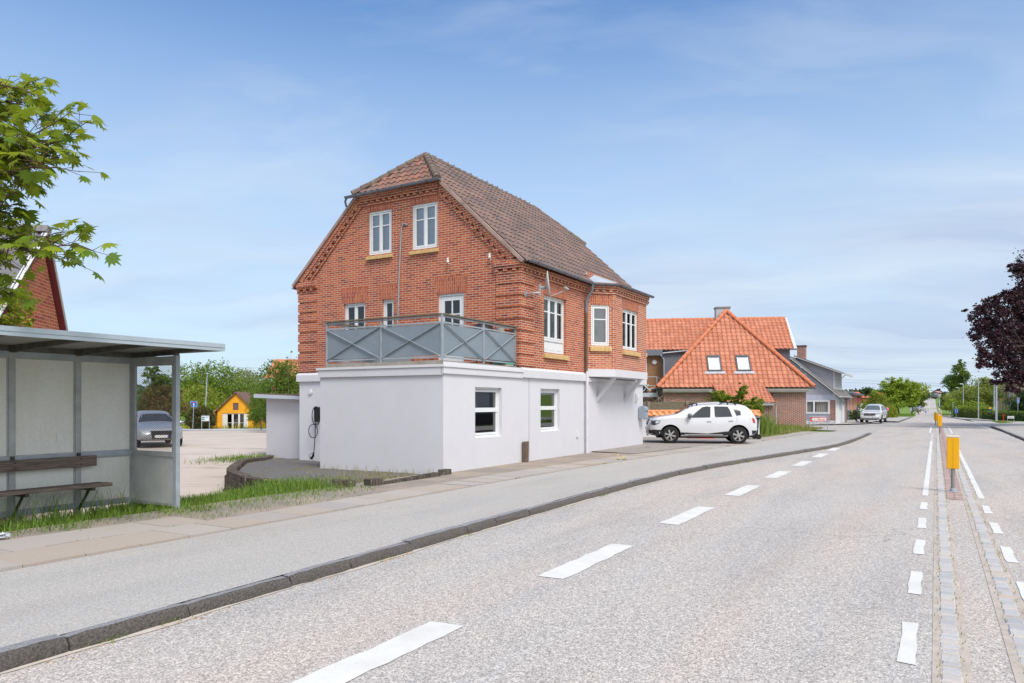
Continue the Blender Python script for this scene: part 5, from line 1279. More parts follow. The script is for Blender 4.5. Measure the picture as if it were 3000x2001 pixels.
def text(s, size, parent, loc, rot, mat, name='lettering', ax='CENTER'):
    cu = bpy.data.curves.new(name, 'FONT'); cu.body = s; cu.size = size; cu.align_x = ax; cu.align_y = 'CENTER'; cu.extrude = .001
    o = bpy.data.objects.new('tmp', cu); C.objects.link(o); me = bpy.data.meshes.new_from_object(o.evaluated_get(bpy.context.evaluated_depsgraph_get())); bpy.data.objects.remove(o)
    me.materials.clear(); me.materials.append(mat); q = bpy.data.objects.new(name, me); C.objects.link(q); q.parent = parent; q.location = loc; q.rotation_euler = rot; return q
t = thing('notice_board', 'low white notice board with blue and green squares before the juniper', 'notice board', V((PX(602, 0, 69).x, 69, -.8)))
mb = MB(); 
for x in (-.36, .36): mb.tube([(x, 0, -.1), (x, 0, 1.25)], .03, 6)
mb.tube([(-.36, 0, 1.25), (.36, 0, 1.25)], .03, 6); mb.build('frame', GALV, t); mb = MB(); mb.box(-.34, -.035, .74, .34, -.025, 1.2); p = mb.build('panel', WHT, t)
mb = MB(); mb.box(-.30, -.041, 1.0, -.17, -.035, 1.12); mb.box(-.30, -.041, .82, -.17, -.035, .94); mb.build('blue_square', M('navy', (40, 80, 150), .5, 0), p); mb = MB(); mb.box(-.16, -.041, 1.0, -.03, -.035, 1.12); mb.box(-.16, -.041, .82, -.03, -.035, .94); mb.build('green_square', M('mint', (40, 190, 150), .5, 0), p)
mb = MB(); mb.box(.02, -.04, 1.05, .26, -.035, 1.09); mb.build('lettering', M('grey_ink', (120, 124, 130), .6, 0), p)
# trees and shrubs across the yard
LG1 = leaf_mat('fresh_green_leaf', (86, 124, 40), (150, 178, 62)); LG2 = leaf_mat('yellow_green_leaf', (118, 140, 46), (186, 194, 80)); LG3 = leaf_mat('grey_willow_leaf', (120, 138, 78), (176, 188, 118))
LG4 = leaf_mat('deep_green_leaf', (62, 100, 34), (120, 156, 56)); LJ = leaf_mat('juniper_needle', (62, 74, 38), (126, 122, 62), .1)
def T(name, label, cat, x, y1, y0, wpx, d, n, size, mat, seed, trunk=.12, group=None, nb=10, taper=0, **kw):
    z0, z1 = 1.63+(1181-y0)*d/2150, 1.63+(1181-y1)*d/2150; w_ = wpx*d/2150
    return tree(name, label, cat, V((PX(x, 0, d).x, d, z0)), auto_blobs(w_*kw.pop('fat', 1.5), z1-z0, kw.pop('lo', .1)*(z1-z0), seed, nb, taper), n, size, mat, trunk, group, seed, **kw)
YT = 'trees beyond the yard'
T('leafy_tree', 'tall fresh green tree behind the lamp post and the juniper', 'tree', 605, 1058, 1250, 158, 105, 12000, .30, LG1, 3, .16, YT, 13)
T('leafy_tree', 'bright green tree at the shelter edge behind the lamp post', 'tree', 545, 1100, 1250, 90, 100, 5000, .28, LG1, 13, .14, YT, 9)
T('hawthorn_tree', 'broad yellow-green hawthorn with pale blossom behind the dead-end sign', 'tree', 592, 1126, 1238, 150, 92, 7000, .24, LG2, 5, .12, YT, 10, spread=.2)
T('willow_tree', 'grey-green willow behind the yellow garage roof', 'tree', 702, 1072, 1240, 126, 112, 9500, .26, LG3, 7, .14, YT, 12, spread=.22)
T('willow_tree', 'pale wispy willow between garage and the tree by the shed', 'tree', 752, 1085, 1240, 96, 118, 5600, .26, LG3, 8, .14, YT, 9, spread=.25)
T('apple_tree', 'bushy green tree with upright shoots behind the grey lean-to', 'tree', 820, 1045, 1262, 132, 52, 11000, .15, LG4, 9, .10, YT, 15, fat=1.6)
T('sapling', 'thin young birch shoot rising above the bushy tree by the shed', 'tree', 846, 1008, 1200, 36, 51, 700, .11, LG1, 10, .035, YT, 7)
T('sapling', 'thin young shoot left of the bushy tree by the shed', 'tree', 772, 1072, 1230, 36, 54, 700, .12, LG1, 11, .035, YT, 7)
T('shrub', 'light green shrub right of the yellow garage', 'shrub', 765, 1140, 1256, 66, 66, 3400, .17, LG1, 12, .06, 'shrubs round the yard', 8)
T('shrub', 'dark green shrub under the bushy tree right of the garage', 'shrub', 795, 1168, 1258, 90, 60, 4200, .16, LG4, 14, .06, 'shrubs round the yard', 8)
T('dark_tree', 'dark tree seen through the mesh of the bus shelter', 'tree', 448, 1062, 1250, 80, 62, 5200, .2, LG4, 15, .15, YT, 10)
T('copper_shrub', 'olive brown shrub seen through the mesh behind the silver car', 'shrub', 470, 1125, 1250, 120, 60, 4200, .2, leaf_mat('bronze_leaf', (100, 92, 48), (150, 132, 76)), 16, .08, 'shrubs round the yard', 8)
jn = thing('juniper_bush', 'round dark olive juniper bush behind the notice board', 'bush', V((PX(588, 0, 71.5).x, 71.5, -.85))); gj = np.random.default_rng(3)
pj = cloud_pts([(0, 0, .95, 1.35, 1.2, 1.15), (.1, 0, 1.4, .8, .8, .75), (-.6, 0, .7, .75, .7, .8), (.65, 0, .7, .75, .7, .8)], 7000, gj, 10, .10, .75)
dj = leaf_quads(pj, .30, gj, .22, .0, -1.4); fast_mesh('crown', dj, 4, LJ, jn); mb = MB(); mb.tube([(0, 0, -.1), (0, 0, .9)], .08, 6); mb.build('trunk', BARK, jn)
YF = []
for k in range(2600): x = g.uniform(-34, -21.5); y = g.uniform(73.8, 84); YF.append((x, y, -1.0))
blades('yellow_wildflowers', YF, .55, .06, leaf_mat('yellow_flower', (170, 176, 50), (240, 216, 60)), 12, .4)
YF = []
for k in range(2200): x = g.uniform(-32, -9); y = 73.4+abs(g.gauss(0, .6)); YF.append((x, y, -1.0)) if not -26.5 < x < -26+.0 else None
blades('verge_grass', [p for p in YF if not (PX(655, 0, 75).x < p[0] < PX(724, 0, 75).x)], .3, .05, GRASS, 13, .5)
# red-roofed house far behind the trees by the shed
fh = thing('red_roof_house', 'old red pantiled roof showing above the bushy tree by the shed', 'house', V((PX(835, 0, 72).x, 72, -1)))
k = 72/2150.; mb = MB(); X0_, X1_ = (792-835)*k, (900-835)*k; zt_, ze_ = 1.63+(1181-1049)*k+1, 1.63+(1181-1110)*k+1
RT = tile_mat('far_red_tile', .3, .36, [(.2, col((164, 104, 72))), (.6, col((204, 138, 100))), (.9, col((190, 150, 96)))], lichen=.3)
ly = (zt_-ze_)/math.tan(R(48)); ln = math.hypot(ly, zt_-ze_)
tiles(mb, (X0_-.3, 0, ze_), (1, 0, 0), (0, ly/ln, (zt_-ze_)/ln), (0, -(zt_-ze_)/ln, ly/ln), ln, lambda v: -.4+.5*v/ln, lambda v: X1_-X0_+.6, .3, .36, .03, .03, 4); mb.build('roof', RT, fh, smooth=True)
mb = MB(); mb.box(X0_, .5, 0, X1_, 2*ly-.5, ze_+.1); mb.extr([(X0_, .3, ze_), (X0_, ly, zt_-.1), (X0_, 2*ly-.3, ze_)], (X1_-X0_, 0, 0)); mb.build('wall', BRO, fh)
mb = MB(); mb.box(X1_-1.2, ly*.55, zt_-1.3, X1_-.9, ly*.9, zt_-.6); mb.build('roof_light', WPAINT, fh)
# thin wires on the left
WIRE = M('wire_grey', (120, 124, 132), .7, 0)
def cable(label, p, q, r=.03, sag=.6):
    p, q = V(p), V(q); m = 14; mb = MB(); mb.tube([p.lerp(q, k/m)-V((0, 0, sag*4*(k/m)*(1-k/m))) for k in range(m+1)], r, 4, cap=False)
    return tag(mb.build('power_line', WIRE, nouv=True), label, 'power line', 'overhead wires')
cable('upper thin overhead wire beside the shelter roof and the yard trees', PX(380, 1060, 140), PX(900, 1080, 160), .02, .3)
cable('lower thin overhead wire beside the shelter roof and the yard trees', PX(380, 1082, 140), PX(900, 1102, 160), .02, .3)
# ================================================================== cars
PWHITE = M('white_car_paint', (236, 237, 241), .22, .0, k=.74, spec=.5, coat=.6)
PSILV = M('silver_car_paint', (168, 172, 178), .3, .0, metal=.35, coat=.6)
CLAD = M('black_cladding', (40, 41, 46), .6, .08, 8, k=1)
TYRE = M('tyre_rubber', (34, 33, 34), .85, .15, 20, k=1)
ALLOY = M('alloy_rim', (188, 186, 184), .35, .08, 6, metal=.5)
CHROME = M('chrome_trim', (200, 203, 208), .2, 0, metal=.8)
HEADL = M('headlight_lens', (214, 216, 222), .1, .2, 14, metal=.3, coat=1)
HEADD = M('headlight_bezel', (70, 72, 78), .2, .2, 10, k=1, coat=1)
REDL = M('red_lamp', (200, 34, 40), .2, .08, 9, coat=1)
SEATC = M('dark_seat', (52, 50, 52), .9, .1, k=1)
def pin(kn, x): return tuple(pl([(k[0], k[i]) for k in kn], x) for i in range(1, len(kn[0])))
class Car:
    """kn rows: x from rear, zb, zbelt, ztop, half width at belt, half width at top edge (x grows forward)"""
    def __init__(s, kn): s.kn = kn
    def ring(s, x):
        zb, zk, zt, w_, wt = pin(s.kn, x); zk = min(zk, zt-.03)
        return [(0, zb), (w_*.80, zb), (w_*.955, zb+.05), (w_*.99, zb+(zk-zb)*.38), (w_, zb+(zk-zb)*.62), (w_*.975, zk), (wt+(w_*.975-wt)*.10, zk+(zt-zk)*.86), (wt*.86, zt-.004), (wt*.5, zt+.018), (0, zt+.024)]
    def y(s, x, z):
        r = s.ring(x)
        for (y0, z0), (y1, z1) in zip(r[1:], r[2:]):
            if z <= z1: return y0+(y1-y0)*max(0, min(1, (z-z0)/max(1e-6, z1-z0)))
        return r[-1][0]
    def ztop(s, x, y):
        r = s.ring(x)
        for (y0, z0), (y1, z1) in zip(r[5:], r[6:]):
            if y <= y0 and y >= y1: return z1+(z0-z1)*(y-y1)/max(1e-6, y0-y1)
        return r[-1][1]
    def body(s, name, par, paint, wheels, wr, ww=.30):
        xs = []; 
        for (k0, k1) in zip(s.kn, s.kn[1:]):
            m = max(1, int((k1[0]-k0[0])/.09)); xs += [k0[0]+(k1[0]-k0[0])*i/m for i in range(m)]
        xs.append(s.kn[-1][0]); mb = MB(); n = None
        for x in xs:
            r = s.ring(x); full = r+[(-y, z) for y, z in r[-2:0:-1]]; n = len(full); mb.v += [(x, y, z) for y, z in full]
        for i in range(len(xs)-1):
            for k in range(n): mb.f.append((i*n+k, (i+1)*n+k, (i+1)*n+(k+1) % n, i*n+(k+1) % n)); mb.m.append(0)
        mb.f.append(tuple(range(n))); mb.m.append(0); mb.f.append(tuple((len(xs)-1)*n+k for k in range(n))[::-1]); mb.m.append(0)
        bm = bmesh.new(); me = bpy.data.meshes.new(name); me.from_pydata(mb.v, [], mb.f); bm.from_mesh(me); bmesh.ops.recalc_face_normals(bm, faces=bm.faces); bm.to_mesh(me); bm.free()
        me.materials.append(paint); me.materials.append(DARK)
        o = bpy.data.objects.new(name, me); C.objects.link(o)
        cut = MB()
        for wx in wheels:
            for sg in (1, -1): cut.lathe([(0, .42), (wr, .42), (wr, 1.3), (0, 1.3)], 28, (wx, 0, wr*.845), 'y') if sg > 0 else cut.lathe([(0, -1.3), (wr, -1.3), (wr, -.42), (0, -.42)], 28, (wx, 0, wr*.845), 'y')
        cm = bpy.data.meshes.new('cut'); cm.from_pydata(cut.v, [], cut.f); bm = bmesh.new(); bm.from_mesh(cm); bmesh.ops.remove_doubles(bm, verts=bm.verts, dist=1e-5); bmesh.ops.recalc_face_normals(bm, faces=bm.faces); bm.to_mesh(cm); bm.free(); cm.materials.append(DARK)
        co = bpy.data.objects.new('cut', cm); C.objects.link(co)
        md = o.modifiers.new('b', 'BOOLEAN'); md.operation = 'DIFFERENCE'; md.object = co; md.solver = 'EXACT'; md.material_mode = 'TRANSFER'
        m2 = bpy.data.meshes.new_from_object(o.evaluated_get(bpy.context.evaluated_depsgraph_get())); o.modifiers.clear(); o.data = m2; m2.name = name
        bpy.data.objects.remove(co)
        m2.polygons.foreach_set('use_smooth', [True]*len(m2.polygons)); m2.set_sharp_from_angle(angle=R(28)); o.parent = par; return o
    def side(s, name, pts, mat, par, sides=(1, -1), off=.006, th=.0, sub=3):
        """panel following the body side; pts polygon in (x,z)"""
        for sg in sides:
            mb = MB(); P = []
            for (x0, z0), (x1, z1) in zip(pts, pts[1:]+pts[:1]):
                for i in range(sub): f = i/sub; P.append((x0+(x1-x0)*f, z0+(z1-z0)*f))
            cx = sum(p[0] for p in P)/len(P); cz = sum(p[1] for p in P)/len(P); n = len(P); k = 3; vs = []
            for j in range(k+1):
                f = j/k
                for x, z in P: xx, zz = cx+(x-cx)*(1-f*.98), cz+(z-cz)*(1-f*.98); vs.append((xx, sg*(s.y(xx, zz)+off), zz))
            fs = [(j*n+i, j*n+(i+1) % n, (j+1)*n+(i+1) % n, (j+1)*n+i) for j in range(k) for i in range(n)]+[tuple(k*n+i for i in range(n))]
            if th:
                o_ = len(vs); vs += [(x, sg*(s.y(x, z)-.02), z) for x, z in P]; fs += [(i, (i+1) % n, o_+(i+1) % n, o_+i) for i in range(n)]
            mb.add(vs, fs); ob = mb.build(name, mat, par, smooth=True, ang=60, nouv=True)
        return ob
    def top(s, name, x0, x1, ya, yb, mat, par, off=.006, rows=8, cols=8):
        """patch on the upper surface between x0..x1, |y| < ya (at x0) .. yb (at x1)"""
        mb = MB()
        for i in range(rows+1):
            x = x0+(x1-x0)*i/rows; w_ = ya+(yb-ya)*i/rows
            for j in range(cols+1): y = -w_+2*w_*j/cols; mb.v.append((x+off*.6*(1 if x1 < x0 else -1)*0, y, s.ztop(x, abs(y))+off))
        for i in range(rows):
            for j in range(cols): mb.f.append((i*(cols+1)+j, (i+1)*(cols+1)+j, (i+1)*(cols+1)+j+1, i*(cols+1)+j+1)); mb.m.append(0)
        return mb.build(name, mat, par, smooth=True, ang=60, nouv=True)
    def line(s, name, pts, mat, par, wd=.008, sides=(1, -1)):
        for sg in sides:
            mb = MB()
            mb.tube([(x, sg*(s.y(x, z)+.001), z) for x, z in pts], wd*.5, 4); mb.build(name, mat, par, nouv=True)
def wheel(par, x, y, r, sg, spokes=6, w_=.21):
    mb = MB(); y0, y1 = -w_/2, w_/2
    mb.lathe([(r*.66, y0), (r*.90, y0), (r*.985, y0+.02), (r, y0+.05), (r, y1-.05), (r*.985, y1-.02), (r*.90, y1), (r*.66, y1), (r*.64, y1-.03), (r*.64, y0+.03), (r*.66, y0)], 36, (0, 0, 0), 'y')
    o = mb.build('wheel', TYRE, par, smooth=True, ang=40, nouv=True); o.location = (x, y, r)
    yo = sg*(w_/2-.012); mb = MB(); mb.lathe([(r*.68, yo), (r*.645, yo+sg*.006), (r*.60, yo-sg*.02), (r*.60, -yo)], 32, (0, 0, 0), 'y'); mb.lathe([(0, yo), (r*.16, yo), (r*.19, yo-sg*.02), (r*.19, yo-sg*.06)], 18, (0, 0, 0), 'y')
    for k in range(spokes):
        a = 2*math.pi*k/spokes+.26; ca, sa = math.cos(a), math.sin(a)
        q = []
        for rr_, wd, dy in ((r*.15, .045, -.004), (r*.63, .072, -.012)):
            for t_, d2 in ((-1, 0), (1, 0), (1, -.03), (-1, -.03)): q.append((rr_*ca-t_*wd*.5*sa, yo+sg*(dy+d2), rr_*sa+t_*wd*.5*ca))
        mb.hexa(q)
    mb.build('rim', ALLOY, o, smooth=True, ang=35, nouv=True); mb = MB(); mb.lathe([(0, yo-sg*.08), (r*.6, yo-sg*.08)], 24, (0, 0, 0), 'y'); mb.build('brake_disc', M('dark_brake', (60, 58, 56), .6, .2, 9, k=1), o, nouv=True)
    return o
def plate(par, x, z, sg=1, w_=.5, y=0):
    mb = MB(); mb.box(min(x, x+sg*.012), y-w_/2, z-.055, max(x, x+sg*.012), y+w_/2, z+.055); p = mb.build('number_plate', M('plate_white', (232, 232, 230), .4, .03), par)
    mb = MB(); mb.box(min(x+sg*.012, x+sg*.015), y+sg*(w_/2)-.03-.0, z-.05, max(x+sg*.012, x+sg*.015), y+sg*(w_/2)-.0 if sg > 0 else y-w_/2+.03, z+.05); mb.build('plate_band', M('plate_blue', (40, 90, 190), .5, 0), p)

# white compact suv by the house steps: rear at x=0, front at x=4.315
K1 = [(0.0, .50, .66, .98, .70, .66), (.05, .42, .70, 1.06, .80, .70), (.14, .36, 1.00, 1.22, .86, .68), (.24, .33, 1.06, 1.36, .89, .66), (.42, .30, 1.10, 1.50, .905, .645), (.62, .28, 1.11, 1.555, .91, .64), (1.1, .27, 1.095, 1.60, .91, .635), (1.75, .27, 1.07, 1.61, .91, .63), (2.25, .27, 1.05, 1.585, .91, .62), (2.50, .27, 1.04, 1.545, .91, .61), (2.60, .27, 1.035, 1.50, .91, .62), (3.05, .27, 1.03, 1.225, .91, .72), (3.20, .27, 1.02, 1.155, .91, .78), (3.60, .28, .99, 1.105, .905, .78), (3.95, .30, .95, 1.045, .89, .74), (4.13, .33, .88, .985, .83, .66), (4.22, .36, .80, .90, .74, .58), (4.29, .42, .62, .70, .62, .50), (4.315, .48, .56, .60, .54, .44)]
def suv(root):
    c = Car(K1); b = c.body('body', root, PWHITE, (.735, 3.375), .415)
    for x in (.735, 3.375):
        for sg in (1, -1): wheel(root, x, sg*.795, .343, sg)
    GL = GLASSD
    rv = lambda q: [(4.315-x, z) for x, z in q]
    SG = M('dark_car_window', (50, 54, 58), .05, .25, 2.2, k=1, spec=.5)
    c.side('side_window', rv([(1.77, 1.09), (1.80, 1.035), (2.49, 1.05), (2.52, 1.47), (2.36, 1.49), (2.20, 1.455), (1.98, 1.28)]), SG, root)
    c.side('side_window', rv([(2.66, 1.49), (2.67, 1.055), (3.34, 1.085), (3.25, 1.36), (3.18, 1.48)]), SG, root)
    c.side('side_window', rv([(3.37, 1.47), (3.49, 1.12), (3.66, 1.14), (3.86, 1.25), (3.78, 1.42), (3.68, 1.465)]), SG, root)
    wg = c.top('windscreen', 3.14, 2.62, .66, .54, SG, root, .007); c.top('rear_window', .13, .36, .58, .52, SG, root, .007)
    c.side('cladding', rv([(.08, .56), (.10, .40), (.46, .30), (.70, .30), (.60, .54)]), CLAD, root, off=.012, th=.02)
    c.side('cladding', rv([(1.33, .45), (1.42, .45), (1.46, .37), (2.98, .37), (3.10, .42), (3.30, .52), (3.34, .50), (3.30, .30), (1.36, .30)]), CLAD, root, off=.010, th=.02)
    c.side('cladding', rv([(4.09, .54), (4.28, .54), (4.24, .42), (4.10, .36)]), CLAD, root, off=.012, th=.02)
    c.side('sill_strip', rv([(1.50, .345), (2.98, .345), (2.98, .385), (1.50, .385)]), M('silver_sill', (196, 198, 202), .3, 0, metal=.4), root, off=.022, th=.02)
    SEAM = M('panel_gap', (96, 98, 104), .8, 0, k=1)
    for q in ([(1.62, 1.04), (1.60, .80), (1.62, .42)], [(2.585, 1.50), (2.58, 1.0), (2.56, .40)], [(3.52, 1.1), (3.50, .90), (3.36, .70), (3.27, .55)], [(1.78, 1.03), (1.62, 1.0)]): c.line('panel_seam', rv(q), SEAM, root)
    for x, z in ((2.45, .885), (3.28, .91)): c.side('door_handle', rv([(x-.09, z-.012), (x+.09, z-.008), (x+.09, z+.022), (x-.09, z+.018)]), CHROME, root, off=.022, th=.02)
    c.side('headlight', rv([(.20, .94), (.56, .92), (.50, .80), (.32, .73), (.16, .76)]), HEADD, root, off=.008)
    c.side('headlight_lens', rv([(.36, .91), (.53, .90), (.48, .82), (.36, .80)]), HEADL, root, off=.012)
    c.side('fog_lamp', rv([(.50, .47), (.53, .47), (.53, .40), (.50, .40)]), HEADL, root, off=.018)
    c.side('tail_light', rv([(4.10, 1.06), (4.20, .98), (4.22, .82), (4.14, .84), (4.10, .95)]), REDL, root, off=.012, th=.02)
    mb = MB()                                                     # grille
    mb.extr([(4.175, -.52, .955), (4.275, -.46, .745), (4.275, .46, .745), (4.175, .52, .955)], (.035, 0, .0)); g_ = mb.build('grille', BLACKP, root)
    mb = MB()
    for k in range(3): mb.bar((4.235+.024*k, -.46+.012*k, .915-.05*k), (4.235+.024*k, .46-.012*k, .915-.05*k), .02, .018)
    mb.lathe([(0, .03), (.06, .03), (.07, 0)], 14, (4.262, 0, .85), 'x'); mb.build('grille_bar', CHROME, g_)
    mb = MB(); mb.extr([(4.27, -.55, .30), (4.32, -.50, .46), (4.32, .50, .46), (4.27, .55, .30)], (.012, 0, 0)); mb.build('lower_bumper', CLAD, root); plate(root, 4.335, .60)
    mb = MB(); mb.bar((4.25, -.5, .31), (4.25, .5, .31), .06, .03); mb.build('skid_plate', M('skid_silver', (170, 172, 176), .4, .1, metal=.3), root)
    for sg in (1, -1):
        mb = MB(); mb.tube([(4.315-1.76, sg*.90, 1.07), (4.315-1.72, sg*.96, 1.08)], .03, 6); mb.lathe([(0, -.09), (.07, -.08), (.095, -.02), (.09, .05), (.0, .08)], 14, (4.315-1.69, sg*1.01, 1.12), 'y'); mb.build('mirror', M('mirror_shell', (120, 122, 128), .3, .1, metal=.4), root, smooth=True)
        for x0, x1 in ((1.62, 1.99), (2.86, 3.50)):
            mb = MB(); a, b_ = 4.315-x0, 4.315-x1; yy = lambda x: sg*.60
            P = [V((a+(b_-a)*t_/6, sg*.62, c.ztop(a+(b_-a)*t_/6, .6)+[.0, .05, .075, .085, .085, .07 if x0 > 2 else .085, .02 if x0 > 2 else .085][t_])) for t_ in range(7)]
            for p, q in zip(P, P[1:]): mb.bar(p, q, .035, .03)
            for p in (P[0], P[6], P[3]): mb.bar(p-V((0, 0, .10)), p, .03, .05)
            mb.build('roof_rail', CLAD, root)
        mb = MB(); a, b_ = 4.315-1.99, 4.315-2.86; mb.bar((a, sg*.62, c.ztop(a, .6)+.07), (b_, sg*.62, c.ztop(b_, .6)+.078), .03, .045); mb.build('roof_rail', PWHITE, root)
    mb = MB()
    for x in (.735, 3.375): mb.tube([(x, -.7, .33), (x, .7, .33)], .05, 6)
    mb.box(.3, -.6, .22, 3.9, .6, .30); mb.build('underbody', DARK, root)
sv = thing('parked_car', 'white compact suv with black roof rails parked nose to the house steps', 'car')
suv(sv); yaw = math.atan2(.16, -1)
cx_, cy_ = 7.68, 30.05; fwd = V((math.cos(yaw), math.sin(yaw), 0)); sv.location = V((cx_, cy_, .012))-fwd*2.157; sv.rotation_euler.z = yaw

# ================================================================== orange-tiled house with its wing and terrace
OT = tile_mat('orange_pantile', .30, .34, [(.1, col((188, 116, 88))), (.5, col((206, 134, 104))), (.9, col((220, 150, 120)))], stain=(186, 128, 106))
BRD = brick_mat('dark_red_brick', (136, 74, 58), (160, 86, 64), (232, 222, 212), dark=(96, 54, 48), mo=.020)
SLATE = M('slate_cladding', (122, 124, 134), .75, .08, 2, .15, 12)
OTR = M('orange_ridge_tile', (214, 130, 94), .75, .15, 6, .1, 30)
ohx = thing('orange_roof_house', 'brick house with steep orange tiled hip roof, two roof windows and tiled rear wing', 'house', V((PX(2152, 0, 45).x, 45, 0)), R(-7.5))
sx_ = 45/2150.; hwE = 4.62; ZEo = 2.60; APZ = 7.80; apy = 4.35; apx = .18
# walls
mb = MB(); wx0, wx1 = -4.25, 4.28; dx0, dx1 = 2.19, 2.79; PO = lambda u, z, d: (u, .32+d, z)
wall(mb, [(wx0, -.6), (wx1, -.6), (wx1, ZEo-.1), (wx0, ZEo-.1)], [(1.42, 2.20, -.35, 1.86), (-2.35, -.75, 1.15, 1.58)], PO, .15)
mb.face([(wx0, .32, -.6), (wx0, 9, -.6), (wx0, 9, ZEo-.1), (wx0, .32, ZEo-.1)]); mb.face([(wx1, .32, -.6), (wx1, 9, -.6), (wx1, 9, ZEo-.1), (wx1, .32, ZEo-.1)])
mb.build('brick_wall', BRD, ohx)
mb = MB(); mb.box(wx0-.06, .05, ZEo-.30, wx1+.06, .36, ZEo-.08); mb.build('soffit_board', M('soffit_cream', (206, 200, 192), .8, .1), ohx)
mb = MB(); mb.add([PO(1.30, 1.86, -.004), PO(2.32, 1.86, -.004), PO(2.40, 2.24, -.004), PO(1.22, 2.24, -.004)], [(0, 1, 2, 3)], 0, [(1.86, 1.3), (1.86, 2.32), (2.24, 2.4), (2.24, 1.22)]); mb.build('lintel', brick_mat('dark_soldier', (120, 68, 58), (150, 86, 70), (196, 180, 168)), ohx)
mb = MB(); pbox(mb, PO, 1.42, 1.52, -.35, 1.86, .03, .12); pbox(mb, PO, 2.06, 2.20, -.35, 1.86, .03, .12); pbox(mb, PO, 1.52, 2.06, 1.76, 1.86, .03, .12); pbox(mb, PO, 1.52, 2.06, -.35, .55, .06, .10); pbox(mb, PO, 1.52, 1.62, .55, 1.76, .06, .10); pbox(mb, PO, 1.98, 2.06, .55, 1.76, .06, .10); pbox(mb, PO, 1.62, 1.98, 1.0, 1.05, .065, .10)
dd = mb.build('door', M('worn_white_door', (226, 228, 226), .7, .1, 8), ohx); mb = MB(); mb.face([PO(1.6, .5, .085), PO(2.0, .5, .085), PO(2.0, 1.76, .085), PO(1.6, 1.76, .085)]); mb.build('pane', M('pale_door_glass', (186, 200, 198), .15, .2, 5), dd)
window(ohx, PO, -2.35, -.75, 1.15, 1.58, 3, (), rec=.02)
# hip roof
pl_o = math.hypot(apy, APZ-ZEo); cs_, sn_ = apy/pl_o, (APZ-ZEo)/pl_o; mb = MB()
tiles(mb, (0, 0, ZEo), (1, 0, 0), (0, cs_, sn_), (0, -sn_, cs_), pl_o, lambda v: -hwE+(hwE+apx)*v/pl_o, lambda v: hwE-(hwE-apx)*v/pl_o, .30, .34, .03, .03, 6)
DL = 12
for sg, hw_s in ((-1, hwE+apx), (1, hwE-apx)):
    ps = math.hypot(hw_s, APZ-ZEo); c2, s2 = hw_s/ps, (APZ-ZEo)/ps
    if sg < 0: tiles(mb, (-hwE, 0, ZEo), (0, -1, 0), (c2, 0, s2), (-s2, 0, c2), ps, lambda v: -DL, lambda v: -apy*v/ps, .30, .34, .03, .03, 5)
    else: tiles(mb, (hwE, 0, ZEo), (0, 1, 0), (-c2, 0, s2), (s2, 0, c2), ps, lambda v: apy*v/ps, lambda v: DL, .30, .34, .03, .03, 4)
orf = mb.build('roof', OT, ohx, smooth=True, ang=50)
mb = MB(); ridge(mb, (-hwE-.03, -.03, ZEo+.05), (apx, apy, APZ+.05), .13, .42, seedn=4); ridge(mb, (hwE+.03, -.03, ZEo+.05), (apx, apy, APZ+.05), .13, .42, seedn=5); ridge(mb, (apx, apy, APZ+.03), (apx, DL, APZ+.03), .12, .42); mb.build('ridge_tiles', OTR, orf, smooth=True, ang=50)
mb = MB(); gutter(mb, [(-hwE-.1, -.10, ZEo-.04), (-1.42+.0, -.10, ZEo-.04)], .06); gutter(mb, [(1.26, -.10, ZEo-.04), (hwE+.1, -.10, ZEo-.04)], .06); gutter(mb, [(-hwE-.10, -.1, ZEo-.04), (-hwE-.10, 8, ZEo-.04)][::-1], .06); mb.build('gutter', M('dark_zinc', (96, 98, 102), .5, .1, metal=.2), ohx, smooth=True)
# roof windows
for xc in (-1.06, .72):
    v0, v1 = 1.30, 2.62; hw2 = .36; t_ = lambda x, v, h: (x, v*cs_-h*sn_, ZEo+v*sn_+h*cs_); mb = MB()
    def fr_(x0, x1, a, b, h0=.0, h1=.10): mb.hexa([t_(x0, a, h0), t_(x1, a, h0), t_(x1, b, h0), t_(x0, b, h0), t_(x0, a, h1), t_(x1, a, h1), t_(x1, b, h1), t_(x0, b, h1)])
    fr_(xc-hw2-.06, xc-hw2+.02, v0, v1); fr_(xc+hw2-.02, xc+hw2+.06, v0, v1); fr_(xc-hw2+.02, xc+hw2-.02, v0, v0+.09); fr_(xc-hw2+.02, xc+hw2-.02, v1-.15, v1, 0, .12)
    f = mb.build('roof_window', M('dark_grey_flashing', (92, 94, 98), .5, .08, metal=.2), orf); mb = MB(); fr_(xc-hw2+.02, xc-hw2+.06, v0+.09, v1-.15, .03, .085); fr_(xc+hw2-.06, xc+hw2-.02, v0+.09, v1-.15, .03, .085); fr_(xc-hw2+.06, xc+hw2-.06, v0+.09, v0+.12, .03, .085); mb.build('sash', WPAINT, f)
    mb = MB(); mb.face([t_(xc-hw2, v0+.05, .06), t_(xc+hw2, v0+.05, .06), t_(xc+hw2, v1-.1, .06), t_(xc-hw2, v1-.1, .06)]); mb.build('pane', M('skylight_blind_glass', (218, 220, 228), .12, .05, 2, coat=.6), f)
    mb = MB(); n = 16; vs = []
    for i in range(n+1): x = xc-.62+1.24*i/n; vs += [t_(x, v0-.02, .05), t_(x, v0-.22-.02*math.sin(i*2.5), .05+.02*math.sin(i*2.1))]
    mb.add(vs, [(2*i, 2*i+1, 2*i+3, 2*i+2) for i in range(n)]); mb.build('lead_apron', M('lead_apron', (190, 194, 204), .5, .15, 8, metal=.2), f)
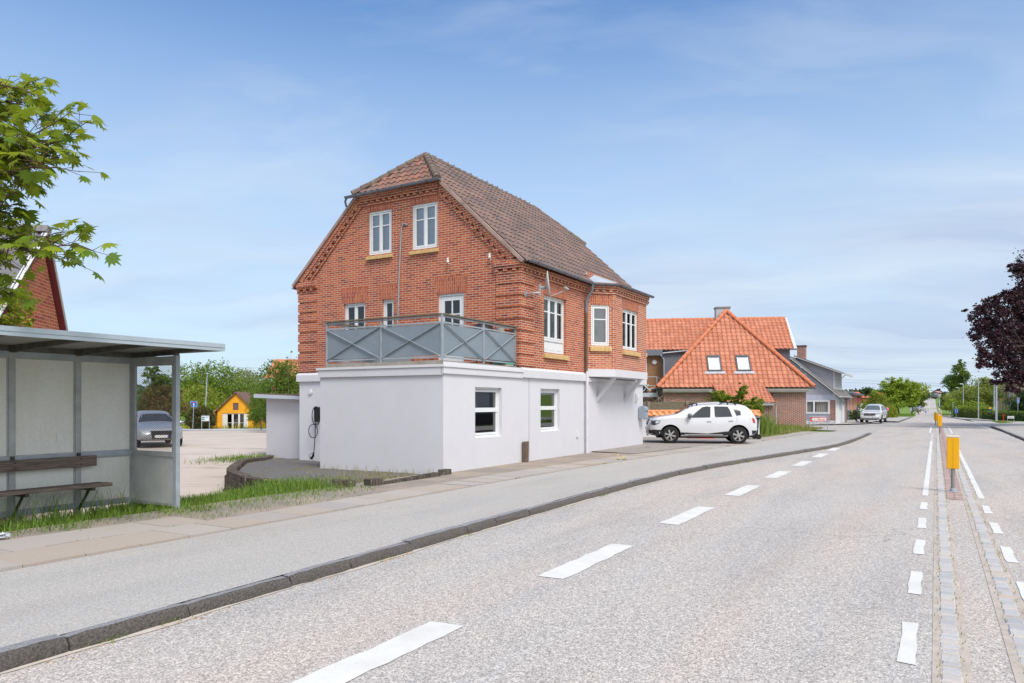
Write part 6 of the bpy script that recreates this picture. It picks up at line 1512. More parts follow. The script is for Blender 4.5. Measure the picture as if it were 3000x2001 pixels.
# porch roof continuing down
mb = MB(); pv = 2.9; a0 = .75; pz = math.tan(R(33)); PU = V((0, math.cos(R(33)), math.sin(R(33)))); PN = V((0, -math.sin(R(33)), math.cos(R(33))))
o_ = V((0, -1.55, ZEo-.92)); tiles(mb, o_, (1, 0, 0), PU, PN, 2.45, lambda v: -.95-.44*(v/2.45), lambda v: 2.10-.45*(v/2.45), .235, .25, .026, .028, 5); pr_ = mb.build('porch_roof', OT, ohx, smooth=True, ang=50)
mb = MB(); gutter(mb, [(-1.0, -1.66, ZEo-.98), (2.15, -1.66, ZEo-.98)], .055); mb.box(-.9, -1.5, ZEo-1.10, 2.0, -1.4, ZEo-.96); mb.tube([(2.08, -1.64, ZEo-1.02), (2.12, -1.5, ZEo-1.25), (2.12, -1.45, -.2)], .04, 8); mb.build('gutter', M('white_gutter', (206, 208, 210), .5, .05), pr_, smooth=True)
mb = MB(); mb.box(-.9, -1.3, -.3, -.75, .3, ZEo-1.05); mb.box(1.75, -1.35, -.3, 2.0, -1.1, ZEo-1.0); mb.box(.9, -1.32, -.3, 1.75, -1.28, ZEo-1.1); mb.build('porch_wall', BRD, ohx)
# rear wing across the back: slate-clad upper floor under an orange roof
wy0, wyr, wze, wzr = 5.8, 8.4, 5.36, 7.62; wl0, wl1 = -5.6, 4.9
pw = math.hypot(wyr-wy0, wzr-wze); c3, s3 = (wyr-wy0)/pw, (wzr-wze)/pw; mb = MB()
tiles(mb, (0, wy0-.2, wze-.02), (1, 0, 0), (0, c3, s3), (0, -s3, c3), pw+.25, lambda v: wl0-1.6, lambda v: wl1, .30, .34, .03, .03, 5); tiles(mb, (0, 2*wyr-wy0+.2, wze-.02), (-1, 0, 0), (0, -c3, s3), (0, s3, c3), pw+.25, lambda v: -wl1, lambda v: 1.6-wl0, .30, .34, .03, .03, 3)
wr = mb.build('wing_roof', OT, ohx, smooth=True, ang=50); mb = MB(); ridge(mb, (wl0-1.6, wyr, wzr+.1), (wl1, wyr, wzr+.1), .12, .42); mb.build('ridge_tiles', OTR, wr, smooth=True)
mb = MB(); mb.bar((wl1+.03, wy0-.25, wze+.0), (wl1+.03, wyr, wzr+.10), .06, .16, (1, 0, 0)); mb.build('verge_trim', WPAINT, wr)
mb = MB(); gutter(mb, [(wl0-1.6, wy0-.3, wze-.06), (wl1+.1, wy0-.3, wze-.06)], .06); mb.build('gutter', M('dark_zinc', (96, 98, 102), .5, .1, metal=.2), wr, smooth=True)
SL2 = NT('diamond_slate_cladding'); tt = SL2; tt.p(.75, 0, .25); mp_ = tt.mapping(tt.tc('UV'), rot=(0, 0, R(45))); bt = tt.n.new('ShaderNodeTexBrick'); tt.l.new(mp_, bt.inputs['Vector']); bt.inputs['Scale'].default_value = 1; bt.inputs['Brick Width'].default_value = 3; bt.inputs['Row Height'].default_value = .62; bt.inputs['Mortar Size'].default_value = .008; bt.inputs['Color1'].default_value = col((118, 120, 130)); bt.inputs['Color2'].default_value = col((128, 130, 140)); bt.inputs['Mortar'].default_value = col((70, 72, 80)); tt.base(bt.outputs['Color'])
mb = MB(); mb.box(3.0, wy0+.1, 2.2, wl1-.25, 2*wyr-wy0-.1, wze); mb.box(wl0-1.5, wy0+.3, 2.0, 3.0, 2*wyr-wy0-.1, wze); mb.extr([(wl1-.3, wy0+.1, wze), (wl1-.3, wyr, wzr-.1), (wl1-.3, 2*wyr-wy0-.1, wze)], (.1, 0, 0)); mb.build('wing_wall', SL2.m, ohx)
mb = MB(); mb.box(3.9, wy0-.02, 2.9, wl1-.22, wy0+.12, 4.15); mb.box(wl0-1.5, wy0+.25, -.5, wx0, 9, 2.3); mb.box(3, wy0+.2, -.5, wl1-.3, 9, 2.3); mb.build('wing_brick', BRD, ohx)
# terrace nook on the left: dormer-like slate cheek, timber door, deck with rail
mb = MB(); ck = [(-4.25, 4.6, 2.6), (-3.80+.0, 4.6, 4.94), (-1.95, 4.6, 5.16), (-1.95, 4.6, 4.3), (-4.25, 4.6, 2.6)]
mb.extr([(-3.98, 4.3, 2.35), (-3.98, 4.3, 4.98), (-1.75, 4.3, 5.2), (-1.75, 4.3, 2.35)], (0, 1.8, 0)); mb.build('slate_cheek', SL2.m, ohx)
mb = MB(); mb.bar((-4.02, 4.22, 5.02), (-1.7, 4.22, 5.25), .3, .07); mb.build('cheek_flashing', M('pale_flashing', (214, 218, 224), .5, .05), ohx)
mb = MB(); mb.box(-6.6, 4.7, 4.86, -4.0, 6.2, 5.3); mb.build('terrace_canopy', SLATE, ohx); mb = MB(); gutter(mb, [(-6.6, 4.6, 4.94), (-4.1, 4.6, 4.94)], .06); mb.tube([(-4.12, 4.55, 4.9), (-3.94, 4.22, 4.6), (-3.92, 4.2, 2.3)], .045, 8); mb.build('terrace_gutter', GALV, ohx, smooth=True)
mb = MB()
for k in range(8): mb.box(-5.02+.13*k, 5.0, 2.1, -5.02+.13*k+.124, 5.08, 4.88)
td = mb.build('timber_door', M('brown_door_boards', (160, 120, 84), .7, .1, 9), ohx); mb = MB(); mb.box(-5.18, 4.98, 2.9, -5.04, 5.1, 4.72); mb.box(-3.98, 4.98, 2.1, -3.9, 5.1, 4.88); mb.build('frame', WPAINT, td)
mb = MB(); mb.lathe([(0, -.10), (.14, -.09), (.17, -.02), (.17, 0)], 20, (-4.52, 4.99, 4.45), 'y'); mb.build('terrace_lamp', M('opal_lamp', (232, 234, 238), .4, .02), ohx, smooth=True)
mb = MB(); mb.box(-6.9, .6, 2.02, -4.62, 5.0, 2.28); dk = mb.build('terrace_deck', M('pale_deck_beam', (190, 198, 206), .6, .15, 5), ohx)
mb = MB(); mb.bar((-4.66, .7, 2.1), (-4.1, .7, 1.55), .08, .10); mb.build('strut', GALV, dk)
mb = MB()
for a, b in (((-6.9, .65, 3.28), (-4.64, .65, 3.28)), ((-6.9, .65, 2.72), (-4.64, .65, 2.72)), ((-4.64, .65, 3.28), (-4.18, 4.2, 3.28)), ((-4.64, .65, 2.72), (-4.3, 4.2, 2.72))): mb.tube([a, b], .025, 6)
for x in (-5.9, -4.64): mb.tube([(x, .65, 2.2), (x, .65, 3.3)], .025, 6)
mb.bar((-4.64, .65, 2.25), (-4.0, .65, 3.25), .05, .05); mb.build('terrace_rail', GALV, dk, smooth=True)
t = thing('deck_chair', 'folded white slatted chair on the terrace beside the timber door', 'chair', ohx.location, R(-7.5)); mb = MB()
for k in range(4): mb.bar((-6.05+.06*k, 1.6, 2.50+.02*k), (-5.35+.05*k, 1.6, 2.78+.02*k), .05, .02, (0, 1, 0))
for p, q in (((-5.5, 1.6, 2.3), (-5.1, 1.6, 2.85)), ((-5.4, 1.5, 2.78), (-4.95, 1.5, 2.4)), ((-5.1, 1.55, 2.5), (-4.8, 1.55, 2.62))): mb.bar(p, q, .05, .04)
mb.build('seat', WPAINT, t)
t = thing('planter_box', 'dark planter with low green plants on the terrace edge', 'planter', ohx.location, R(-7.5)); mb = MB(); mb.box(-6.9, .75, 2.28, -5.2, 1.05, 2.38); mb.build('box', BLACKP, t); fast_mesh('plants', leaf_quads(np.array([(g.uniform(-6.8, -5.5), .9+g.gauss(0, .06), 2.45+abs(g.gauss(0, .05))) for _ in range(160)]), .09, np.random.default_rng(3)), 4, WEEDY, t)
# chimney
mb = MB(); mb.box(-.38, 5.1, 6.4, .54, 5.9, 8.12); ch = mb.build('chimney', M('rendered_chimney', (192, 192, 194), .85, .12, 3), orf); mb = MB(); mb.box(-.43, 5.04, 8.12, .59, 5.96, 8.21); mb.build('chimney_cap', M('chimney_cap', (150, 152, 150), .8, .1), ch); mb = MB(); mb.bar((-.48, 5.0, 7.22), (.10, 4.9, 7.88), .08, .10); mb.build('chimney_flashing', LEAD, ch)

# ------------------------------------------------------------------ garden wall with tile coping, plank fence
gw_ = thing('garden_wall', 'low white garden wall with orange tile coping behind the white suv', 'wall', V((0, 34.6, 0)))
X0g, X1g = PX(1868, 0, 34.6).x, PX(2225, 0, 34.6).x; mb = MB(); mb.box(X0g, 0, -.3, X1g, .28, 1.06); mb.build('wall', WHITER, gw_)
COP = tile_mat('coping_tile', .30, .34, [(.1, col((222, 140, 88))), (.5, col((240, 162, 106))), (.9, col((246, 178, 126)))]); mb = MB()
for sgn in (-1, 1):
    U_ = (1, 0, 0) if sgn < 0 else (-1, 0, 0); tl = math.hypot(.27, .22)
    tiles(mb, (0, .14+sgn*.27, 1.03), U_, (0, -sgn*.27/tl, .22/tl), (0, sgn*.22/tl, .27/tl), tl, (lambda v: X0g-.05) if sgn < 0 else (lambda v: -X1g-.05), (lambda v: X1g+.05) if sgn < 0 else (lambda v: -X0g+.05), .30, .40, .035, .03, 8)
mb.build('coping', COP, gw_, smooth=True, ang=50); mb = MB(); ridge(mb, (X0g-.05, .14, 1.24), (X1g+.05, .14, 1.24), .07, .4); mb.build('coping_ridge', M('coping_ridge_tile', (238, 156, 102), .75, .1, 6), gw_, smooth=True)
pf = thing('plank_fence', 'grey weathered horizontal plank fence between garden wall and brick house', 'fence', V((0, 38.5, 0))); FW = M('mossy_plank', (128, 118, 100), .9, .25, 7, .3, 25)
fx0, fx1 = PX(1840, 0, 38.5).x, PX(2185, 0, 38.5).x; mb = MB(); rr = random.Random(6)
for k in range(6): z = .42+.215*k; mb.box(fx0, rr.uniform(-.01, .01), z, fx1, .04, z+.205)
mb.build('planks', FW, pf)
for x in np.arange(fx0+1.0, fx1, 2.02):
    mb = MB(); mb.box(x, -.10, -.3, x+.14, .0, 1.72); mb.build('post', M('fence_post_wood', (150, 136, 116), .9, .2, 8), pf)
ML = leaf_mat('sapling_leaf', (84, 134, 40), (170, 190, 60), .4)
def SP(lab, x, ytop, ybot, w_, d, n, seed, size=.13, mat=None):
    return T('maple_sapling', lab, 'sapling', x, ytop, ybot, w_, d, n, size, mat or ML, seed, .03, 'saplings behind the garden wall', 7)
SP('bushy maple sapling behind the rear of the white suv roof', 2118, 1142, 1215, 70, 37, 1500, 1); SP('tall maple sapling with a yellow-green tip in front of the porch', 2166, 1108, 1230, 34, 36.6, 1100, 2); SP('broad leafy sapling above the end of the garden wall', 2203, 1162, 1225, 56, 36.5, 1500, 3)
BT = M('dead_twig', (150, 128, 108), .9, .1); t = thing('dead_vine', 'bare dead vine twigs over the plank fence below the terrace', 'vine', PX(1930, 1180, 39)); mb = MB()
for k in range(9): p = V((rr.uniform(-.9, 1), 0, rr.uniform(-.2, .1))); mb.tube([p, p+V((rr.uniform(-.3, .5), .1, rr.uniform(.1, .4))), p+V((rr.uniform(-.5, 1), .1, rr.uniform(0, .7)))], [.02, .015, .006], 5)
mb.build('twigs', BT, t)
# wheelie bin and red crate glimpsed round the suv
t = thing('wheelie_bin', 'black wheelie bin lying beside the end of the garden wall behind the suv', 'bin', V((PX(2204, 0, 33).x, 33, 0))); mb = MB(); mb.hexa([(-.22, -.2, .1), (.18, -.2, .1), (.18, .25, .1), (-.22, .25, .1), (-.28, -.26, .92), (.22, -.26, .92), (.22, .32, .92), (-.28, .32, .92)]); mb.build('body', BLACKP, t)
mb = MB(); mb.box(-.30, -.28, .92, .26, .34, .98); mb.tube([(.26, -.25, .95), (.34, -.25, .95), (.34, .3, .95)], .02, 6); mb.build('lid', BLACKP, t)
for y in (-.24, .28): mb = MB(); mb.lathe([(0, -.03), (.12, -.03), (.12, .03), (0, .03)], 18, (.20, y, .12), 'y'); mb.build('wheel', TYRE, t)
for k, (x, lab) in enumerate(((2068, 'bright red crate seen under the white suv beside the wall foot'), (2030, 'dull brick-red crate seen under the white suv'))):
    t = thing('crate', lab, 'crate', V((PX(x, 0, 33.6).x, 33.6, .02))); mb = MB(); s_ = .32 if k == 0 else .2; mb.box(-s_, -.2, 0, s_, .2, .05); mb.box(-s_, -.2, .05, s_, -.17, .30); mb.box(-s_, .17, .05, s_, .2, .30); mb.box(-s_, -.17, .05, -s_+.03, .17, .30); mb.box(s_-.03, -.17, .05, s_, .17, .30); mb.build('box', M('red_crate' if k == 0 else 'faded_crate', (222, 40, 44) if k == 0 else (150, 86, 70), .5, .05), t)
# weedy verge in front of the orange house
def wz(a, b): return .02+.10*ss(6.5, 8.6, b)*ss(35.5, 37.5, a)*ss(50, 46, a)
strip('weedy_bank_ground', frange(35.6, 49.5, .5), lambda a: sb(a)+.84, lambda a: 12.5, wz, ROADG.m, 8)
WD2 = leaf_mat('tall_weed', (110, 138, 62), (176, 188, 96), .3)
P8 = scatter(lambda a, b: ss(sb(a)+.8, sb(a)+1.5, b), 7500, 35.8, 49, 6.0, 11.5, g, wz); blades('tall_weeds', P8, .34, .026, WD2, 14, .5)
P8 = scatter(lambda a, b: ss(sb(a)+.75, sb(a)+1.0, b)*ss(sb(a)+2.2, sb(a)+1.0, b), 2600, 35.6, 50.5, 5.6, 9.0, g, wz); blades('short_weeds', P8, .16, .025, GRASSD, 15, .8)
P8 = scatter(lambda a, b: math.exp(-((a-38.0)**2/1.6+(b-8.0)**2/.9)), 1700, 36.4, 41, 7.0, 10, g, wz); blades('bushy_weeds', P8, .95, .045, leaf_mat('goldenrod_leaf', (92, 130, 54), (158, 180, 84), .3), 16, .5)
POP = [W(*c_, wz(*c_)+.45) for c_ in [(g.uniform(36.5, 48), g.uniform(7.2, 9)) for _ in range(26)]]
fast_mesh('poppies', leaf_quads(np.array([tuple(p) for p in POP]), .09, np.random.default_rng(2), 1.2, .9), 4, M('poppy_red', (224, 84, 50), .7, .1))['kind'] = 'stuff'
# direction sign
t = thing('direction_sign', 'white arrow sign with red lettering for a village on two grey posts', 'road sign', V((PX(2398, 0, 47.5).x, 47.5, -.0)), R(-2)); k = 47.5/2150; hw2 = 26*k
mb = MB(); zt_ = 1.63+(1181-1221)*k; mb.tube([(-hw2, .03, -.3), (-hw2, .03, zt_-.06), (-hw2+.06, .03, zt_), (hw2-.06, .03, zt_), (hw2, .03, zt_-.06), (hw2, .03, -.3)], .028, 8); mb.build('frame', GALV, t, smooth=True)
zb_ = 1.63+(1181-1234.5)*k; zt2 = zt_-.03; zm = (zb_+zt2)/2; mb = MB(); mb.box(-hw2+.05, -.01, zb_, hw2-.05, .0, zt2); p = mb.build('panel', RED, t); mb = MB(); x0_ = -hw2+.09
mb.extr([(x0_, -.016, zm), (x0_+.13, -.016, zt2-.03), (hw2-.08, -.016, zt2-.03), (hw2-.08, -.016, zb_+.03), (x0_+.13, -.016, zb_+.03)], (0, .005, 0)); mb.build('field', M('sign_warm_white', (238, 228, 226), .5, .02), p)
text('1', .17, p, (x0_+.22, -.02, zm-.01), (R(90), 0, 0), RED); text('Fårup', .21, p, (.17, -.02, zm-.01), (R(90), 0, 0), RED)
# ================================================================== grey weatherboarded house across the side street
gh = thing('grey_house', 'grey weatherboarded gable house with a dormer, brick chimney and white side porch', 'house', W(65.2, 7.1), HR)
SIDING = NT('grey_weatherboard'); tt = SIDING; tt.p(.75, 0, .2); sp2 = tt.n.new('ShaderNodeSeparateXYZ'); tt.l.new(tt.tc('UV'), sp2.inputs[0])
fr2 = tt.math('FRACT', tt.math('DIVIDE', sp2.outputs[1], .17)); bc2 = tt.mix(tt.noise(2, tt.mapping(tt.tc('UV'), scale=(.4, 3, 1)), 5), col((178, 178, 188)), col((200, 200, 208)))
tt.base(tt.mix(tt.ramp(fr2, [(0, (1, 1, 1, 1)), (.09, (0, 0, 0, 1))]), bc2, col((120, 120, 130)))); tt.bump(fr2, .5, .015)
CREAMT = M('weathered_white_trim', (214, 214, 214), .7, .1, 5); FELT = M('grey_roof_felt', (128, 124, 122), .95, .3, 4, .4, 25)
BRG = brick_mat('mixed_brick', (150, 84, 70), (176, 104, 84), (226, 216, 208), dark=(96, 64, 62), mo=.018)
QA = lambda u, z, d: (0+d, u, z)           # local frame: x along the road, y away from it; gable wall in x = 0
apY, apZ, loY, loZ = 3.55, 5.45, -.39, 2.10; sl_ = (apZ-loZ)/(apY-loY)
mb = MB(); gab = [(.1, 2.34), (9.0, 2.34), (9.0, 2.4), (apY, apZ-.1), (.1, 2.42)]; gab = [(.1, 2.34), (7.0, 2.34), (apY, apZ-.12), (.1, apZ-.12-sl_*(apY-.1))]
wall(mb, gab, [(2.2, 3.5, 3.45, 4.12)], QA, .1); mb.build('weatherboard', SIDING.m, gh)
mb = MB(); wall(mb, [(0, -.2), (7, -.2), (7, 2.34), (0, 2.34)], [(.44, 2.32, .75, 1.88)], lambda u, z, d: (.03+d, u, z), .1); mb.face([(.03, 7, -.2), (9, 7, -.2), (9, 7, 2.4), (.03, 7, 2.4)]); mb.face([(9, 0, -.2), (9, 7, -.2), (9, 7, 2.3), (9, apY, apZ-.1), (9, 0, 2.3)]); mb.face([(.03, .0, -.2), (9, 0, -.2), (9, 0, 2.3), (.03, 0, 2.3)]); mb.build('brick_wall', BRG, gh)
mb = MB(); mb.box(-.01, -.01, 1.89, .03, 7, 2.335); mb.build('painted_band', M('pale_blue_band', (206, 210, 224), .8, .12, 3), gh)
mb = MB(); mb.box(-.0, .44, .2, .03, 7, .73)
for k in range(24): mb.box(-.012, .45+.09*k, .2, -.0, .45+.09*k+.07, .73)
mb.build('board_panel', M('grey_blue_boards', (166, 174, 188), .75, .08, 4), gh); mb = MB(); mb.box(-.02, -.02, -.2, .04, 7, .19); mb.build('plinth', M('stained_plinth', (210, 210, 212), .85, .35, 5), gh)
wnd = window(gh, QA, .42, 2.32, .75, 1.88, 1, (), rec=-.03, fw=.09, sw=.05, curtain=[(.5, 1.5, 0), (1.75, 2.25, 0)]); mb = MB(); mb.box(-.035, 1.56, .8, .05, 1.70, 1.84); mb.build('mullion', WPAINT, wnd)
window(gh, QA, 2.2, 3.5, 3.45, 4.12, 1, (), rec=-.02, fw=.07)
mb = MB()                                                            # roof slopes
def slope(x0, x1, y0, z0, y1, z1, th=.10): mb.hexa([(x0, y0, z0), (x1, y0, z0), (x1, y1, z1), (x0, y1, z1), (x0, y0, z0+th), (x1, y0, z0+th), (x1, y1, z1+th), (x0, y1, z1+th)])
slope(-.3, 9.3, loY, loZ+.05, apY, apZ+.05); slope(-.3, 9.3, 7.4, 2.2, apY, apZ+.05); gr_ = mb.build('roof', FELT, gh)
mb = MB(); mb.bar((-.32, loY, loZ+.02), (-.32, apY, apZ+.02), .05, .20, (1, 0, 0)); mb.bar((-.32, 7.4, 2.2), (-.32, apY, apZ+.02), .05, .2, (1, 0, 0)); mb.box(-.33, loY-.04, loZ-.02, 9.3, loY+.03, loZ+.12); mb.hexa([(-.31, -.05, 2.34), (-.0, -.05, 2.34), (-.0, .15, 2.34), (-.31, .15, 2.34), (-.31, loY+.05, 2.12), (0, loY+.05, 2.12), (0, .15, 2.5), (-.31, .15, 2.5)]); mb.build('bargeboard', CREAMT, gr_)
mb = MB(); gutter(mb, [(-.3, loY-.1, loZ+.05), (9.2, loY-.1, loZ+.05)], .06); mb.tube([(6.6, loY-.1, loZ), (6.75, -.05, 1.8), (6.75, -.05, -.1)], .045, 8); mb.build('gutter', GALV, gr_, smooth=True)
# dormer with a flat-pitched roof
ds = (5.58-4.35)/(3.28-.31); mb = MB(); mb.extr([(1.5, .31, 2.70), (1.5, .31, 4.33), (1.5, 3.28, 5.55), (1.5, 3.3, 5.3)], (6.0, 0, 0)); dm = mb.build('dormer', SIDING.m, gh)
mb = MB(); slope(1.15, 7.9, -.56, 4.0, 3.4, 5.62, .12); mb.build('dormer_roof', FELT, dm); mb = MB(); mb.bar((1.13, -.56, 4.02), (1.13, 3.3, 5.58), .05, .2, (1, 0, 0)); mb.box(1.12, -.60, 3.97, 7.9, -.54, 4.13); mb.build('dormer_fascia', CREAMT, dm)
mb = MB(); mb.box(1.48, .28, 2.75, 7.5, .31, 4.33)
for k in range(18): mb.box(1.7+.3*k, .262, 3.0, 1.78+.3*k, .28, 4.25)
mb.box(1.46, .25, 2.72, 7.52, .30, 3.02); mb.box(1.46, .25, 3.0, 1.62, .31, 4.33); mb.build('dormer_front', WPAINT, dm); mb = MB(); mb.tube([(1.4, -.62, 3.98), (1.4, -.4, 3.75), (1.5, .28, 3.55)], .035, 6); mb.build('dormer_pipe', GALV, dm, smooth=True)
mb = MB(); mb.box(3.6, 2.86, 4.9, 4.4, 3.52, 6.62); cm_ = mb.build('chimney', BRG, gr_); mb = MB(); mb.box(3.55, 2.80, 6.62, 4.45, 3.58, 6.74); mb.build('chimney_cap', M('sooty_cap', (110, 96, 86), .9, .2), cm_)
mb = MB(); mb.box(-.01, -.035, -.1, 6.6, -.005, 2.25)
for k in range(34): mb.box(.05+.19*k, -.045, 0, .05+.19*k+.02, -.035, 2.2)
wp = mb.build('side_boards', WPAINT, gh); mb = MB(); mb.box(3.6, -.06, .0, 4.5, -.04, 2.05); mb.build('side_door', M('off_white_door', (226, 228, 230), .5, .04), gh); mb = MB(); mb.box(3.9, -.07, .9, 4.2, -.058, 1.9); mb.build('door_glass', M('dull_glass', (150, 156, 160), .2, .1), gh)
mb = MB(); mb.tube([(2.6, -.08, 1.0), (2.6, -.08, 2.1)], .035, 6); mb.box(5.4, -.10, 1.5, 5.5, -.04, 1.8); mb.build('side_pipe', GALV, gh, smooth=True)
sheet('corner_pavement', [(60.8, 40), (61.2, 12), (62.1, 8.8), (66, 6.5), (70, 5.25), (74, 5.2), (82, 5.2), (82, 3.3), (130, 3.3), (130, 7.5), (95, 7.8), (95, 40)], ASPHP, .09)
# bungalow further along
bu = thing('brick_bungalow', 'orange brick bungalow with a low dark grey hipped roof behind the grey house', 'house', W(85, 8.2), HR)
mb = MB(); mb.box(0, 0, -.6, 12, 9, 2.55); mb.build('wall', brick_mat('salmon_brick', (196, 126, 98), (212, 146, 118), (226, 210, 198), dark=(170, 104, 82)), bu)
mb = MB(); mb.add([(-.7, -.8, 2.5), (12.7, -.8, 2.5), (12.7, 9.8, 2.5), (-.7, 9.8, 2.5), (3.5, 4.5, 3.9), (8.5, 4.5, 3.9), (-.7, -.8, 2.68), (12.7, -.8, 2.68), (12.7, 9.8, 2.68), (-.7, 9.8, 2.68)], [(3, 2, 1, 0), (0, 1, 7, 6), (1, 2, 8, 7), (2, 3, 9, 8), (3, 0, 6, 9), (6, 7, 5, 4), (8, 9, 4, 5), (9, 6, 4), (7, 8, 5)]); mb.build('roof', M('dark_grey_roof', (96, 98, 104), .8, .12, 3), bu)
for x in (1.2, 4.4): window(bu, lambda u, z, d: (u, d, z), x, x+1.1, .7, 2.2, 1, (), rec=-.02)
window(bu, lambda u, z, d: (d, -u, z), -2.6, -1.2, .7, 2.1, 1, (), rec=-.02); mb = MB(); mb.tube([(-.6, -.75, 2.45), (-.1, -.06, 2.0), (-.1, -.06, -.4)], .05, 6); mb.build('downpipe', M('dark_pipe', (90, 82, 80), .6, .1), bu, smooth=True)
pst = thing('pallet_stack', 'stack of pale wooden pallets against the bungalow corner', 'pallet stack', W(81.2, 8.1, -.22), HR); mb = MB()
for k in range(6):
    z = .2*k; mb.box(0, 0, z+.12, 1.1, .9, z+.15)
    for y in (0, .4, .8): mb.box(0, y, z, 1.1, y+.1, z+.12)
mb.build('pallets', M('pallet_wood', (206, 178, 136), .85, .15, 6), pst)
def box_thing(name, lab, cat, loc, w_, d_, h_, mat, rot=HR, lid=True):
    t = thing(name, lab, cat, loc, rot); mb = MB(); mb.hexa([(-w_*.42, -d_*.42, .08), (w_*.42, -d_*.42, .08), (w_*.42, d_*.42, .08), (-w_*.42, d_*.42, .08), (-w_*.5, -d_*.5, h_*.92), (w_*.5, -d_*.5, h_*.92), (w_*.5, d_*.5, h_*.92), (-w_*.5, d_*.5, h_*.92)]); mb.build('body', mat, t)
    mb = MB(); mb.hexa([(-w_*.53, -d_*.53, h_*.92), (w_*.53, -d_*.53, h_*.92), (w_*.53, d_*.56, h_*.92), (-w_*.53, d_*.56, h_*.92), (-w_*.48, -d_*.48, h_), (w_*.48, -d_*.48, h_), (w_*.48, d_*.5, h_*.98), (-w_*.48, d_*.5, h_*.98)]); mb.build('lid', mat, t)
    for y in (-.3, .3): mb = MB(); mb.lathe([(0, -.03), (.1, -.03), (.1, .03), (0, .03)], 12, (w_*y, d_*.45, .1), 'x'); mb.build('wheel', TYRE, t)
    return t
box_thing('wheelie_bin', 'grey bin standing beside the pallet stack', 'bin', PX(2487, 0, 78).xy.to_3d()+V((0, 0, -.25)), .5, .55, 1.15, M('grey_bin', (126, 130, 138), .6, .08))
box_thing('wheelie_bin', 'dark bin nearest the white crossover in front of the rounded hedge', 'bin', PX(2584, 0, 97).xy.to_3d()+V((0, 0, -.40)), 1.0, .8, 1.35, M('dark_bin', (62, 66, 74), .6, .08, k=1), group_ := 0)
# white crossover facing the camera
K2 = [(0.0, .50, .70, 1.0, .76, .70), (.06, .40, .95, 1.22, .84, .64), (.3, .30, 1.03, 1.48, .88, .60), (.7, .27, 1.04, 1.60, .89, .59), (1.3, .26, 1.02, 1.655, .89, .585), (1.9, .26, 1.0, 1.64, .89, .58), (2.25, .26, .99, 1.56, .89, .58), (3.0, .26, .97, 1.10, .89, .74), (3.2, .27, .96, 1.05, .885, .74), (3.7, .28, .91, .99, .87, .70), (4.0, .30, .84, .92, .83, .62), (4.15, .33, .74, .82, .76, .54), (4.24, .38, .58, .66, .66, .46), (4.27, .44, .52, .56, .58, .42)]
cr = thing('parked_car', 'white crossover car facing the camera with the bonnet towards the road junction', 'car'); c = Car(K2); c.body('body', cr, PWHITE, (.8, 3.4), .40)
for x in (.8, 3.4):
    for sg in (1, -1): wheel(cr, x, sg*.78, .335, sg, 5)
SG2 = M('windscreen_tint', (98, 110, 116), .05, .15, 1.5, spec=.5); DKW = M('dark_car_window', (50, 54, 58), .05, .25, 2.2, k=1)
c.top('windscreen', 2.96, 2.30, .66, .53, SG2, cr, .008); c.side('side_window', [(.55, 1.08), (2.85, 1.02), (2.35, 1.42), (1.9, 1.54), (.8, 1.5)], DKW, cr)
mb = MB(); mb.extr([(4.16, -.48, .865), (4.255, -.42, .68), (4.255, .42, .68), (4.16, .48, .865)], (.03, 0, 0)); g2 = mb.build('grille', BLACKP, cr); mb = MB(); mb.bar((4.25, -.44, .77), (4.25, .44, .77), .03, .03); mb.lathe([(0, .02), (.07, .02), (.08, 0)], 16, (4.245, 0, .77), 'x'); mb.build('grille_bar', CHROME, g2)
for sg in (1, -1):
    mb = MB(); mb.extr([(4.14, sg*.50, .86), (4.03, sg*.80, .90), (4.02, sg*.80, .80), (4.16, sg*.52, .76)], (.07, 0, 0)); mb.build('headlight', HEADL, cr); mb = MB(); mb.extr([(4.235, sg*.5, .46), (4.17, sg*.76, .48), (4.17, sg*.74, .38), (4.235, sg*.54, .38)], (.04, 0, 0)); mb.build('fog_lamp', HEADD, cr)
    mb = MB(); mb.tube([(2.75, sg*.88, 1.02), (2.72, sg*.95, 1.03)], .03, 6); mb.lathe([(0, -.10), (.07, -.08), (.09, 0), (.07, .07), (0, .09)], 12, (2.72, sg*1.0, 1.06), 'y'); mb.build('mirror', PWHITE, cr, smooth=True)
    mb = MB(); mb.bar((.7, sg*.58, 1.67), (2.0, sg*.57, 1.69), .03, .03); mb.build('roof_rail', CLAD, cr)
c.side('cladding', [(1.2, .42), (3.0, .42), (3.0, .28), (1.2, .28)], CLAD, cr, off=.01, th=.02)
mb = MB(); mb.extr([(4.24, -.62, .26), (4.285, -.5, .38), (4.285, .5, .38), (4.24, .62, .26)], (.012, 0, 0)); mb.build('lower_bumper', CLAD, cr); mb = MB(); mb.box(4.28, -.45, .25, 4.31, .45, .31); mb.build('skid_plate', M('skid_silver', (170, 172, 176), .4, .1, metal=.3), cr); plate(cr, 4.285, .50)
p0 = PX(2548, 0, 65); cyaw = math.atan2(-p0.y, -p0.x)+R(-9); cr.rotation_euler.z = cyaw; cr.location = V((p0.x, p0.y, -.13))-V((math.cos(cyaw), math.sin(cyaw), 0))*4.2
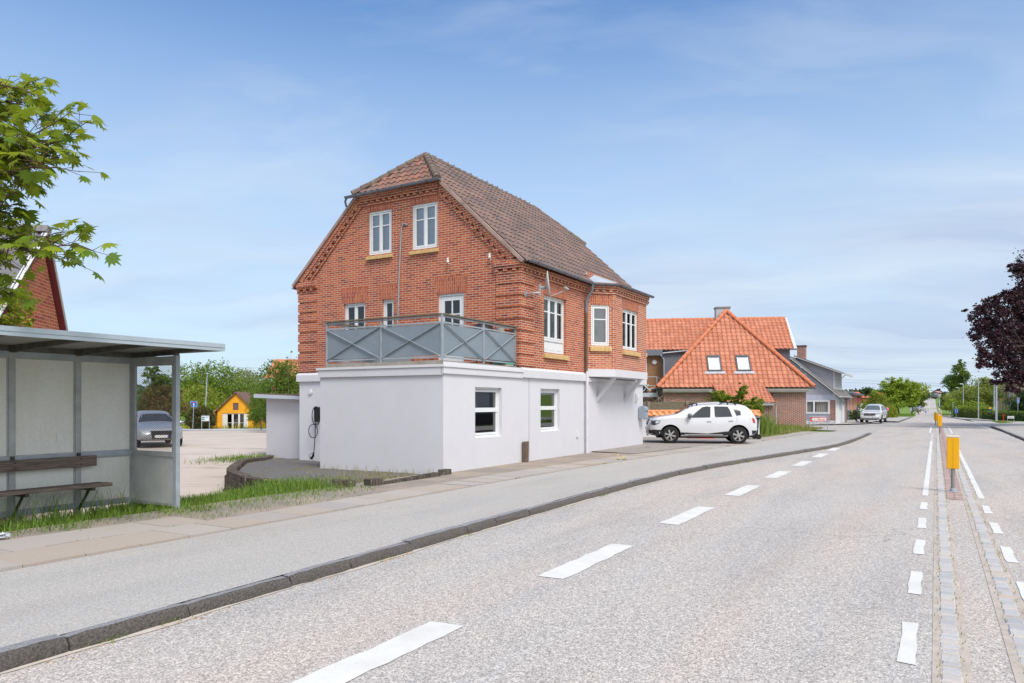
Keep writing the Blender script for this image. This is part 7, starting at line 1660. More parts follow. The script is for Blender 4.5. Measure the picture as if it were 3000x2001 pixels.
# silver car behind the shelter mesh
K3 = [(0, .45, .7, .95, .75, .68), (.1, .38, .85, 1.0, .84, .7), (.5, .30, .92, 1.10, .88, .66), (.9, .27, .93, 1.35, .88, .58), (1.5, .25, .93, 1.46, .885, .56), (2.2, .25, .91, 1.45, .885, .56), (2.6, .25, .90, 1.34, .885, .58), (3.25, .25, .87, .99, .885, .72), (3.8, .26, .82, .90, .87, .70), (4.2, .28, .75, .82, .83, .62), (4.42, .32, .62, .70, .74, .50), (4.5, .40, .52, .58, .6, .44)]
sr_ = thing('parked_car', 'silver car facing the camera behind the mesh side of the bus shelter', 'car'); c = Car(K3); c.body('body', sr_, PSILV, (.85, 3.6), .38)
for x in (.85, 3.6):
    for sg in (1, -1): wheel(sr_, x, sg*.78, .32, sg, 5)
c.top('windscreen', 3.2, 2.62, .68, .54, DKW, sr_, .008); c.side('side_window', [(.9, .99), (3.0, .94), (2.6, 1.24), (2.1, 1.38), (1.2, 1.36)], DKW, sr_)
mb = MB(); mb.extr([(4.475, -.40, .69), (4.51, -.34, .36), (4.51, .34, .36), (4.475, .40, .69)], (.02, 0, 0)); mb.build('grille', BLACKP, sr_); plate(sr_, 4.515, .46)
for sg in (1, -1):
    mb = MB(); mb.extr([(4.36, sg*.50, .66), (4.22, sg*.80, .72), (4.22, sg*.80, .60), (4.40, sg*.52, .56)], (.04, 0, 0)); mb.build('headlight', HEADL, sr_); mb = MB(); mb.extr([(4.42, sg*.52, .36), (4.30, sg*.72, .38), (4.30, sg*.72, .30), (4.42, sg*.54, .28)], (.03, 0, 0)); mb.build('fog_lamp', HEADD, sr_)
    mb = MB(); mb.lathe([(0, -.10), (.06, -.08), (.075, 0), (.06, .07), (0, .09)], 12, (2.9, sg*1.0, .98), 'y'); mb.tube([(2.95, sg*.86, .93), (2.92, sg*.95, .96)], .025, 6); mb.build('mirror', PSILV, sr_, smooth=True)
p0 = PX(470, 0, 29.8); cyaw = math.atan2(-p0.y, -p0.x)+R(8); sr_.rotation_euler.z = cyaw; sr_.location = V((p0.x, p0.y, -.17))-V((math.cos(cyaw), math.sin(cyaw), 0))*4.2

# ================================================================== people
SKIN = M('skin', (214, 168, 146), .6, .05)
def person(label, loc, rot, joints, links, mats, zones, hair, haircol, group=None, extra=None):
    t = thing('person', label, 'person', loc, rot)
    names = list(joints); me = bpy.data.meshes.new('body'); me.from_pydata([joints[n][:3] for n in names], [(names.index(a), names.index(b)) for a, b in links], []); o = bpy.data.objects.new('body', me); C.objects.link(o)
    md = o.modifiers.new('skin', 'SKIN'); sv_ = me.skin_vertices[0].data
    for i, n in enumerate(names): sv_[i].radius = joints[n][3]; sv_[i].use_root = (n == 'pelvis')
    sd = o.modifiers.new('sub', 'SUBSURF'); sd.levels = 2; sd.render_levels = 2
    m2 = bpy.data.meshes.new_from_object(o.evaluated_get(bpy.context.evaluated_depsgraph_get())); o.modifiers.clear(); o.data = m2; m2.name = 'body'; m2.materials.clear()
    for m in mats: m2.materials.append(m)
    for p in m2.polygons: p.material_index = zones(p.center); p.use_smooth = True
    o.parent = t
    if hair: mb = MB(); mb.lathe([(0, hair[1]), (hair[1]*.75, hair[1]*.7), (hair[1], 0), (hair[1]*.85, -hair[1]*.45), (0, -hair[1]*.4)], 14, hair[0]); mb.build('hair', haircol, t, smooth=True, nouv=True)
    return t
def fingers(J, L, w_, tip, r=.009):      # a small palm with four fingers and a thumb
    w_, tip = V(w_), V(tip); d = (tip-w_).normalized(); s = d.orthogonal().normalized(); n = d.cross(s)
    for k, (o_, l_) in enumerate(((-.033, .068), (-.011, .08), (.011, .082), (.033, .07))):
        b = w_+d*.075+s*o_; J[f'f{k}{w_.x:.2f}{w_.y:.2f}'] = (*(b), r*1.3); J[f'g{k}{w_.x:.2f}{w_.y:.2f}'] = (*(b+d*l_*.6+n*.012), r); J[f'h{k}{w_.x:.2f}{w_.y:.2f}'] = (*(b+d*l_+n*.03), r*.8)
        L += [(L_hand, f'f{k}{w_.x:.2f}{w_.y:.2f}'), (f'f{k}{w_.x:.2f}{w_.y:.2f}', f'g{k}{w_.x:.2f}{w_.y:.2f}'), (f'g{k}{w_.x:.2f}{w_.y:.2f}', f'h{k}{w_.x:.2f}{w_.y:.2f}')]
NAVY = M('dark_trousers', (38, 40, 54), .85, .1, k=1); GREYT = M('grey_knit', (112, 110, 112), .9, .1, 12); PINK = M('pink_top', (240, 130, 176), .85, .06); SHOE = M('brown_shoe', (92, 74, 66), .7, .1); WHSL = M('white_sleeve', (232, 232, 232), .8, .04)
# man bending to the car window: faces +x
J = {'pelvis': (0, 0, .90, (.155, .125)), 'belly': (.07, 0, 1.06, (.155, .14)), 'chest': (.20, 0, 1.24, (.165, .145)), 'neck': (.33, 0, 1.36, (.06, .06)), 'head': (.42, 0, 1.44, (.085, .08)), 'face': (.48, 0, 1.44, (.08, .075)), 'crown': (.45, 0, 1.52, (.075, .07))}
L = [('pelvis', 'belly'), ('belly', 'chest'), ('chest', 'neck'), ('neck', 'head'), ('head', 'face'), ('head', 'crown')]
for s in (1, -1):
    n = 'l' if s > 0 else 'r'; J[n+'hip'] = (0, s*.10, .84, (.095, .09)); J[n+'knee'] = (.02, s*.12, .47, (.068, .066)); J[n+'ank'] = (-.02, s*.13, .09, (.05, .05)); J[n+'toe'] = (.15, s*.14, .04, (.045, .035))
    J[n+'sh'] = (.24, s*.20, 1.27, (.065, .065)); J[n+'elb'] = (.36, s*.26, 1.05, (.05, .05)); J[n+'wri'] = (.56, s*.20, 1.06, (.033, .033)); J[n+'hand'] = (.63, s*.19, 1.07, (.036, .022))
    for k, (dy, l_) in enumerate(((-.03, .06), (-.01, .075), (.012, .075), (.032, .062))): J[f'{n}f{k}'] = (.68, s*.19+dy, 1.075, (.011, .011)); J[f'{n}g{k}'] = (.68+l_, s*.19+dy, 1.06, (.009, .009)); L += [(n+'hand', f'{n}f{k}'), (f'{n}f{k}', f'{n}g{k}')]
    J[n+'th'] = (.66, s*.19-s*.05, 1.09, (.011, .011)); L += [(n+'hand', n+'th'), ('pelvis', n+'hip'), (n+'hip', n+'knee'), (n+'knee', n+'ank'), (n+'ank', n+'toe'), ('chest', n+'sh'), (n+'sh', n+'elb'), (n+'elb', n+'wri'), (n+'wri', n+'hand')]
def zm_(c):
    if c.z < .10: return 3
    if c.z < .93: return 1
    if (c.x > .30 and c.z > 1.36) or c.x > .57: return 0
    if abs(c.y) > .17 and c.z < 1.16: return 4
    return 2
p0 = PX(2509, 0, 63.5); person('elderly man with grey hair in grey knit and dark trousers bending to the white car', V((p0.x, p0.y, .01)), R(-12), J, L, [SKIN, NAVY, GREYT, SHOE, WHSL], zm_, ((.43, 0, 1.51), .098), M('grey_hair', (186, 184, 182), .9, .1))
# woman standing on the pavement: faces the camera (-y)
J = {'pelvis': (0, 0, .88, (.15, .115)), 'waist': (0, 0, 1.02, (.125, .10)), 'chest': (0, 0, 1.22, (.15, .115)), 'neck': (0, 0, 1.38, (.05, .05)), 'head': (0, -.01, 1.47, (.075, .08)), 'crown': (0, 0, 1.55, (.075, .075)), 'face': (0, -.05, 1.46, (.06, .055))}
L = [('pelvis', 'waist'), ('waist', 'chest'), ('chest', 'neck'), ('neck', 'head'), ('head', 'crown'), ('head', 'face')]
for s in (1, -1):
    n = 'l' if s > 0 else 'r'; J[n+'hip'] = (s*.09, 0, .82, (.09, .085)); J[n+'knee'] = (s*.08, -.02 if s > 0 else .02, .46, (.062, .06)); J[n+'ank'] = (s*.085, 0, .08, (.045, .045)); J[n+'toe'] = (s*.09, -.15, .035, (.04, .03))
    J[n+'sh'] = (s*.18, 0, 1.27, (.055, .055)); up = s > 0
    J[n+'elb'] = (s*.24, .02, 1.02, (.042, .042)); J[n+'wri'] = (s*.16, -.20, 1.12, (.028, .028)) if up else (s*.28, -.02, .78, (.028, .028)); J[n+'hand'] = (s*.13, -.25, 1.15, (.03, .02)) if up else (s*.285, -.02, .71, (.03, .02))
    for k in range(4): b = J[n+'hand']; o_ = (.012*(k-1.5)*2); q = (b[0]+(-.03 if up else 0), b[1]+(-.03 if up else o_), b[2]+(o_ if up else -.05), (.010, .010)); J[f'{n}f{k}'] = q; J[f'{n}g{k}'] = (q[0]-(.03 if up else .01), q[1]-.01, q[2]-(.0 if up else .03), (.008, .008)); L += [(n+'hand', f'{n}f{k}'), (f'{n}f{k}', f'{n}g{k}')]
    b = J[n+'hand']; J[n+'th'] = (b[0]-.01, b[1]-.03, b[2]+.015, (.010, .010)); L += [(n+'hand', n+'th'), ('pelvis', n+'hip'), (n+'hip', n+'knee'), (n+'knee', n+'ank'), (n+'ank', n+'toe'), ('chest', n+'sh'), (n+'sh', n+'elb'), (n+'elb', n+'wri'), (n+'wri', n+'hand')]
def zw_(c):
    if c.z < .07: return 3
    if c.z < .93 and abs(c.x) < .22: return 1
    if c.z > 1.36 or (abs(c.x) > .20 and c.z < 1.12) or c.y < -.13: return 0
    return 2
p0 = PX(2599, 0, 100); wl = V((p0.x, p0.y, -.36)); person('woman in a pink top and dark trousers standing by the rounded hedge', wl, R(6), J, L, [SKIN, NAVY, PINK, SHOE], zw_, ((0, .02, 1.53), .098), M('brown_hair', (84, 62, 52), .9, .1))
t = thing('shopping_bag', 'bright yellow bag hanging from the hand of the woman in pink', 'bag', wl+V((-.30, -.03, 0))); mb = MB(); mb.hexa([(-.16, -.06, .13), (.14, -.06, .13), (.14, .06, .13), (-.16, .06, .13), (-.13, -.04, .60), (.12, -.04, .60), (.12, .04, .60), (-.13, .04, .60)]); mb.build('bag', M('yellow_bag', (248, 204, 24), .6, .06), t); mb = MB(); mb.tube([(-.08, 0, .6), (-.02, 0, .70), (.06, 0, .6)], .012, 5); mb.build('handle', M('yellow_bag', (248, 204, 24)), t)

# ================================================================== bollards on the median
YB = M('bollard_yellow', (252, 184, 8), .45, .05, 4); GP_ = M('bollard_post', (150, 146, 142), .7, .12)
bo = thing('bollard', 'tall yellow box bollard nearest the camera on the median', 'bollard', W(16.6, -.29, -.10), HR, 'yellow bollards on the median')
mb = MB(); mb.box(-.05, -.105, .46, .05, .105, 1.06); bx_ = mb.build('box', YB, bo, bevel=.012); mb = MB(); mb.box(-.052, -.107, 1.063, .052, .107, 1.10); mb.build('cap', M('bollard_cap', (244, 226, 206), .5, .05), bx_, bevel=.01); mb = MB(); mb.box(-.053, -.003, .47, -.0505, .003, 1.05); mb.build('box_seam', M('bollard_seam', (206, 150, 20), .6, 0), bx_)
mb = MB(); mb.tube([(0, 0, -.05), (0, 0, .46)], .036, 14); mb.build('post', GP_, bo, smooth=True); mb = MB(); mb.box(-.09, -.10, .0, .09, .10, .02); mb.lathe([(.06, .02), (.05, .07), (.036, .08)], 14); mb.build('base_plate', GALV, bo)
dup(bo, W(46.8, -.20, -.11), HR, 'second yellow bollard along the median, fully visible behind the nearest'); dup(bo, W(61, -.12, -.16), HR, 'third yellow bollard, half hidden behind the second'); dup(bo, W(69, .02, -.20), HR, 'farthest yellow bollard, a sliver left of the third')
# ================================================================== trees, hedges and far things along the road
DG = leaf_mat('lime_tree_leaf', (88, 126, 40), (176, 194, 68), .34, k=.8); BG = leaf_mat('hazy_far_leaf', (88, 118, 92), (128, 152, 118), .2); OL = leaf_mat('olive_birch_leaf', (108, 126, 56), (174, 184, 98), .38, k=.75); HDG = leaf_mat('hedge_leaf', (92, 132, 44), (170, 186, 62), .3); HDD = leaf_mat('beech_hedge_leaf', (62, 104, 38), (136, 170, 64), .3)  # BG: bluish distance haze is mixed into the far leaf colour
PUR = leaf_mat('copper_beech_leaf', (44, 26, 36), (84, 54, 62), .12, .45, k=.8)
RT_ = 'roadside trees'
T('leafy_tree', 'big round green tree left of the road, nearest of its row', 'tree', 2632, 1104, 1213, 112, 138, 15000, .32, DG, 41, .22, RT_, 18, fat=1.28, lo=.13, cl=30, spread=.13)
T('leafy_tree', 'dark green tree directly behind the big round tree', 'tree', 2672, 1113, 1212, 64, 165, 6000, .34, DG, 42, .2, RT_, 11, fat=1.1)
T('leafy_tree', 'lower green tree at the road side end of the row', 'tree', 2690, 1130, 1208, 40, 190, 4500, .36, leaf_mat('mid_green_leaf', (70, 104, 50), (136, 160, 76)), 43, .2, RT_, 10, fat=1.2)
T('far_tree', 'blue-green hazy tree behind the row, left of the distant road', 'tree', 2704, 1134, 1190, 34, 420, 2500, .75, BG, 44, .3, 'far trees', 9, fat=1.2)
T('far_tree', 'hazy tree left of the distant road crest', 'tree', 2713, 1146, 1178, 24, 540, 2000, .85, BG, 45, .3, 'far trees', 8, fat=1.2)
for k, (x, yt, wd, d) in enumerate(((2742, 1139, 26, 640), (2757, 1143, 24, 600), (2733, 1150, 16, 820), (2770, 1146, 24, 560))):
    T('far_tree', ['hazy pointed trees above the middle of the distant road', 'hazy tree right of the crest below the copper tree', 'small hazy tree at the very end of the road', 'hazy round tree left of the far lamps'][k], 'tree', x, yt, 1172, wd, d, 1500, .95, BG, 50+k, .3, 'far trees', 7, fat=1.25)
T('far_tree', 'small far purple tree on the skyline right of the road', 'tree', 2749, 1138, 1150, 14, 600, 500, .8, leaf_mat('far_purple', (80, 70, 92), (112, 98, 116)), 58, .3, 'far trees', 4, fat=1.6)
T('poplar_tree', 'tall narrow poplar rising above the right roadside trees', 'tree', 2811, 1041, 1190, 62, 150, 9000, .30, leaf_mat('poplar_leaf', (70, 108, 46), (132, 162, 72)), 46, .2, None, 16, fat=1.25, taper=.35, spread=.2)
for k, (x, yt, yb, wd, d, m, lab) in enumerate(((2880, 1100, 1205, 88, 118, OL, 'drooping olive birch beside the pale tall poles'), (2842, 1128, 1208, 80, 128, OL, 'loose olive birch left of the drooping one'), (2806, 1140, 1208, 70, 140, OL, 'dense olive tree below the poplar'), (2782, 1150, 1206, 44, 185, leaf_mat('mid_green_leaf', (70, 104, 50), (136, 160, 76)), 'green roadside tree behind the far lamps'), (2772, 1162, 1204, 30, 215, leaf_mat('mid_green_leaf', (70, 104, 50), (136, 160, 76)), 'round green tree nearest the far road on the right'), (2905, 1118, 1206, 60, 132, OL, 'olive tree between the pale poles and the yellow building'))):
    T('birch_tree' if m is OL else 'leafy_tree', lab, 'tree', x, yt, yb, wd, d, 6000, .26, m, 60+k, .14, RT_, 11, fat=1.25, spread=.24, down=.25 if m is OL else 0)
for k, (x, yt, yb, wd, d, lab) in enumerate(((2786, 1173, 1208, 40, 128, 'yellow-green bush under the second far lamp'), (2806, 1166, 1208, 50, 120, 'green bush below the poplar by the blue sign'), (2846, 1176, 1206, 60, 106, 'dark bush behind the tall right hedge'))):
    T('roadside_bush', lab, 'bush', x, yt, yb, wd, d, 3200, .18, LG2 if k == 0 else DG, 70+k, .06, 'roadside bushes', 8, fat=1.4)
T('conifer', 'dark green conifer at the right edge behind the hedge', 'conifer', 3000, 1138, 1226, 70, 88, 6500, .18, leaf_mat('conifer_leaf', (40, 76, 44), (86, 118, 66), .1), 75, .12, None, 12, fat=1.4, taper=.3)
# copper beech
cb_ = thing('copper_beech', 'large dark purple copper beech overhanging from the right edge', 'tree', W(67, -8.2, -.2)); lo_ = cb_.location; gb = np.random.default_rng(77)
def off(x, y, d): p = PX(x, y, d)-lo_; return tuple(p)
bl = [(*off(3010, 800, 54), .9), (*off(2985, 790, 53), .65), (*off(2965, 785, 52.5), .35), (*off(3040, 860, 55), 1.4), (*off(3000, 905, 54), .9), (*off(2950, 890, 52), .85), (*off(2900, 905, 51), .85), (*off(2862, 930, 50.5), .7), (*off(2836, 905, 50), .28), (*off(2882, 985, 51), .85), (*off(2920, 960, 52), 1.1), (*off(2990, 960, 54), 1.5), (*off(2945, 1030, 51), 1.05), (*off(2898, 1050, 50), .85), (*off(2868, 1065, 49.5), .42), (*off(2960, 1085, 51), .95), (*off(2935, 1110, 50), .6), (*off(2965, 1135, 49.5), .42), (*off(2985, 1122, 50), .6), (*off(3020, 1050, 54), 1.6), (*off(3060, 980, 56), 2.2), (*off(3080, 880, 57), 2.2), (*off(3100, 780, 58), 2.4), (*off(3100, 1050, 57), 2.4), (*off(3180, 900, 59), 3.2), (*off(2912, 882, 50.5), .5), (*off(2880, 890, 50), .35), (*off(2975, 858, 52), .45)]
fast_mesh('crown', leaf_quads(cloud_pts(bl, 90000, gb, 40, .15, .3), .18, gb, .62, .2), 4, PUR, cb_)
mb = MB(); limbs(mb, (0, 0, 0), (bl[20][0], bl[20][1], 8), .32, bl, 26, 8, .1); mb.build('trunk', M('dark_bark', (78, 66, 62), .9, .2), cb_, smooth=True, nouv=True)
# hedges: clipped boxes of leaves
def hedge(label, p, q, wd, h, n, size, mat, seed, round_=.12):
    p, q = V(p), V(q); d = q-p; L = d.length; d.normalize(); nr = V((d.y, -d.x, 0)); t = thing('hedge', label, 'hedge', p, 0, 'clipped hedges'); gh_ = np.random.default_rng(seed); P = []
    for k in range(n):
        f = gh_.uniform(0, L); u = gh_.uniform(-1, 1); v = gh_.uniform(0, 1); r = gh_.random(); bump = .06*math.sin(f*2.1+seed)+.05*math.sin(f*5.3)
        if r < .42: u = math.copysign(1-abs(gh_.normal())*.10, u)
        elif r < .85: v = 1-abs(gh_.normal())*.07
        edge = max(0, abs(u)-1+round_)+max(0, v-1+round_)
        x = f; o = u*wd*.5*(1-edge*.5)*(1+bump*.3); z = v*h*(1-edge*.4)*(1+bump*.35)
        z *= (ss(0, .5, f)*.35+.65)*(ss(0, .5, L-f)*.35+.65)
        P.append(tuple(d*x+nr*o+V((0, 0, z+(q.z-p.z)*f/L))))
    fast_mesh('foliage', leaf_quads(np.array(P), size, gh_, .65, .2), 4, mat, t)
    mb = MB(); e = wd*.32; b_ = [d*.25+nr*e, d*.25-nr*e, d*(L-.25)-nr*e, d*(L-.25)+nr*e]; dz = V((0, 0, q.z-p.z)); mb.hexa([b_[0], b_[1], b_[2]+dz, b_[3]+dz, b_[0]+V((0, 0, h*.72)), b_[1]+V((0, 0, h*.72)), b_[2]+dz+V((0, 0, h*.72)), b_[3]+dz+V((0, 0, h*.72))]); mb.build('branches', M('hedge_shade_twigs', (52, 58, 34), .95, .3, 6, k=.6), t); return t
hedge('tall pale green hedge along the pavement on the right', W(134, -2.8, -.55), W(111, -5.7, -.42), 1.5, 1.6, 9000, .14, HDG, 1)
hedge('glossy darker hedge behind the red hydrant and street name board', W(107, -5.3, -.40), W(82, -12.5, -.3), 1.4, 1.12, 10000, .12, HDD, 2)
hedge('bright hedge rising behind the glossy dark hedge', W(110, -8.0, -.38), W(98, -16, -.3), 1.6, 1.65, 5000, .15, HDG, 3)
t = hedge('bright yellow-green rounded hedge behind the bins', PX(2568, 0, 100).xy.to_3d()+V((0, 0, -.45)), PX(2611, 0, 104).xy.to_3d()+V((0, 0, -.45)), 2.2, 1.85, 6500, .15, leaf_mat('lime_hedge_leaf', (116, 152, 40), (194, 204, 62), .35), 4, .3)
T('roadside_bush', 'rounded clipped shrub standing behind the bright hedge', 'bush', 2597, 1173, 1220, 46, 108, 4200, .16, LG2, 80, .06, 'roadside bushes', 8, fat=1.5)
T('roadside_bush', 'green bush between the bungalow and the man at the car', 'bush', 2509, 1203, 1232, 36, 68, 2600, .12, HDD, 81, .04, 'roadside bushes', 7, fat=1.4)
T('light_tree', 'light olive young tree before the green field', 'tree', 2561, 1144, 1212, 46, 118, 3400, .2, LG2, 82, .08, None, 9, fat=1.4, spread=.25)
T('roadside_bush', 'bushy garden shrub row behind the white crossover', 'bush', 2532, 1184, 1215, 80, 104, 4200, .16, LG1, 83, .05, 'roadside bushes', 9, fat=1.4)
# field edge, farm and skyline on the left
FLD = NT('young_crop'); tt = FLD; tt.p(.95, 0, .1); tt.base(tt.mix(tt.noise(.02, detail=5), tt.ramp(tt.noise(.3, detail=6), [(.3, col((112, 158, 60))), (.7, col((136, 180, 82)))]), col((118, 168, 96))))
def fieldz(a, b): return gz(a, b)+.06
mb = MB(); fa = frange(170, 470, 15); fb = frange(24, 150, 9)
for a in fa:
    for b in fb: mb.v.append(tuple(W(a, b, fieldz(a, b))))
nb = len(fb)
for i in range(len(fa)-1):
    for j in range(nb-1): mb.f.append((i*nb+j, (i+1)*nb+j, (i+1)*nb+j+1, i*nb+j+1)); mb.m.append(0)
mb.build('field', FLD.m, smooth=True, ang=180, kind='structure', nouv=True)
def farm(name, label, x0, x1, ye, yr, yb, d, wall_m, roof_m, hipx=None):
    k = d/2150; p = PX((x0+x1)/2, yb, d); t = thing(name, label, 'house', p); hw = (x1-x0)/2*k; he, hr = (yb-ye)*k, (yb-yr)*k
    mb = MB(); mb.box(-hw, 0, -2, hw, 8, he); mb.extr([(-hw, .5, he), (-hw, 4, hr-.2), (-hw, 7.5, he)], (2*hw, 0, 0)) ; mb.build('wall', wall_m, t)
    mb = MB(); mb.hexa([(-hw-.6, -.6, he-.2), (hw+.6, -.6, he-.2), (hw+.6, 4, hr), (-hw-.6, 4, hr), (-hw-.6, -.6, he), (hw+.6, -.6, he), (hw+.6, 4, hr+.2), (-hw-.6, 4, hr+.2)]); mb.hexa([(-hw-.6, 8.6, he-.2), (hw+.6, 8.6, he-.2), (hw+.6, 4, hr), (-hw-.6, 4, hr), (-hw-.6, 8.6, he), (hw+.6, 8.6, he), (hw+.6, 4, hr+.2), (-hw-.6, 4, hr+.2)]); mb.build('roof', roof_m, t)
    mb = MB()
    for f in (-.5, .35): mb.box(hw*f-.7, -.05, he*.25, hw*f+.7, .0, he*.8)
    mb.build('window', M('dark_barn_opening', (64, 62, 70), .6, .1), t); return t
RW, RR = M('red_brick_far', (168, 84, 78), .9, .08), M('orange_roof_far', (214, 124, 94), .85, .1, .5)
farm('red_barn', 'dark red barn with orange roof beyond the green field', 2498, 2524, 1159, 1149, 1170, 330, M('dark_red_barn', (150, 66, 66), .9, .08), RR)
farm('farmhouse', 'small orange-roofed farmhouse behind the light olive tree', 2574, 2590, 1158, 1150, 1168, 360, RW, RR)
farm('farmhouse', 'brick outbuilding low at the edge of the green field', 2528, 2549, 1164, 1160, 1169, 350, RW, RR)
farm('far_house', 'tiny pink-roofed house on the skyline right of the distant road', 2749, 2757, 1150, 1146, 1154, 520, M('pink_house_far', (190, 176, 180), .9, .05), M('pink_roof_far', (188, 146, 148), .9, .05))
T('round_tree', 'dark rounded tree beside the red barn', 'tree', 2537, 1134, 1162, 28, 335, 4500, .5, leaf_mat('far_dark_leaf', (66, 102, 66), (104, 138, 86), .2), 90, .3, 'field trees', 9, fat=1.7)
for k, (x, yt, wd) in enumerate(((2506, 1133, 9), (2518, 1139, 14), (2529, 1137, 8), (2545, 1136, 7), (2490, 1140, 12), (2566, 1142, 16), (2578, 1140, 14))):
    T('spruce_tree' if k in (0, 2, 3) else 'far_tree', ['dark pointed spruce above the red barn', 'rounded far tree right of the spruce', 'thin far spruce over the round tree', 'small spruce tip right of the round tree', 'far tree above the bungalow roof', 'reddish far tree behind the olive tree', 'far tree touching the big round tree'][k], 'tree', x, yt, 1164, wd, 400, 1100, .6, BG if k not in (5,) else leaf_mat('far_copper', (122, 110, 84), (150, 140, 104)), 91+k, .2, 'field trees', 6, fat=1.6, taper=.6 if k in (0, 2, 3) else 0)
gw2 = np.random.default_rng(5); Pw = []
for k in range(9000):
    x = gw2.uniform(2380, 2720); d = gw2.uniform(520, 640); h = 1146+3*math.sin(x*.06)+2*math.sin(x*.17)+2.5*math.sin(x*.41); y = h+abs(gw2.normal())*9; Pw.append(tuple(PX(x, min(y, 1180), d)))
for k in range(4000):
    x = gw2.uniform(2760, 3200); d = gw2.uniform(380, 520); h = 1160+3*math.sin(x*.06)+2*math.sin(x*.17); y = h+abs(gw2.normal())*9; Pw.append(tuple(PX(x, min(y, 1190), d)))
for k in range(5000):
    x = gw2.uniform(-300, 1000); d = gw2.uniform(150, 190); h = 1130+8*math.sin(x*.03)+6*math.sin(x*.11); y = h+abs(gw2.normal())*40; Pw.append(tuple(PX(x, min(y, 1215), d)))
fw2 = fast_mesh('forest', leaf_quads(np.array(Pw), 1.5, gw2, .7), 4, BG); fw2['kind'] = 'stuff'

# ------------------------------------------------------------------ yellow building on the right
ya_, yc_ = PX(2922, 0, 124), PX(3035, 0, 98); yr_ = math.atan2(yc_.y-ya_.y, yc_.x-ya_.x); yl_ = (yc_.xy-ya_.xy).length
yb_ = thing('yellow_building', 'yellow rendered building with white window strips behind the right hedge', 'building', V((ya_.x, ya_.y, -.5)), yr_); YW = M('warm_yellow_render', (248, 198, 116), .85, .06, .6)
mb = MB(); mb.box(0, 0, 0, yl_, 9, 5.3); mb.build('wall', YW, yb_); mb = MB(); mb.box(-.3, -.3, 5.3, yl_+.3, 9.3, 5.6); mb.build('roof', M('dark_flat_roof', (130, 126, 124), .9, .1), yb_)
for k in range(10):
    x = .9+2.6*k
    for z in (.4, 2.9): mb = MB(); mb.box(x, -.05, z, x+.75, .0, z+2.2); mb.build('window', M('white_window_strip', (244, 240, 234), .5, .03), yb_)
mb = MB(); mb.tube([(11.2, -.12, -.2), (11.2, -.12, 5.3)], .10, 6); mb.build('downpipe', M('white_pipe', (226, 226, 224), .6, .1), yb_)

# ------------------------------------------------------------------ lamps, poles, signs
LP = M('lamp_pole_grey', (186, 192, 198), .5, .06, metal=.15)
def lamp(label, x, yb, yt, d, arm=.9, r=.07, two=False):
    k = d/2150; z0 = 1.63+(1181-yb)*k; h = (yb-yt)*k; t = thing('street_lamp', label, 'street lamp', V((PX(x, 0, d).x, d, z0)), 0, 'street lamps along the road'); mb = MB(); mb.tube([(0, 0, -.5), (0, 0, h*.3), (0, 0, h)], [r*1.2, r, r*.7], 8); mb.build('pole', LP, t, smooth=True)
    mb = MB(); mb.bar((.1, 0, h), (-arm*.3, 0, h+.03), .05, .05); mb.hexa([(-arm*.25, -.14, h-.02), (-arm, -.14, h+.02), (-arm, .14, h+.02), (-arm*.25, .14, h-.02), (-arm*.25, -.14, h+.10), (-arm, -.10, h+.09), (-arm, .10, h+.09), (-arm*.25, .14, h+.10)]); mb.build('lamp_head', M('lamp_head_pale', (222, 226, 230), .4, .03), t); return t
lamp('tall lamp rising from the pale hedge, its head under the poplar', 2822, 1206, 1125.5, 112, .55); lamp('second lamp with its head left of the poplar foot', 2809.5, 1204, 1136.5, 140, .65); lamp('third lamp behind the yellow-green bush', 2783.5, 1208, 1154.5, 172, .8); lamp('lamp beside the distant road near the level crossing mast', 2748, 1200, 1154.6, 215, 1.0); lamp('short lamp with its head turned right beside the third lamp', 2791.5, 1199, 1152, 200, -.9)
def pole(name, label, x, yb, yt, d, r, cat='pole', mat=None):
    k = d/2150; t = thing(name, label, cat, V((PX(x, 0, d).x, d, 1.63+(1181-yb)*k))); h = (yb-yt)*k; mb = MB(); mb.tube([(0, 0, -.4), (0, 0, h*.5), (0, 0, h)], [r, r*.85, r*.55], 10); mb.build('shaft', mat or LP, t, smooth=True); mb = MB(); mb.lathe([(0, h+.06), (r*.9, h+.02), (r*.9, h-.05), (0, h-.06)], 10); mb.build('top_cap', mat or LP, t, smooth=True); return t
pole('lamp_post', 'slim grey post in front of the pale hedge, top lost in the birch', 2866.5, 1223.5, 1106, 93, .075); pole('lamp_post', 'short slim grey post beside the blue lane sign', 2792, 1215, 1179, 118, .07)
pole('flagpole', 'thick pale pole nearest the purple tree', 2919, 1232.5, 1080, 76, .10, 'flagpole'); pole('flagpole', 'thinner pale pole just left of the thick one', 2912.5, 1206, 1090, 88, .07, 'flagpole')
deadend('dead_end_sign', 'narrow blue dead-end sign on a pole at the right edge', V((PX(2982, 0, 82).x, 82, -.18)), 1.83, .26, .56)
t = thing('lane_sign', 'square blue lane sign with two white arrows on the right verge', 'road sign', V((PX(2802, 0, 106).x, 106, -.3))); mb = MB(); mb.tube([(0, .04, -.3), (0, .04, 1.5)], .04, 6); mb.build('pole', GALV, t); mb = MB(); mb.box(-.26, -.02, .48, .26, .0, 1.08); pn = mb.build('panel', BLUE, t); mb = MB()
for s in (-1, 1): mb.extr([(s*.17, -.026, .55), (s*.13, -.026, .80), (s*.17, -.026, 1.03), (s*.12, -.026, 1.03), (s*.08, -.026, .80), (s*.12, -.026, .55)], (0, .005, 0))
mb.build('arrow', WHT, pn)
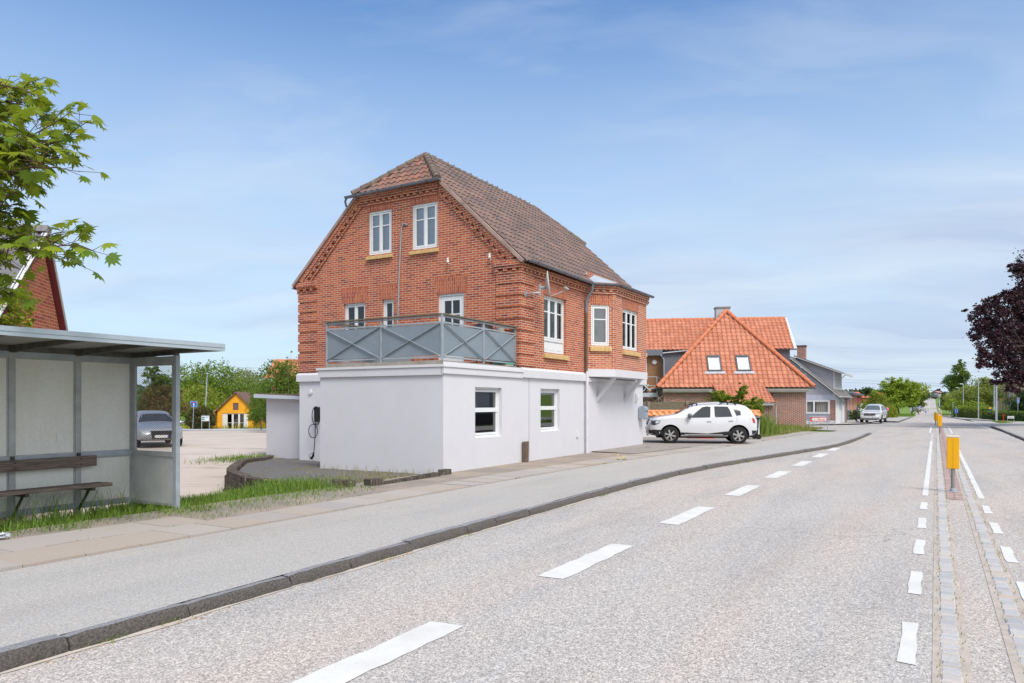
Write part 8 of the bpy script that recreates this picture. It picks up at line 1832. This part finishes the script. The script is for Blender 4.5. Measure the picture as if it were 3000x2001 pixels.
t = thing('hydrant', 'slim red hydrant in front of the glossy hedge', 'hydrant', V((PX(2939.5, 0, 77.5).x, 77.5, -.22))); mb = MB(); mb.lathe([(0, .70), (.05, .68), (.06, .6), (.045, .56), (.045, .08), (.08, .04), (.08, -.1)], 12); mb.build('body', RED, t, smooth=True); mb = MB(); mb.tube([(-.11, 0, .6), (.11, 0, .6)], .03, 8); mb.build('cap', RED, t)
t = thing('street_name_sign', 'low white street name board on two short legs at the right', 'street sign', V((PX(2961, 0, 76.8).x, 76.8, -.22))); mb = MB(); mb.tube([(-.35, 0, -.1), (-.35, 0, .48), (.35, 0, .48), (.35, 0, -.1)], .025, 6); mb.build('frame', GALV, t); mb = MB(); mb.box(-.33, -.03, .25, .33, -.02, .46); pn = mb.build('panel', WHT, t); mb = MB()
for k in range(9): mb.box(-.26+.058*k, -.034, .31, -.26+.058*k+.035, -.03, .31+(.08 if k % 3 else .10))
mb.build('lettering', M('dark_ink', (70, 72, 78), .6, 0), pn)
t = thing('petrol_sign', 'yellow and blue board rising over the right hedge', 'sign', V((PX(2900, 0, 92).x, 92, -.3))); mb = MB(); mb.box(-.13, -.05, 0, .13, .05, 1.2); mb.build('lower_board', M('deep_blue_board', (40, 84, 140), .5, .05), t); mb = MB(); mb.box(-.14, -.06, 1.2, .14, .06, 1.42); mb.build('yellow_band', M('sign_yellow', (250, 196, 30), .5, .03), t); mb = MB(); mb.box(-.14, -.06, 1.42, .14, .06, 1.52); mb.build('top_board', M('dark_board', (52, 56, 76), .5, .05), t)
# far signs on the road
def disc_sign(name, label, x, yc, yb, d, r, mat, arrow=False):
    k = d/2150; z0 = 1.63+(1181-yb)*k; h = (yb-yc)*k; t = thing(name, label, 'road sign', V((PX(x, 0, d).x, d, z0))); mb = MB(); mb.tube([(0, .06, -.3), (0, .06, h)], .05, 6); mb.build('pole', GALV, t); mb = MB(); mb.lathe([(0, -.02), (r, -.02), (r, .02), (0, .02)], 20, (0, 0, h), 'y'); p = mb.build('disc', mat, t)
    if arrow: mb = MB(); mb.bar((-r*.5, -.03, h+r*.5), (r*.45, -.03, h-r*.45), .05*r/.3, .10*r/.3, (0, 1, 0)); mb.bar((r*.45, -.03, h-r*.45), (-r*.1, -.03, h-r*.45), .05, .10); mb.build('arrow', WHT, p)
    return t
disc_sign('keep_right_sign', 'round blue sign with white arrow in the middle of the far road', 2712.5, 1206.5, 1213, 160, .20*1.0, BLUE, True); disc_sign('round_sign_back', 'grey back of a round sign on the far road', 2719.5, 1201.5, 1210, 175, .2, GALV); disc_sign('round_blue_sign', 'round blue sign on the right verge by the far lamps', 2757, 1188.5, 1200, 190, .19, BLUE)
def striped(label, x, yb, yt, d, w_=.28):
    k = d/2150; t = thing('marker_board', label, 'road sign', V((PX(x, 0, d).x, d, 1.63+(1181-yb)*k)), 0, 'striped marker boards'); h = (yb-yt)*k; mb = MB(); mb.box(-w_/2, -.03, 0, w_/2, .0, h); p = mb.build('panel', WHT, t); mb = MB(); n = 4
    for q in range(n): z = h*(q+.1)/n; mb.add([(-w_/2, -.034, z), (w_/2, -.034, z+h*.10), (w_/2, -.034, z+h*.22), (-w_/2, -.034, z+h*.12)], [(0, 1, 2, 3)])
    mb.build('stripe', RED, p); return t
striped('red and white striped marker left of the blue arrow sign', 2708.8, 1208, 1200, 165, .22); striped('red and white striped marker on the grass island right of the bollards', 2757.5, 1211, 1202, 150, .24); striped('striped foot of the level crossing mast on the far right verge', 2750.5, 1200, 1191, 205, .3)
pole('crossing_mast', 'thin white mast beside the far lamp', 2752.5, 1201, 1160, 208, .08, 'mast', WHT)
def boxy(name, label, cat, x, yb, w_, h_, d, mat): 
    k = d/2150; t = thing(name, label, cat, V((PX(x, 0, d).x, d, 1.63+(1181-yb)*k))); mb = MB(); mb.box(-.04, -.02, -.3, .04, .04, h_*.5*k); mb.build('post', GALV, t); mb = MB(); mb.box(-w_*k/2, -.05, h_*.45*k, w_*k/2, .0, h_*k); mb.build('panel', mat, t); return t
boxy('grey_sign', 'pale grey sign board beside the big round tree', 'road sign', 2668.5, 1212, 6, 18, 145, M('sign_back_grey', (170, 180, 194), .5, .05)); boxy('grey_sign', 'small grey sign board left of the far road', 'road sign', 2696, 1199, 4.4, 12, 190, M('sign_back_grey', (170, 180, 194), .5, .05))
pole('wooden_post', 'short brown post beside the far silver car', 2691, 1209, 1201, 160, .12, 'post', M('brown_post', (150, 108, 88), .8, .1))
fc = thing('parked_car', 'far silver car seen from behind left of the road', 'car'); c = Car(K3); c.body('body', fc, PSILV, (.85, 3.6), .38)
for x in (.85, 3.6):
    for sg in (1, -1): wheel(fc, x, sg*.78, .32, sg, 5)
c.top('rear_window', .55, 1.4, .66, .54, DKW, fc, .01, 8, 8); c.side('side_window', [(.9, .99), (3.0, .94), (2.6, 1.24), (2.1, 1.38), (1.2, 1.36)], DKW, fc)
for sg in (1, -1): mb = MB(); mb.extr([(-.01, sg*.5, .8), (.05, sg*.78, .82), (.03, sg*.76, .66), (-.01, sg*.52, .68)], (-.03, 0, 0)); mb.build('tail_light', REDL, fc)
p0 = PX(2681, 0, 168); fc.location = V((p0.x, p0.y, 1.63+(1181-1207.5)*168/2150)); fc.rotation_euler.z = R(42)
t = thing('flag', 'small red and white flag on a far pole behind the roadside trees', 'flag', PX(2707, 1152, 360)); mb = MB(); mb.tube([(0, 0, -6), (0, 0, 2.0)], .06, 6); mb.build('pole', WHT, t); mb = MB(); mb.extr([(.05, 0, .2), (1.0, .15, .0), (1.05, .1, 1.6), (.05, 0, 1.8)], (0, .03, 0)); mb.build('cloth', M('flag_red', (228, 96, 104), .8, .05), t)
for k, (y0, y1, lab) in enumerate(((1071, 1095, 'highest thin overhead wire across the sky at the right'), (1078, 1103, 'second thin overhead wire across the right-hand sky'), (1103, 1131, 'third overhead wire crossing in front of the poplar'), (1110, 1140, 'lowest overhead wire crossing in front of the poplar'))):
    cable(lab, PX(2300, y0, 262), PX(3100, y1, 250), .022 if k < 2 else .03, .5)
# verge grass on the far sides
P9 = [W(a, b, zr(a)+.05) for a, b in ((g.uniform(128, 165), 3.6+abs(g.gauss(0, 2.2))) for _ in range(2600))]; blades('verge_grass', P9, .32, .07, GRASS, 41, .6)
P9 = [W(a, b, zr(a)+.04) for a, b in ((g.uniform(155, 185), -.9-g.uniform(.1, 2.6)) for _ in range(900))]; blades('island_grass', P9, .30, .08, GRASS, 42, .6)
P9 = [W(a, b, zr(a)+.0) for a, b in ((g.uniform(62, 76), -8.5-abs(g.gauss(0, 2.0))) for _ in range(3600))]; blades('verge_grass', P9, .36, .05, GRASS, 43, .6)
P9 = [W(a, b, zr(a)+.0) for a, b in ((g.uniform(84, 95), -5.2-(95-k_)*.0-abs(g.gauss(0, .5))) for k_ in range(1200))]; blades('verge_grass', P9, .14, .04, GRASS, 44, .6)
P9 = [W(a, b, gz(a, b)) for a, b in ((g.uniform(108, 150), -5.5-abs(g.gauss(0, 4))) for _ in range(3500))]; blades('verge_grass', P9, .45, .07, GRASS, 45, .6)
sheet('right_pavement', [(104, -3.0), (112, -2.65), (132, -1.85), (152, -1.15), (190, -.9), (190, -2.2), (152, -2.4), (134, -2.6), (111, -5.3), (97, -5.6), (95, -6)], ASPHP, .09)
sheet('right_near_pavement', [(20, -3.6), (64, -3.6), (70, -5), (74, -8), (76, -14), (66, -14), (62, -8.2), (20, -8)], ASPHP, 0, zf=lambda a: -.0-.1*ss(60, 66, a)-.0)

# ------------------------------------------------------------------ house over the road (outside the frame, seen as a reflection in the ground-floor windows)
ac = thing('grey_brick_house', 'grey rendered house across the road mirrored in the lower windows', 'house', W(38, -12.5, 0), HR)
mb = MB(); holes = [(1.5+3.4*k, 2.5+3.4*k, 1.3, 2.9) for k in range(6)]
wall(mb, [(0, -.2), (21.5, -.2), (21.5, 4.0), (0, 4.0)], holes, lambda u, z, d: (u, -d, z), .12); mb.box(0, -7, -.2, 21.5, -.3, 4.0) if False else None
mb.face([(0, 0, -.2), (0, -7, -.2), (0, -7, 4), (0, 0, 4)]); mb.face([(21.5, 0, -.2), (21.5, -7, -.2), (21.5, -7, 4), (21.5, 0, 4)]); mb.face([(0, -7, -.2), (21.5, -7, -.2), (21.5, -7, 4), (0, -7, 4)]); mb.build('wall', M('grey_house_render', (188, 184, 188), .9, .05), ac)
mb = MB(); mb.box(-.05, .01, -.2, 21.55, .06, .75); mb.build('plinth', M('dark_plinth', (110, 100, 96), .9, .1), ac); mb = MB(); mb.box(-.1, .0, 3.75, 21.6, .16, 4.0); mb.build('cornice', WHITER, ac)
for h_ in holes: window(ac, lambda u, z, d: (u, -d, z), *h_, 2, (.66,), rec=.04)
mb = MB(); mb.hexa([(-.3, .3, 3.95), (21.8, .3, 3.95), (21.8, -3.5, 6.8), (-.3, -3.5, 6.8), (-.3, .3, 4.1), (21.8, .3, 4.1), (21.8, -3.5, 6.95), (-.3, -3.5, 6.95)]); mb.hexa([(-.3, -7.3, 3.95), (21.8, -7.3, 3.95), (21.8, -3.5, 6.8), (-.3, -3.5, 6.8), (-.3, -7.3, 4.1), (21.8, -7.3, 4.1), (21.8, -3.5, 6.95), (-.3, -3.5, 6.95)]); mb.build('roof', M('across_roof', (150, 92, 76), .9, .2), ac)
